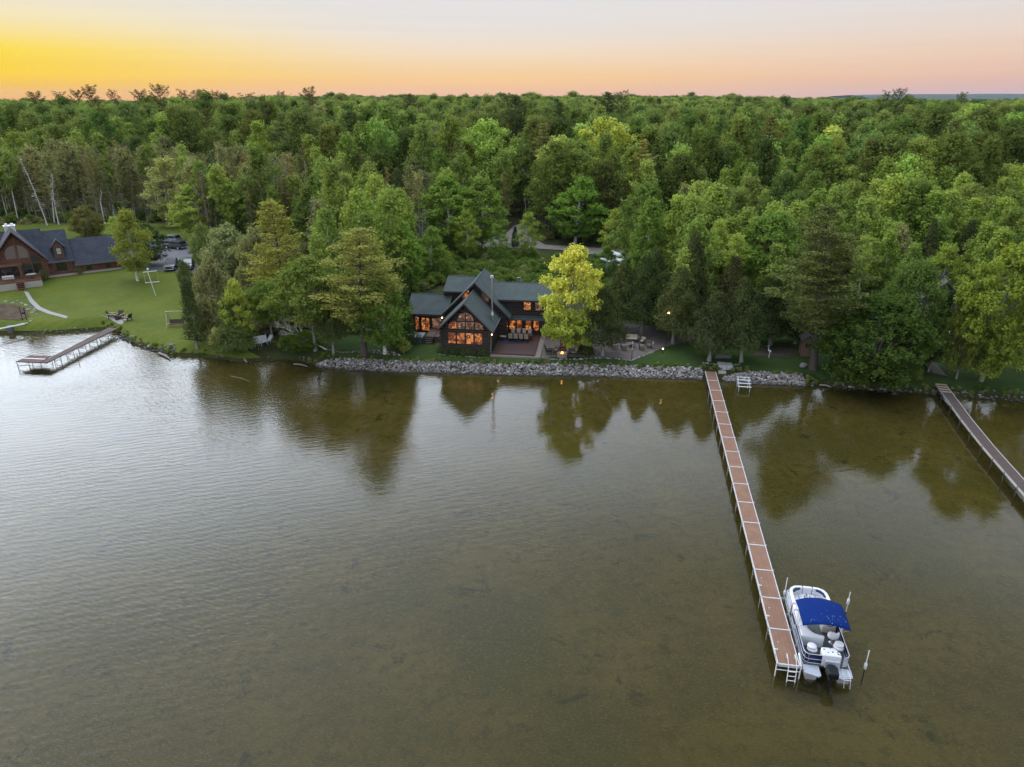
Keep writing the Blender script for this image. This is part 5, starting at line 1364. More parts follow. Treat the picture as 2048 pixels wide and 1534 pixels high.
MB().add([(-4.7, -5.0, 1.1), (-4.6, -5.0, 1.1), (-4.6, -7.35, -.95), (-4.7, -7.35, -.95), (-4.7, -5.0, .8), (-4.6, -5.0, .8), (-4.6, -7.35, -1.2), (-4.7, -7.35, -1.2)], [(0, 1, 2, 3), (7, 6, 5, 4), (0, 4, 5, 1), (1, 5, 6, 2), (2, 6, 7, 3), (3, 7, 4, 0)]).add([(-3.6, -5.0, 1.1), (-3.5, -5.0, 1.1), (-3.5, -7.35, -.95), (-3.6, -7.35, -.95), (-3.6, -5.0, .8), (-3.5, -5.0, .8), (-3.5, -7.35, -1.2), (-3.6, -7.35, -1.2)], [(0, 1, 2, 3), (7, 6, 5, 4), (0, 4, 5, 1), (1, 5, 6, 2), (2, 6, 7, 3), (3, 7, 4, 0)]).build('stringer', BROWN, sp_)
def hp(x, y, z=0):
    return (HX + x * math.cos(HR) - y * math.sin(HR), HY + x * math.sin(HR) + y * math.cos(HR), hz + z)
round_table(*hp(-2.3, -3.6, 1.15), 'pale green oval table on the log house porch', r=.75, h=.74, m=mat('pale_green', (.42, .50, .42), .6))
e = thing('porch_bench', 'white cushioned bench on the log house porch', 'bench', hp(-5.5, -4.0, 1.15), HR)
MB().box(-.8, .8, -.3, .3, .4, .5).build('seat', WHITE, e); MB().box(-.8, .8, -.32, -.25, .5, 1.0).build('backrest', WHITE, e); [MB().tube([(a, b_, .4), (a, b_, 0)], .03, 6).build('leg', BROWN, e) for a in (-.7, .7) for b_ in (-.25, .25)]
x, y, z = hp(12.2, 1.5, -.1); e = thing('propane_tank', 'small white tank at the right corner of the brown log house', 'tank', (x, y, float(gz(x, y))), HR)
MB().tube([(-.2, 0, .2), (0, 0, 1.5)], [.45, .4], 12).build('body', WHITE, e)
# ================================================================== docks
DOCKTOP, t, b = newmat('dock_tan_deck'); v = mapped(t, 'Object')
n_ = noise(t, v, 1.2, 6, .7); sp1 = noise(t, mapped(t, 'Object', (1, 1, 1)), 3.2, 5, .75)
c = mixrgb(t, mr(t, n_, .35, .7, 0, 1), (.205, .105, .062), (.255, .138, .086))
wv = N('ShaderNodeTexWave', t); wv.bands_direction = 'Y'; wv.inputs['Scale'].default_value = 3.3; L(v, wv.inputs['Vector'], t)
c = mixrgb(t, mr(t, wv.outputs['Fac'], .02, .2, .5, 0), c, (.09, .045, .03))
wv2 = N('ShaderNodeTexWave', t); wv2.bands_direction = 'X'; wv2.inputs['Scale'].default_value = 1.3; L(v, wv2.inputs['Vector'], t)
c = mixrgb(t, mr(t, wv2.outputs['Fac'], .02, .15, .4, 0), c, (.10, .055, .04))
DROP = [None]
L(c, b.inputs['Base Color'], t); b.inputs['Roughness'].default_value = .8
def drop_mat(base, name):
    m, t, b = newmat(name); v = mapped(t, 'Object')
    c0 = mixrgb(t, mr(t, noise(t, v, 1.2, 6, .7), .35, .7, 0, 1), (.205, .105, .062), (.255, .138, .086))
    wv = N('ShaderNodeTexWave', t); wv.bands_direction = 'Y'; wv.inputs['Scale'].default_value = 3.3; L(v, wv.inputs['Vector'], t)
    c0 = mixrgb(t, mr(t, wv.outputs['Fac'], .02, .2, .5, 0), c0, (.09, .045, .03))
    f = mr(t, noise(t, v, 4.2, 3, .7, .6), .66, .70, 0, .8)
    g = mr(t, noise(t, v, .7, 2, .5), .50, .60, 0, 1)
    mm = N('ShaderNodeMath', t, operation='MULTIPLY'); L(f, mm.inputs[0], t); L(g, mm.inputs[1], t)
    c0 = mixrgb(t, mm.outputs[0], c0, (.55, .52, .48))
    L(c0, b.inputs['Base Color'], t); b.inputs['Roughness'].default_value = .8
    return m
DROPM = drop_mat(None, 'dock_tan_deck_spotted')
d0 = Vector(at(1410, 742, .9)); d1 = Vector(at(1555, 1327.3, .9))
dax = (d0 - d1).normalized(); dang = math.atan2(dax.y, dax.x) - math.pi / 2
dk = thing('main_dock', 'long tan dock in white framed sections reaching out to the pontoon boat', 'dock', (d1.x, d1.y, 0), dang)
SEC = (d0 - d1).length / 16; DW = 1.25
def bed(x, y): return float(gz(x, y))
for k in range(16):
    y0 = k * SEC
    se = MB().box(.06, DW - .06, y0 + .06, y0 + SEC - .06, .82, .90).build('deck_section', DROPM if 3 <= k <= 9 else DOCKTOP, dk)
    MB().box(0, .058, y0 + .01, y0 + SEC - .01, .74, .915).box(DW - .058, DW, y0 + .01, y0 + SEC - .01, .74, .915).box(.06, DW - .06, y0 - .03, y0 + .057, .74, .912).build('frame', mat('dull_white_frame', (.52, .52, .52), .55, var=.15, vscale=5), se)
    if k < 15:
        lg = MB()
        for sx in (-.04, DW + .04):
            lg.tube([(sx, y0 + .02, -1.05), (sx, y0 + .02, .98)], .03, 8)
            if k in (0, 1, 2) and sx < 0: lg.tube([(sx, y0 + .5, .9), (sx, y0 + .5, 2.0)], .018, 6).ball((sx, y0 + .5, 2.02), .035, 6)
        lg.tube([(-.04, y0 + .02, .45), (DW + .04, y0 + .02, .45)], .022, 6)
        lg.build('leg', ALU, dk)
lad = MB()
for sx in (.55, 1.0): lad.tube([(sx, .5, .95), (sx, .45, 1.3), (sx, .1, 1.25), (sx, -.28, .9), (sx, -.42, -.3)], .025, 8)
for zz in (.72, .42, .12): lad.tube([(.55, -.3 - (.9 - zz) * .1, zz), (1.0, -.3 - (.9 - zz) * .1, zz)], .025, 6)
lad.build('ladder', WHITE, dk)
MB().tube([(-.04, -.02, .5), (DW + .04, -.02, .5)], .03, 6).tube([(-.04, -.02, -1.05), (-.04, -.02, 1.0)], .035, 8).tube([(DW + .04, -.02, -1.05), (DW + .04, -.02, 1.0)], .035, 8).tube([(DW + .1, .1, .6), (DW + .14, 1.0, .95)], .06, 8).build('end_frame', WHITE, dk)
for yy in (1.1, 4.0, 7.0): MB().box(.02, .22, yy, yy + .07, .905, .96).build('cleat', WHITE, dk)
p = Vector(at(1439, 756, 0)); e = thing('stone_landing', 'pale stone block steps beside the shore end of the long dock', 'steps', (p.x, p.y, 0), dang)
MB().box(-.2, .75, .6, 2.0, -.3, 1.35).box(-.2, .7, 0, .597, -.3, .8).box(.78, 1.5, .62, 2.0, -.3, 1.32).build('blocks', mat('pale_block', (.40, .39, .38), .9, var=.2, vscale=4), e, .04)

# right dock, follows a slight bend
GREYD = mat('grey_brown_dock', (.085, .062, .055), .85, var=.3, vscale=2.5, stretch=(1, 5, 1))
RP = [at(*q, .9) for q in ((1881, 768), (1934, 840), (1978, 894.5), (2024.5, 947))]
RP = [(p[0], p[1]) for p in RP]
dx, dy = RP[-1][0] - RP[-2][0], RP[-1][1] - RP[-2][1]
for _ in range(3): RP.append((RP[-1][0] + dx, RP[-1][1] + dy))
rd = thing('neighbour_dock', 'narrow weathered brown dock running out at the right edge', 'dock', (RP[0][0], RP[0][1], 0))
o_ = Vector((RP[0][0], RP[0][1]))
for i in range(len(RP) - 1):
    a = Vector(RP[i]) - o_; b_ = Vector(RP[i + 1]) - o_; d = (b_ - a); n = int(max(1, round(d.length / 3.0))); ang = math.atan2(d.y, d.x) - math.pi / 2
    for k in range(n):
        m0 = a + d * ((k + .5) / n); l_ = d.length / n
        MB().rbox(m0.x, m0.y, .82, .90, .96, l_ - .03, ang).build('deck_section', GREYD, rd)
        ux, uy = math.cos(ang), math.sin(ang)
        fr2 = MB()
        for s in (-1, 1): fr2.rbox(m0.x + ux * s * .53, m0.y + uy * s * .53, .74, .93, .07, l_ - .01, ang)
        fr2.build('rail', mat('grey_rail', (.36, .35, .33), .7, var=.2), rd)
        q = a + d * (k / n)
        lg = MB()
        for s in (-1, 1): lg.tube([(q.x + ux * s * .6, q.y + uy * s * .6, -.95), (q.x + ux * s * .6, q.y + uy * s * .6, 1.0)], .03, 6)
        lg.tube([(q.x - ux * .6, q.y - uy * .6, .4), (q.x + ux * .6, q.y + uy * .6, .4)], .02, 6); lg.build('leg', mat('grey_metal', (.10, .10, .10)), rd)
for k in range(4):
    q = Vector(RP[0]) - o_; d = (Vector(RP[1]) - Vector(RP[0])).normalized(); m0 = q + d * (.2 + k * .75)
    MB().rbox(m0.x, m0.y, .91, .95, 1.0, .22, math.atan2(d.y, d.x) - math.pi / 2).build('pale_board', mat('new_board', (.42, .33, .22), .8, var=.2), rd)
# left dock
LD = [at(*q, .9) for q in ((217, 655), (236, 656.2), (94, 725), (81, 725))]
pl = [at(*q, .9) for q in ((32.8, 722.6), (59.8, 710.2), (100.9, 712), (81, 725))]
ldk = thing('left_dock', 'brown dock with wide end platform below the left lawn', 'dock', (LD[3][0], LD[3][1], 0))
ox, oy = LD[3][0], LD[3][1]
LDK = mat('brown_dock', (.105, .075, .062), .85, var=.3, vscale=3, stretch=(1, 4, 1))
A_, B_, C_, D_ = [Vector((p[0] - ox, p[1] - oy, .9)) for p in LD]
n = 6
for k in range(n):
    a = A_.lerp(D_, (k + .01) / n); b_ = B_.lerp(C_, (k + .01) / n); c2 = B_.lerp(C_, (k + .99) / n); d2 = A_.lerp(D_, (k + .99) / n)
    MB().slab(a, d2, c2, b_, .12).build('deck_section', LDK, ldk)
    lg = MB()
    for q in (a, b_): lg.tube([(q.x, q.y, -.9), (q.x, q.y, 1.0)], .035, 6)
    lg.tube([(a.x, a.y, .35), (b_.x, b_.y, .35)], .03, 6).tube([(a.x, a.y, .1), (b_.x, b_.y, .7)], .025, 6); lg.build('leg', mat('grey_metal', (.10, .10, .10), .6), ldk)
P4 = [Vector((p[0] - ox, p[1] - oy, .9)) for p in pl]
MB().slab(P4[0], P4[3] - Vector((.05, 0, 0)), P4[2] - Vector((.05, 0, 0)), P4[1], .12).build('platform', mat('platform_brown', (.12, .072, .058), .85, var=.25, vscale=3), ldk)
MB().slab(P4[0].lerp(P4[1], .48) + Vector((0, 0, .012)), P4[3].lerp(P4[2], .48) + Vector((-.05, 0, .012)), P4[3].lerp(P4[2], .54) + Vector((-.05, 0, .012)), P4[0].lerp(P4[1], .54) + Vector((0, 0, .012)), .02).build('seam', ALU, ldk)
lg = MB()
for q in P4 + [P4[0].lerp(P4[3], .5)]: lg.tube([(q.x, q.y, -1.0), (q.x, q.y, .95)], .035, 6)
lg.tube([(P4[0].x, P4[0].y, .4), (P4[3].x, P4[3].y, .4)], .03, 6).tube([(P4[0].x, P4[0].y, .1), (P4[0].lerp(P4[3], .5).x, P4[0].lerp(P4[3], .5).y, .7)], .025, 6); lg.build('leg', mat('grey_metal', (.16, .16, .16)), ldk)
def mooring(px, py, label, h=2.0, bump=.0, dark=False):
    x, y, _ = at(px, py, 0); e = thing('mooring_pole', label, 'pole', (x, y, 0))
    MB().tube([(0, 0, -.9), (0, 0, .35)], .028, 8).build('lower_pole', IRON, e)
    MB().tube([(0, 0, .35), (0, 0, h)], .03, 8).build('pole', IRON if dark else WHITE, e)
    if bump: MB().tube([(0, 0, bump), (0, 0, bump + .08), (0, 0, bump + .42), (0, 0, bump + .5)], [.04, .085, .085, .04], 10).build('bumper', WHITE, e)
mooring(1727, 1348, 'white pole with bumper standing in the water right of the boat', 1.75, .35)
mooring(1690, 1232, 'white pole with bumper beside the blue boat canopy', 1.9, .9)
mooring(1566, 1205, 'white pole between the dock and the boat bow', 2.0, .5)
mooring(157, 722, 'thin dark pole standing in the water by the left dock', 1.0, 0, True)
# swim raft ladder frame near the shore
x, y, _ = at(1488, 783, 0); e = thing('boat_lift_frame', 'white metal two step frame standing in the shallows by the rocks', 'lift frame', (x, y, 0), R(-10))
f = MB()
for yy, zz in ((0, .55), (.55, .75), (1.1, .95), (1.6, 1.1)): f.box(-.75, .75, yy - .07, yy + .07, zz, zz + .05)
for sx in (-.6, .6):
    f.tube([(sx, 0, -.5), (sx, 0, .6)], .03, 6).tube([(sx, 1.6, -.3), (sx, 1.6, 1.15)], .03, 6).tube([(sx, 0, .5), (sx, 1.65, 1.1)], .03, 6)
f.build('frame', WHITE, e)

# ================================================================== pontoon boat
bo = Vector(dk.location) 
U_ = Vector((math.cos(dang), math.sin(dang), 0)); V_ = Vector((-math.sin(dang), math.cos(dang), 0))
bp_ = bo + U_ * 1.50 + V_ * (-.05)
boat = thing('pontoon_boat', 'white pontoon boat with blue canopy moored beside the long dock', 'boat', (bp_.x, bp_.y, 0), dang - R(1.0))
VIN = mat('white_vinyl', (.66, .67, .70), .5, var=.04, vscale=4); VIN2 = mat('warm_vinyl', (.62, .58, .50), .5, var=.05); NAVY = mat('navy_panel', (.010, .018, .07), .35)
CARPET = mat('grey_green_carpet', (.10, .115, .11), .95, var=.12, vscale=12); GREYP = mat('light_grey_panel', (.42, .44, .50), .5, var=.05)
CANV, t, b = newmat('blue_canvas'); v = mapped(t, 'Object')
n1 = mr(t, noise(t, v, 5.5, 4, .75, .8), .63, .66, 0, 1); n2 = mr(t, noise(t, mapped(t, 'Object', (1, 1, 1)), 1.1, 2, .5), .50, .58, 0, 1)
mm = N('ShaderNodeMath', t, operation='MULTIPLY'); L(n1, mm.inputs[0], t); L(n2, mm.inputs[1], t)
L(mixrgb(t, mm.outputs[0], (.0012, .019, .130), (.45, .52, .65)), b.inputs['Base Color'], t); b.inputs['Roughness'].default_value = .85; b.inputs['Specular IOR Level'].default_value = .12
BW, BL = 2.6, 6.9
for x_ in (.42, 2.18):
    MB().tube([(x_, .1, .15), (x_, BL - 1.0, .15), (x_, BL - .25, .35), (x_, BL + .05, .55)], [.33, .33, .2, .03], 14).build('pontoon', ALU, boat)
MB().box(.04, BW - .04, .62, BL, .52, .60).build('deck', CARPET, boat)
MB().box(-.02, .038, .6, BL, .46, .62).box(BW - .038, BW + .02, .6, BL, .46, .62).box(0, BW, BL + .003, BL + .05, .46, .62).build('edge_trim', ALU, boat)
MB().prism([(0, .62), (.0, -.02), (.75, -.22), (.9, -.12), (.9, .62)], .5, .58).build('swim_platform', GREYP, boat)
MB().prism([(1.75, .62), (1.75, -.05), (2.05, -.22), (2.62, .02), (2.66, .62)], .5, .58).build('swim_platform', GREYP, boat)
# fences
def fence(pts, panel, zt=1.32):
    """rail on a path of x,y; panel = material of the panel"""
    rl = MB(); pn = MB()
    for zz in (.70, .98, zt): rl.tube([(x, y, zz) for x, y in pts], .022, 6)
    for i in range(len(pts) - 1):
        a, b_ = Vector(pts[i]), Vector(pts[i + 1]); d = b_ - a; k = max(1, int(d.length / .9))
        for j in range(k + 1): q = a + d * j / k; rl.tube([(q.x, q.y, .6), (q.x, q.y, zt)], .018, 6)
        n = Vector((-d.y, d.x)).normalized() * .008
        pn.add([(a.x - n.x, a.y - n.y, .72), (b_.x - n.x, b_.y - n.y, .72), (b_.x - n.x, b_.y - n.y, zt - .03), (a.x - n.x, a.y - n.y, zt - .03), (a.x + n.x, a.y + n.y, .72), (b_.x + n.x, b_.y + n.y, .72), (b_.x + n.x, b_.y + n.y, zt - .03), (a.x + n.x, a.y + n.y, zt - .03)],
               [(0, 1, 2, 3), (7, 6, 5, 4), (0, 4, 5, 1), (1, 5, 6, 2), (2, 6, 7, 3), (3, 7, 4, 0)])
    fo = rl.build('fence', ALU, boat); pn.build('fence_panel', panel, fo)
fence([(.06, 1.4), (.06, 3.3)], NAVY); fence([(.06, 3.35), (.06, 4.4)], GREYP); fence([(.06, 4.9), (.06, 6.3)], GREYP)
fence([(1.05, .68), (.3, .68), (.12, .8), (.06, 1.0), (.06, 1.4)], NAVY)
fence([(2.54, 6.2), (2.54, 1.0)], NAVY); fence([(2.54, 1.0), (2.45, .78), (2.2, .68)], GREYP)
fence([(.1, 6.5), (.5, 6.82), (2.1, 6.82), (2.5, 6.5)], GREYP, 1.2)
# bow U couch with thick rounded backs
def couch(base_pts, back_pts, z0=.6, seat=.95, top=1.48):
    MB().prism(base_pts, z0, seat).build('seat_base', VIN, boat, .05, 3)
    bk = MB().tube(back_pts, .17, 10); bk2 = MB()
    bo_ = bk.build('seat_back', VIN, boat)
    return bo_
MB().box(.16, .78, 4.95, 6.6, .6, 1.02).build('bow_seat', VIN, boat, .06, 3)
MB().box(1.85, 2.46, 4.2, 6.6, .6, 1.02).build('bow_seat', VIN, boat, .06, 3)
MB().box(.80, 1.28, 5.9, 6.62, .6, 1.02).build('bow_seat', VIN, boat, .06, 3); MB().box(1.33, 1.83, 5.9, 6.62, .6, 1.02).build('bow_seat', VIN, boat, .06, 3)
def thick_back(path, name='seat_back', w=.2, z0=.95, z1=1.50):
    m = MB(); pts = [Vector(p) for p in path]; L_ = []; R_ = []
    for i, p in enumerate(pts):
        d = (pts[min(i + 1, len(pts) - 1)] - pts[max(i - 1, 0)]).normalized(); n = Vector((-d.y, d.x)) * w / 2
        L_.append(p + n); R_.append(p - n)
    poly = [(p.x, p.y) for p in L_] + [(p.x, p.y) for p in reversed(R_)]
    m.prism(poly, z0, z1)
    return m.build(name, VIN, boat, .05, 3)
thick_back([(.22, 4.95), (.22, 6.1), (.32, 6.42), (.55, 6.62), (.82, 6.68), (1.02, 6.69)], z1=1.5)
thick_back([(1.06, 6.69), (1.30, 6.69), (1.62, 6.69)]); thick_back([(1.66, 6.69), (2.0, 6.66), (2.25, 6.52), (2.38, 6.25), (2.42, 5.9), (2.42, 4.3)])
# navy inserts on the back cushions and cup holders
MB().prism([(.36, 6.18), (.50, 6.42), (.80, 6.52), (.86, 6.47), (.6, 6.32), (.42, 6.1)], 1.40, 1.512).build('navy_insert', NAVY, boat)
MB().prism([(1.82, 6.52), (2.05, 6.45), (2.22, 6.25), (2.28, 5.9), (2.22, 5.9), (2.12, 6.2), (1.98, 6.35), (1.82, 6.44)], 1.40, 1.512).build('navy_insert', NAVY, boat)
MB().lathe([(.05, 1.03), (.05, 1.04), (.001, 1.04)], 10, (1.15, 6.3, 0)).lathe([(.05, 1.03), (.05, 1.04), (.001, 1.04)], 10, (1.15, 6.15, 0)).lathe([(.05, 1.03), (.05, 1.04), (.001, 1.04)], 10, (1.47, 6.3, 0)).lathe([(.05, 1.03), (.05, 1.04), (.001, 1.04)], 10, (1.47, 6.15, 0)).build('cup_holder', BLACK, boat)
# curved lounge on the dock side under the canopy
MB().prism([(.14, 2.35), (1.35, 2.30), (1.42, 2.75), (1.0, 2.95), (.78, 3.35), (.72, 4.3), (.14, 4.3)], .6, 1.0).build('lounge_seat', VIN, boat, .05, 3)
MB().prism([(.12, 2.12), (1.40, 2.08), (1.46, 2.30), (.95, 2.42), (.52, 2.8), (.40, 3.4), (.38, 4.35), (.12, 4.35)], .6, 1.40).build('lounge_back', VIN, boat, .06, 3)
MB().box(.12, .5, 4.42, 4.9, .6, 1.42).build('gate_seat', VIN, boat, .05, 3)
# helm console and captain chair
cs = MB().box(1.65, 2.45, 3.5, 4.1, .6, 1.45).build('console', VIN2, boat, .06, 3); MB().prism_x([(3.5, 1.45), (3.95, 1.45), (3.8, 1.75)], 1.7, 2.4).build('dash', GREYP, cs)
rg = MB(); rg.tube([(2.05 + .19 * math.cos(a * math.pi / 8), 3.38 - .05 * math.sin(a * math.pi / 8), 1.38 + .18 * math.sin(a * math.pi / 8)) for a in range(17)], .018, 6); rg.tube([(2.05, 3.4, 1.38), (2.05, 3.5, 1.38)], .03, 6); rg.build('steering_wheel', BLACK, cs)
def swivel(x, y, name, s=1.0, back=True, rot=0):
    c, n_ = math.cos(rot), math.sin(rot)
    b0 = MB().lathe([(.22 * s, 1.0), (.27 * s, 1.04), (.28 * s, 1.14), (.22 * s, 1.20), (.001, 1.22)], 16, (x, y, 0)).build(name, VIN, boat)
    MB().tube([(x, y, .6), (x, y, 1.0)], .05, 8).lathe([(.18, .6), (.16, .64), (.05, .66)], 12, (x, y, 0)).build('seat_post', ALU, b0)
    if back:
        pts = [(x + (.25 * s) * math.cos(rot + a), y + (.25 * s) * math.sin(rot + a)) for a in (-1.2, -.6, 0, .6, 1.2)]
        thick_back(pts, w=.13, z0=1.12, z1=1.52).parent = b0
    return b0
swivel(2.08, 2.72, 'captain_chair', 1.15, True, -math.pi / 2); swivel(.62, 1.38, 'fishing_seat', 1.05, False); swivel(2.18, 1.80, 'fishing_seat', 1.1, False)
for (x_, y_) in ((.60, 1.42), (2.2, 1.84)): MB().lathe([(.001, 1.21), (.22, 1.22), (.27, 1.27), (.25, 1.34), (.12, 1.37), (.001, 1.37)], 16, (x_, y_, 0)).build('folded_backrest', VIN, boat)
# stern bait station
sk = MB().prism([(1.02, .62), (2.05, .62), (2.05, .95), (1.75, 1.32), (1.12, 1.32), (1.02, 1.2)], .6, 1.42).build('stern_console', VIN, boat, .07, 3)
MB().prism([(1.15, .45), (2.0, .45), (1.95, .61), (1.2, .61)], .62, 1.15).build('motor_cover', GREYP, sk, .05, 3)
hl = MB()
for (hx_, hy_, hr_) in ((1.18, 1.1, .045), (1.55, 1.22, .03), (1.62, .95, .05), (1.35, .88, .035), (1.88, .95, .04), (1.9, .82, .05), (1.98, .78, .03)): hl.lathe([(hr_, 1.415), (hr_, 1.43), (.001, 1.43)], 10, (hx_, hy_, 0))
hl.build('fittings', BLACK, sk)
# bimini top: arched cloth with thickness, on a metal frame
bm = bpy.data.meshes.new('canopy'); vv = []; ff = []
nx, ny = 12, 8
for side in (0, 1):
    for j in range(ny + 1):
        for i in range(nx + 1):
            u, v_ = i / nx, j / ny
            x_ = -.02 + 2.66 * u; y_ = 1.75 + 2.30 * v_
            z_ = 2.40 + .30 * (1 - (2 * u - 1) ** 2) + .10 * (1 - (2 * v_ - 1) ** 2) - (.02 if side else 0) + .018 * math.sin(u * 9 + v_ * 5) * math.sin(v_ * math.pi)
            y_ += (.05 * (1 - (2 * u - 1) ** 2)) * (1 if v_ > .5 else -1) * abs(2 * v_ - 1)
            vv.append((x_, y_, z_))
N1 = (nx + 1) * (ny + 1)
for j in range(ny):
    for i in range(nx):
        a = j * (nx + 1) + i; ff.append((a, a + 1, a + nx + 2, a + nx + 1)); ff.append((N1 + a + nx + 1, N1 + a + nx + 2, N1 + a + 1, N1 + a))
ring = [i for i in range(nx + 1)] + [(j + 1) * (nx + 1) + nx for j in range(ny)] + [ny * (nx + 1) + nx - 1 - i for i in range(nx)] + [(ny - 1 - j) * (nx + 1) for j in range(ny - 1)]
for k in range(len(ring)):
    a, b_ = ring[k], ring[(k + 1) % len(ring)]; ff.append((b_, a, N1 + a, N1 + b_))
bm.from_pydata(vv, [], ff); bm.materials.append(CANV); bm.polygons.foreach_set('use_smooth', [True] * len(bm.polygons)); bm.update()
link('canopy', bm, boat)
bf = MB()
for x_ in (.04, 2.58):
    for y_ in (1.8, 2.6, 3.3, 4.0): bf.tube([(x_, 2.9, 1.3), (x_, y_, 2.38)], .016, 6)
bf.tube([(.0, 3.5, 1.32), (.6, 3.5, 1.5)], .016, 6)
bf.build('canopy_frame', ALU, boat)
# outboard
ob = MB().prism([(1.12, -.60), (1.68, -.60), (1.74, .02), (1.56, .22), (1.24, .22), (1.06, .02)], .78, 1.22).build('outboard_motor', mat('gloss_black', (.006, .007, .009), .45, spec=.25), boat, .09, 3)
MB().box(1.28, 1.48, -.25, .1, -.5, .76).build('motor_leg', BLACK, ob, .03); MB().box(1.2, 1.56, -.36, .18, .60, .76).build('cowl_band', GREYP, ob, .03)
MB().tube([(1.38, -.5, -.45), (1.38, .1, -.45)], [.04, .09], 10).build('gearcase', BLACK, ob)
ld2 = MB()
for x_ in (2.12, 2.45): ld2.tube([(x_, .55, .62), (x_, -.15, .64), (x_, -.35, .1)], .02, 6)
for k in range(6): y_ = .5 - k * .16; ld2.tube([(2.12, y_, .64), (2.45, y_, .64)], .018, 6)
ld2.build('boarding_ladder', WHITE, boat)
for k, y_ in enumerate((1.9, 4.7, 6.2)):
    MB().tube([(-.11, y_, .35), (-.11, y_, .42), (-.11, y_, .75), (-.11, y_, .82)], [.03, .09, .09, .03], 10).tube([(-.11, y_, .8), (-.0, y_, 1.3)], .01, 5).build('fender', mat('grey_fender', (.30, .31, .30), .6), boat)
# registration style stripes on the dock side
MB().box(-.008, .03, 3.4, 4.3, 1.05, 1.2).build('side_stripe', NAVY, boat)

# ================================================================== rocks
def rock_protos(n, seed, r=1):
    out = []
    g = np.random.default_rng(seed)
    for k in range(n):
        bmx = bmesh.new(); bmesh.ops.create_icosphere(bmx, subdivisions=2, radius=1)
        ph = g.uniform(0, 6, 6); sc_ = g.uniform(.7, 1.2, 3)
        for v in bmx.verts:
            d = 1 + .16 * math.sin(2.7 * v.co.x + ph[0]) + .13 * math.sin(3.3 * v.co.y + ph[1]) + .12 * math.sin(3.9 * v.co.z + ph[2]) + g.uniform(-.05, .05)
            v.co = Vector((v.co.x * d * sc_[0], v.co.y * d * sc_[1], v.co.z * d * sc_[2] * .75))
        V = np.array([v.co[:] for v in bmx.verts]); F = np.array([[v.index for v in f.verts] for f in bmx.faces]); bmx.free()
        out.append((V, F))
    return out
def rock_mat(name, stops):
    m, t, b = newmat(name); oi = N('ShaderNodeObjectInfo', t); ge = N('ShaderNodeNewGeometry', t)
    ad = N('ShaderNodeMath', t, operation='ADD'); L(oi.outputs['Random'], ad.inputs[0], t); L(ge.outputs['Random Per Island'], ad.inputs[1], t)
    fc = N('ShaderNodeMath', t, operation='FRACT'); L(ad.outputs[0], fc.inputs[0], t)
    r_ = ramp(t, stops); L(fc.outputs[0], r_.inputs[0], t)
    v = mapped(t)
    cc = mixrgb(t, mr(t, noise(t, v, 9, 4), .35, .7, 0, .35), r_.outputs[0], (.10, .095, .09))
    sz_ = N('ShaderNodeSeparateXYZ', t); L(ge.outputs['Position'], sz_.inputs[0], t)
    cc = mixrgb(t, mr(t, sz_.outputs['Z'], .04, .22, .72, 0), cc, (.030, .030, .024))      # wet, algae-stained stone at the waterline
    L(cc, b.inputs['Base Color'], t); b.inputs['Roughness'].default_value = .9
    return m
RK = rock_mat('riprap_stone', [(0, (.07, .065, .062)), (.3, (.21, .20, .195)), (.55, (.31, .295, .29)), (.8, (.28, .235, .20)), (1, (.58, .56, .54))])
RKD = rock_mat('dark_shore_stone', [(0, (.07, .07, .07)), (.5, (.13, .125, .12)), (.85, (.22, .21, .2)), (1, (.40, .39, .37))])
RP_ = rock_protos(8, 5)
rock_me = [np_mesh('rock%d' % i, V, F, [RK], smooth=False) for i, (V, F) in enumerate(RP_)]
rock_med = [np_mesh('darkrock%d' % i, V, F, [RKD], smooth=False) for i, (V, F) in enumerate(RP_)]
xa = at(632, 734, 0)[0]; xb = at(1408, 759, 0)[0]; xc = at(1446, 759, 0)[0]; xd = at(1612, 771, 0)[0]
rocks = []
def band(x0, x1, w, n, smin, smax):
    for _ in range(n):
        x = random.uniform(x0, x1); ta = min(1, (x - x0) / 4 + .25) * w; s = random.uniform(-.18, ta) 
        r = random.uniform(smin, smax) * random.choice([1, 1, .75, .6, 1.35])
        y = float(Ys(x)) + s
        rocks.append((x, y, float(gz(x, y)) + r * random.uniform(.1, .55), r))
band(xa, xb, 1.5, 5000, .065, .15); band(xc, xd, 1.5, 1300, .07, .16)
rocks.sort(key=lambda q: -q[3])
def put_rock(x, y, z, r, k, dark, name, label, cat, group):
    o = link(name, (rock_med if dark else rock_me)[k]); o.location = (x, y, z); o.rotation_euler = (random.uniform(-.4, .4), random.uniform(-.4, .4), random.uniform(0, 6.28)); o.scale = (r, r, r)
    return tag(o, label, cat, group)
for q in rocks[:300]:
    side = q[0] > xc
    put_rock(*q, random.randrange(8), False, 'riprap_rock', 'larger pale rock in the bank ' + ('right of the long dock' if side else 'below the cabin, left of the long dock'), 'rock', 'larger rocks in the bank ' + ('right of the long dock' if side else 'left of the long dock'))
Vs = []; Fs = []; bb = 0
for (x, y, z, r) in rocks[300:]:
    V, F = RP_[random.randrange(8)]; a = random.uniform(0, 6.28); c, s = math.cos(a), math.sin(a)
    Vr = np.stack([V[:, 0] * c - V[:, 1] * s, V[:, 0] * s + V[:, 1] * c, V[:, 2]], 1) * r + np.array([x, y, z]); Vs.append(Vr); Fs.append(F + bb); bb += len(V)
o = link('riprap', np_mesh('riprap', np.concatenate(Vs), np.concatenate(Fs), [RK])); o['kind'] = 'stuff'; tag(o, 'bank of broken pale grey stones along the water', 'riprap')
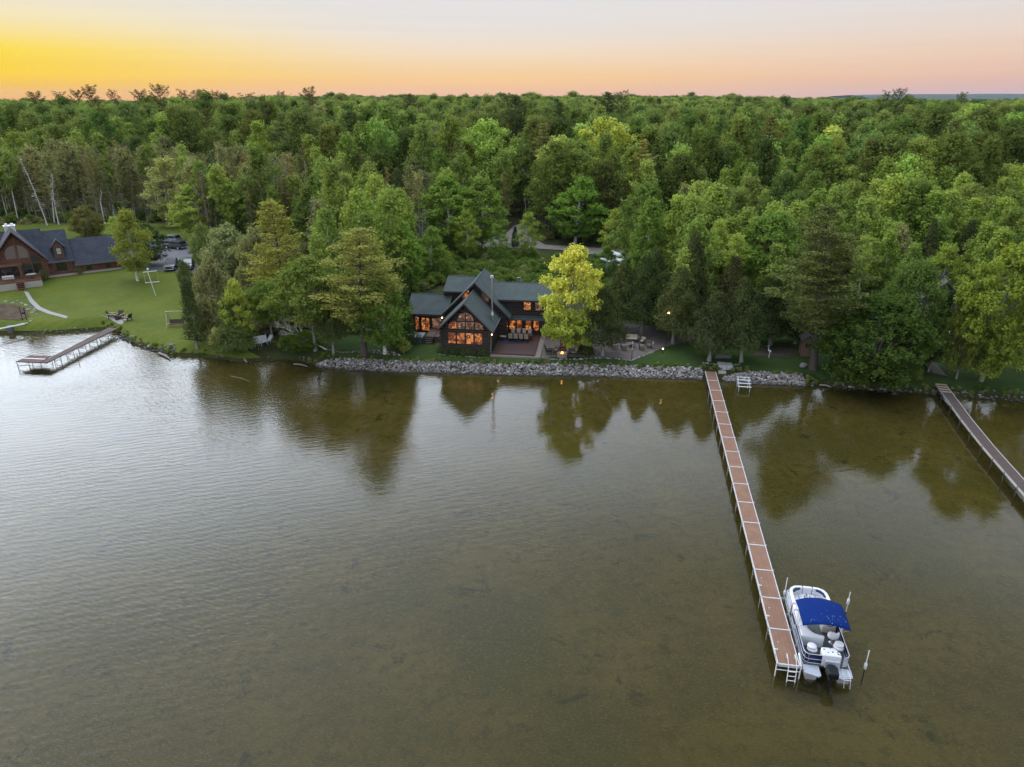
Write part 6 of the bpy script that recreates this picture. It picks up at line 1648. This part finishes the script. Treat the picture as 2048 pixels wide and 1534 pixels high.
def rock_line(pts, n, smin, smax, dark, label, group, jit=.35, zoff=.2, name='shore_rock', shore=False):
    P = [gp(*q) for q in pts] if not shore else [(at(*q)[0], float(Ys(at(*q)[0])) + .15, 0) for q in pts]
    seg = [math.hypot(P[i + 1][0] - P[i][0], P[i + 1][1] - P[i][1]) for i in range(len(P) - 1)]; T = sum(seg)
    for k in range(n):
        d = (k + random.random()) / n * T; i = 0
        while i < len(seg) - 1 and d > seg[i]: d -= seg[i]; i += 1
        f = d / seg[i]; x = P[i][0] + (P[i + 1][0] - P[i][0]) * f + random.gauss(0, jit * .6); y = P[i][1] + (P[i + 1][1] - P[i][1]) * f + random.gauss(0, jit)
        r = random.uniform(smin, smax); put_rock(x, y, max(-.05, float(gz(x, y))) + r * zoff, r, random.randrange(8), dark, name, label, 'rock', group)
rock_line([(244, 670), (262, 682), (300, 698), (325, 708), (350, 712)], 60, .11, .27, True, 'dark rock on the lawn shore below the log swing', 'dark rocks on the lawn shore', shore=True)
rock_line([(62, 664), (80, 664), (120, 663), (200, 657)], 40, .09, .18, True, 'small dark rock along the shore left of the brown dock', 'rocks left of the brown dock', shore=True)
rock_line([(0, 606), (30, 606), (56, 612), (74, 628), (60, 645)], 40, .10, .3, False, 'pale rock around the brown reed bed', 'rocks around the reed bed')
rock_line([(1612, 768), (1700, 775), (1780, 781), (1850, 784)], 60, .10, .21, True, 'dark shore rock under the drooping green tree', 'rocks under the drooping tree', shore=True)
rock_line([(1850, 784), (1900, 788), (1960, 793), (2048, 800), (2150, 810)], 105, .11, .22, True, 'mixed dark shore rock beside the narrow right dock', 'rocks beside the right dock', shore=True)
rock_line([(400, 712), (440, 716), (480, 723), (520, 721), (560, 717), (600, 722), (632, 733)], 22, .07, .16, True, 'small dark rock on the earth bank below the white lounge chair', 'rocks on the earth bank', shore=True)
rock_line([(1078, 714), (1098, 723), (1150, 728), (1200, 733), (1232, 733), (1262, 722), (1295, 709), (1322, 697)], 70, .09, .17, False, 'pale edging stone around the patio', 'stones edging the patio', .06, .3, 'edging_stone')
rock_line([(655, 720), (690, 706), (740, 700), (790, 706), (800, 720), (760, 727), (700, 726)], 50, .09, .16, False, 'pale edging stone around the planting bed', 'stones edging the planting bed', .06, .3, 'edging_stone')
rock_line([(873, 708), (900, 712), (935, 714), (966, 716), (982, 712), (984, 704)], 34, .07, .13, False, 'pale edging stone around the cabin front shrubs', 'stones edging the cabin bed', .05, .3, 'edging_stone')
rock_line([(1404, 726), (1425, 731), (1455, 732), (1478, 729), (1486, 722)], 26, .09, .15, False, 'pale edging stone below the garden swing', 'stones edging the swing bed', .05, .3, 'edging_stone')

# ================================================================== vehicles on the driveway
TYRE = mat('tyre', (.015, .015, .015), .9); CARGL = mat('car_glass', (.02, .024, .028), .06, spec=.8)
def car(px, py, rot, label, paint, kind='suv'):
    x, y, z = gp(px, py); e = thing('parked_' + ('pickup' if kind == 'pickup' else 'car'), label, 'pickup truck' if kind == 'pickup' else 'car', (x, y, z + .06), rot)
    Lc = 5.6 if kind == 'pickup' else 4.7; W = .95; h0 = .35
    if kind == 'pickup': prof = [(-2.8, .45), (-2.8, 1.0), (-2.75, 1.12), (-1.0, 1.18), (.9, 1.16), (1.2, 1.15), (2.65, 1.05), (2.8, .9), (2.8, .45)]; cab_ = [(-.95, 1.15), (-.8, 1.80), (.35, 1.84), (1.15, 1.16)]
    else: prof = [(-2.3, .45), (-2.35, .9), (-2.25, 1.1), (1.0, 1.08), (2.2, .95), (2.38, .8), (2.38, .45)]; cab_ = [(-2.2, 1.08), (-1.85, 1.66), (.1, 1.70), (1.05, 1.07)]
    body = MB().prism_y([(a, b_) for a, b_ in prof], -W, W)
    if kind == 'pickup': pass
    bd = body.build('body', paint, e, .06, 3)
    cb = MB().prism_y(cab_, -W + .12, W - .12).build('cabin', CARGL, e, .05, 2)
    roof = [(cab_[1][0] - .02, cab_[1][1] - .02), (cab_[2][0] + .02, cab_[2][1] - .02), (cab_[2][0] - .05, cab_[2][1] + .05), (cab_[1][0] + .05, cab_[1][1] + .05)]
    MB().prism_y(roof, -W + .11, W - .11).build('roof', paint, e, .03)
    for (qa, qb) in ((cab_[0], cab_[1]), (cab_[3], cab_[2])):
        pl_ = MB()
        for s in (-1, 1): pl_.tube([(qa[0], s * (W - .12), qa[1]), (qb[0], s * (W - .12), qb[1])], .035, 6)
        pl_.build('pillar', paint, e)
    for xx in (-Lc * .31, Lc * .31):
        for s in (-1, 1):
            wh = MB().tube([(xx, s * (W - .22), .36), (xx, s * (W + .01), .36)], .37, 18).build('wheel', TYRE, e); MB().tube([(xx, s * (W - .1), .36), (xx, s * (W + .02), .36)], .21, 12).build('rim', ALU, wh)
    xf = prof[-1][0]
    for s in (-1, 1):
        MB().box(xf - .06, xf + .015, s * .72 - .16, s * .72 + .16, .68, .84).build('headlight', mat('headlight', (.7, .72, .75), .15), e)
        MB().box(prof[0][0] - .02, prof[0][0] + .04, s * .78 - .09, s * .78 + .09, .75, .98).build('taillight', mat('taillight', (.25, .01, .01), .3), e)
    MB().box(xf - .02, xf + .02, -.5, .5, .58, .80).build('grille', BLACK, e); MB().box(xf - .05, xf + .05, -.85, .85, .42, .54).build('bumper', ALU, e, .02)
    MB().box(prof[0][0] - .05, prof[0][0] + .03, -.85, .85, .42, .54).build('rear_bumper', ALU, e, .02)
    if kind == 'pickup': MB().box(-2.65, -1.1, -.78, .78, 1.10, 1.20).build('bed_cover', mat('bed_grey', (.20, .21, .22), .6), e)
car(346, 538, R(-78), 'black pickup truck facing the lake at the lawn edge', mat('black_paint', (.012, .013, .016), .2, spec=.7), 'pickup')
car(377, 537, R(-74), 'dark car with pale reflecting roof beside the black pickup', mat('dark_paint', (.02, .022, .026), .2, spec=.7))
car(352, 498, R(160), 'dark grey car parked across the upper driveway', mat('grey_paint', (.045, .05, .06), .2, spec=.7))
car(341, 486, R(165), 'silver car half hidden behind the dark grey car', mat('silver_paint', (.30, .32, .33), .25, .4))

# ================================================================== things on the lawns
x, y, z = gp(312, 593); e = thing('birdhouse_pole', 'white pole with two crossbars standing on the left lawn', 'pole', (x, y, z), R(10))
MB().tube([(0, 0, 0), (-.5, 0, 4.1)], .055, 8).build('pole', WHITE, e)
MB().tube([(-1.25, 0, 4.0), (.9, 0, 4.15)], .05, 6).tube([(-1.2, 0, 2.3), (.95, 0, 2.4)], .05, 6).build('crossbar', WHITE, e); MB().tube([(-1.15, 0, 4.0), (-1.15, 0, 2.3)], .012, 5).tube([(.85, 0, 4.1), (.85, 0, 2.4)], .012, 5).build('rope', WHITE, e)
MB().box(-.55, -.3, -.12, .12, 4.35, 4.6).build('nest_box', WHITE, e)
PALEW = mat('pale_log', (.45, .36, .25), .8, var=.25, vscale=6)
x, y, z = gp(355, 655); e = thing('garden_swing', 'pale log frame swing with dark seat on the left lawn', 'swing', (x, y, z), R(8))
f = MB()
for s in (-1.2, 1.2):
    f.tube([(s, -.8, 0), (s, .4, 2.3)], .07, 8).tube([(s, 1.1, 0), (s, .2, 2.3)], .07, 8).tube([(s, -.65, .5), (s, .95, .5)], .06, 8)
f.tube([(-1.35, .3, 2.25), (1.35, .3, 2.25)], .08, 8); f.build('log_frame', PALEW, e)
MB().box(-.95, .95, -.2, .35, .5, .56).build('seat', mat('dark_slats', (.10, .08, .06), .8), e); MB().box(-.95, .95, .36, .42, .56, 1.1).build('backrest', mat('dark_slats', (.10, .08, .06)), e)
MB().tube([(-.9, .1, .56), (-.9, .28, 2.25)], .012, 5).tube([(.9, .1, .56), (.9, .28, 2.25)], .012, 5).build('chain', IRON, e)
x, y, z = gp(238, 641); e = thing('fire_ring', 'dark metal fire ring on the pale pad at the left shore', 'fire pit', (x, y, z + .1))
MB().lathe([(.5, 0), (.5, .3), (.45, .3), (.42, .05), (.001, .05)], 16).build('ring', IRON, e)
for i, (px, py, a, lab) in enumerate([(226, 642, -1.3, 'log chair left of the dark fire ring'), (240, 638, 3.1, 'log chair behind the dark fire ring'), (256, 642, 1.3, 'log chair right of the dark fire ring')]):
    x, y, z = gp(px, py); e = thing('log_chair', lab, 'chair', (x, y, z + .09), a, 'log chairs round the fire ring')
    DKW = mat('dark_wood', (.06, .045, .035), .8)
    MB().box(-.4, .4, -.35, .4, .35, .42).build('seat', DKW, e); MB().add([(-.38, -.3, .4), (.38, -.3, .4), (.38, -.65, 1.05), (-.38, -.65, 1.05), (-.38, -.36, .38), (.38, -.36, .38), (.38, -.72, 1.03), (-.38, -.72, 1.03)], [(0, 1, 2, 3), (7, 6, 5, 4), (0, 4, 5, 1), (1, 5, 6, 2), (2, 6, 7, 3), (3, 7, 4, 0)]).build('backrest', DKW, e)
    for s in (-.42, .42):
        MB().tube([(s, -.55, .62), (s, .5, .62)], .07, 8).build('armrest', PALEW, e)
        for yy in (-.35, .4): MB().tube([(s, yy, 0), (s, yy, .62)], .06, 8).build('leg', DKW, e)
# old hoist posts and plank at the far left
for (px, py, lab) in ((23, 666, 'left grey concrete post standing in the water'), (50, 661, 'right grey concrete post at the shore end of the white pipe')):
    x, y, _ = at(px, py, 0); MBo = MB().box(-.35, .35, -.3, .3, -.6, 1.1).build('concrete_post', mat('old_concrete', (.13, .13, .13), .9, var=.3, vscale=3), None, .05, loc=(x, y, 0)); tag(MBo, lab, 'post')
a = Vector(at(-30, 664, 1.2)); b_ = Vector(at(50, 648, 1.2)); o = MB().tube([a, b_], .06, 6).tube([a + Vector((0, .6, 0)), b_ + Vector((0, .6, 0))], .05, 6).build('boat_rail', WHITE); tag(o, 'pale pipe rails lying across the concrete posts', 'rail')
x, y, z = gp(50, 642); e = thing('winch_frame', 'dark upright winch frame beside the reed bed', 'winch', (x, y, z))
MB().tube([(-.3, 0, 0), (-.3, 0, 2.2)], .05, 6).tube([(.3, 0, 0), (.3, 0, 2.0)], .05, 6).tube([(-.3, 0, 1.6), (.3, 0, 1.5)], .04, 6).build('frame', IRON, e); MB().tube([(-.2, 0, 1.2), (.2, 0, 1.2)], .15, 10).build('drum', IRON, e)
# white loungers
GREYW = mat('grey_white_plastic', (.60, .63, .68), .6)
x, y, z = gp(536, 708); e = thing('lounge_chair', 'white reclining lounge chair by the water', 'lounge chair', (x, y, z), R(-38))
MB().box(-.32, .32, -1.0, .4, .32, .37).build('seat', GREYW, e); MB().add([(-.32, .4, .36), (.32, .4, .36), (.32, .85, .95), (-.32, .85, .95), (-.32, .44, .32), (.32, .44, .32), (.32, .9, .91), (-.32, .9, .91)], [(0, 1, 2, 3), (7, 6, 5, 4), (0, 4, 5, 1), (1, 5, 6, 2), (2, 6, 7, 3), (3, 7, 4, 0)]).build('backrest', GREYW, e)
for s in (-.3, .3):
    for yy in (-.9, .4): MB().tube([(s, yy, .33), (s, yy, 0)], .03, 6).build('leg', GREYW, e)
x, y, z = gp(524, 700); e = thing('garden_bench', 'white slatted bench behind the reclining lounge chair', 'bench', (x, y, z), R(35))
MB().box(-.85, .85, -.25, .25, .42, .47).build('seat', GREYW, e); bk = MB()
for k in range(9): bk.box(-.85, .85, .26, .30, .5 + k * .085, .56 + k * .085)
for xx in (-.85, 0, .8): bk.box(xx, xx + .06, .30, .34, .4, 1.28)
bk.build('backrest', GREYW, e)
for s in (-.8, .8):
    for yy in (-.2, .25): MB().tube([(s, yy, .42), (s, yy, 0)], .03, 6).build('leg', GREYW, e)
x, y, z = gp(508, 712); e = thing('garden_chair', 'small white chair partly behind the pointed shore cedar', 'chair', (x, y, z), R(60))
MB().box(-.25, .25, -.25, .25, .40, .45).build('seat', GREYW, e); MB().box(-.25, .25, .22, .27, .45, .95).build('backrest', GREYW, e); [MB().tube([(a, b_, .4), (a, b_, 0)], .025, 6).build('leg', GREYW, e) for a in (-.22, .22) for b_ in (-.22, .22)]
# driftwood
DRIFT = mat('driftwood', (.24, .21, .18), .9, var=.3, vscale=6)
for (pa, pb, r, lab) in [((318, 706), (340, 718), .16, 'short dark driftwood log on the lawn shore rocks'), ((482, 716), (494, 724), .18, 'weathered stump lying at the shore below the lounge chair'), ((462, 752), (500, 763), .03, 'thin pale branch floating in the lake'),
                         ((588, 728), (615, 733), .10, 'dark log on the bank under the leaning birch'), ((1640, 770), (1662, 774), .12, 'pale flat plank at the end of the pale rocks')]:
    a = Vector(at(*pa, .15 if r > .05 else .02)); b_ = Vector(at(*pb, .12 if r > .05 else .02)); o = MB().tube([a, (a + b_) / 2 + Vector((0, .12, .05)), b_], [r, r * .9, r * .5], 8).build('driftwood', DRIFT); tag(o, lab, 'driftwood')
x, y, z = gp(345, 706); o = MB(); 
for k in range(7): a_ = k * .9; o.tube([(0, 0, .1), (.5 * math.cos(a_), .5 * math.sin(a_), .35), (.9 * math.cos(a_ + .2), .9 * math.sin(a_ + .2), .1)], [.08, .05, .02], 6)
o = o.build('root_stump', DRIFT, loc=(x, y, z)); tag(o, 'pale tangled root stump on the lawn shore', 'stump')
# swing between the cedar trunks
x, y, z = gp(1444, 722); e = thing('garden_swing', 'grey bench swing hanging between the curved cedar trunks', 'swing', (x, y, z), 0)
GW = mat('grey_wood', (.085, .085, .088), .8, var=.2)
MB().box(-.95, .95, -.25, .25, .42, .48).build('seat', GW, e); MB().box(-.95, .95, -.32, -.26, .48, .95).build('backrest', GW, e); MB().tube([(-.9, 0, .5), (-.9, 0, 2.6)], .012, 5).tube([(.9, 0, .5), (.9, 0, 2.6)], .012, 5).build('rope', IRON, e)
# statue (heron)
x, y, z = gp(1537, 716); e = thing('garden_statue', 'white heron shaped garden statue on the bare ground', 'statue', (x, y, z), R(20))
MB().tube([(.0, 0, 0), (0, 0, .75)], .02, 6).tube([(.08, 0, 0), (.05, 0, .75)], .02, 6).tube([(.28, 0, .72), (.05, 0, .9), (-.15, 0, 1.0)], [.03, .16, .05], 8).tube([(-.12, 0, .95), (-.22, 0, 1.25), (-.10, 0, 1.45), (-.2, 0, 1.6)], [.06, .035, .03, .045], 8).tube([(-.2, 0, 1.6), (-.5, 0, 1.55)], [.03, .005], 6).build('body', WHITE, e)
# playhouse behind the big pine
x, y, z = gp(1612, 714); e = thing('playhouse', 'narrow tan playhouse with small window behind the thick pine trunk', 'playhouse', (x, y, z), R(-12))
PB = mat('tan_boards', (.20, .125, .09), .8, var=.15, vscale=3, stretch=(8, 8, 1))
MB().prism_y([(-.62, 0), (.62, 0), (.62, 2.2), (0, 2.7), (-.62, 2.2)], 0, 1.8).build('wall', PB, e)
MB().slab((-.85, -.25, 2.1), (0, -.25, 2.83), (0, 2, 2.83), (-.85, 2, 2.1), .08).slab((0, -.25, 2.83), (.85, -.25, 2.1), (.85, 2, 2.1), (0, 2, 2.83), .08).build('roof', mat('roof_brown', (.04, .035, .032), .9, var=.3), e)
wf = MB().prism_y(rect(-.25, .25, 1.25, 1.75), -.04, .0).build('window', TRIM, e); MB().prism_y(rect(-.2, -.02, 1.3, 1.7), -.055, -.03).prism_y(rect(.02, .2, 1.3, 1.7), -.055, -.03).build('pane', GLASS, wf)
x, y, z = gp(1606, 733); o = put_rock(x, y, z + .15, .5, 2, False, 'boulder', 'single tan boulder left of the thick pine trunk', 'boulder', None)
# pale shed whose roof shows between the trees
x, y, z = gp(1243, 545); e = thing('storage_shed', 'shed with pale grey roof half hidden behind the golden maple', 'shed', (x, y, z), R(25))
MB().prism_y([(-2.3, 0), (2.3, 0), (2.3, 2.2), (0, 3.2), (-2.3, 2.2)], -3, 3).build('wall', mat('shed_wall', (.16, .15, .14), .8, var=.2), e)
MB().slab((-2.6, -3.3, 2.12), (0, -3.3, 3.32), (0, 3.3, 3.32), (-2.6, 3.3, 2.12), .08).slab((0, -3.3, 3.32), (2.6, -3.3, 2.12), (2.6, 3.3, 2.12), (0, 3.3, 3.32), .08).build('roof', mat('pale_metal_roof', (.42, .43, .46), .5, var=.08), e)
# grey neighbour cabin on the right with its terrace
x, y, z = gp(1872, 655); e = thing('neighbour_cabin', 'grey shingled cabin hidden between the trees on the right', 'house', (x, y, z), R(-20))
MB().prism_y([(-3.5, 0), (3.5, 0), (3.5, 3.0), (0, 6.4), (-3.5, 3.0)], 0, 9).build('wall', mat('grey_siding', (.075, .072, .075), .8, var=.15, vscale=2, stretch=(1, 1, 8)), e)
MB().slab((-4.1, -.6, 2.5), (0, -.6, 6.6), (0, 9.5, 6.6), (-4.1, 9.5, 2.5), .16).slab((0, -.6, 6.6), (4.1, -.6, 2.5), (4.1, 9.5, 2.5), (0, 9.5, 6.6), .16).build('roof', mat('grey_shingle', (.13, .12, .125), .9, var=.2, vscale=3), e)
window(e, rect(-2.2, -.6, .9, 2.4), 0, GLASS); window(e, rect(.6, 2.2, .9, 2.4), 0, GLASS)
x, y, z = gp(1868, 690); e = thing('stone_terrace', 'low stone terrace in front of the grey neighbour cabin', 'terrace', (x, y, z), R(-12))
MB().box(-3.2, 2.8, -.3, 3.6, -.2, .38).build('slab', mat('terrace_stone', (.17, .15, .13), .9, var=.35, vscale=3), e, .03)
for i, (px, py, lab) in enumerate([(1888, 681, 'white chair on the stone terrace, right one'), (1873, 682, 'dark chair on the stone terrace, left one')]):
    x, y, z = gp(px, py); lounge_chair(x, y, z + .42, .3, lab, .62, WHITE if i == 0 else DCUSH, back=.6, group='chairs on the stone terrace')
x, y, z = gp(1845, 729); e = thing('wooden_gate', 'reddish brown slatted wooden bench at the start of the boardwalk', 'bench', (x, y, z), R(-10)); e.name = 'wooden_bench'
CW = mat('cedar_wood', (.36, .19, .11), .8, var=.2); b_ = MB()
for k in range(5): b_.box(-.75, .75, .25, .30, .5 + k * .2, .62 + k * .2)
for xx in (-.8, -.02, .72): b_.box(xx, xx + .08, .31, .38, 0, 1.5)
b_.build('backrest', CW, e); MB().box(-.8, .8, -.35, .24, .40, .46).build('seat', CW, e); [MB().box(s - .04, s + .04, -.33, -.25, 0, .42).build('leg', CW, e) for s in (-.7, .7)]
x, y, z = gp(1957, 781); e = thing('shore_steps', 'weathered wooden steps down the rocks at the right edge', 'steps', (x, y, 0), R(-6))
for k in range(6): MB().box(-.85, .85, -.6 + k * .42, -.22 + k * .42, .30 + k * .17, .36 + k * .17).build('tread', mat('old_step', (.22, .19, .16), .9, var=.25), e)
# low hills on the horizon
HM = mat('far_hill_woods', (.030, .055, .035), 1, var=.3, vscale=.004)
hv = []; hf = []
nxh = 90
for i in range(nxh + 1):
    u = i / nxh; x = 4200 + u * 7200
    h = 52 + 46 * max(0, math.sin(u * 3.1)) * (.6 + .25 * math.sin(u * 13 + 1) + .1 * math.sin(u * 31)) + 40 * max(0, u - .62) * 2
    for (dy, k) in ((-700, 0), (-350, .7), (0, 1), (500, .8), (1200, 0)): hv.append((x, 9400 + dy, 8 + h * k))
for i in range(nxh):
    for j in range(4): a = i * 5 + j; hf.append((a, a + 5, a + 6, a + 1))
me = bpy.data.meshes.new('hills'); me.from_pydata(hv, [], hf); me.materials.append(HM); me.update(); o = link('hills', me); o['kind'] = 'structure'
# the evening air
hz_m = bpy.data.materials.new('haze'); hz_m.use_nodes = True; t = hz_m.node_tree
for n in list(t.nodes): t.nodes.remove(n)
pv = N('ShaderNodeVolumePrincipled', t); pv.inputs['Color'].default_value = (.62, .74, .92, 1); pv.inputs['Density'].default_value = 1.8e-5; pv.inputs['Anisotropy'].default_value = .1
o = N('ShaderNodeOutputMaterial', t); L(pv.outputs[0], o.inputs['Volume'], t)
hb = MB().box(-12100, 12100, -4100, 12200, -150, 135).build('haze', hz_m); hb['kind'] = 'stuff'; tag(hb, 'thin evening haze over the lake and the wood', 'haze')
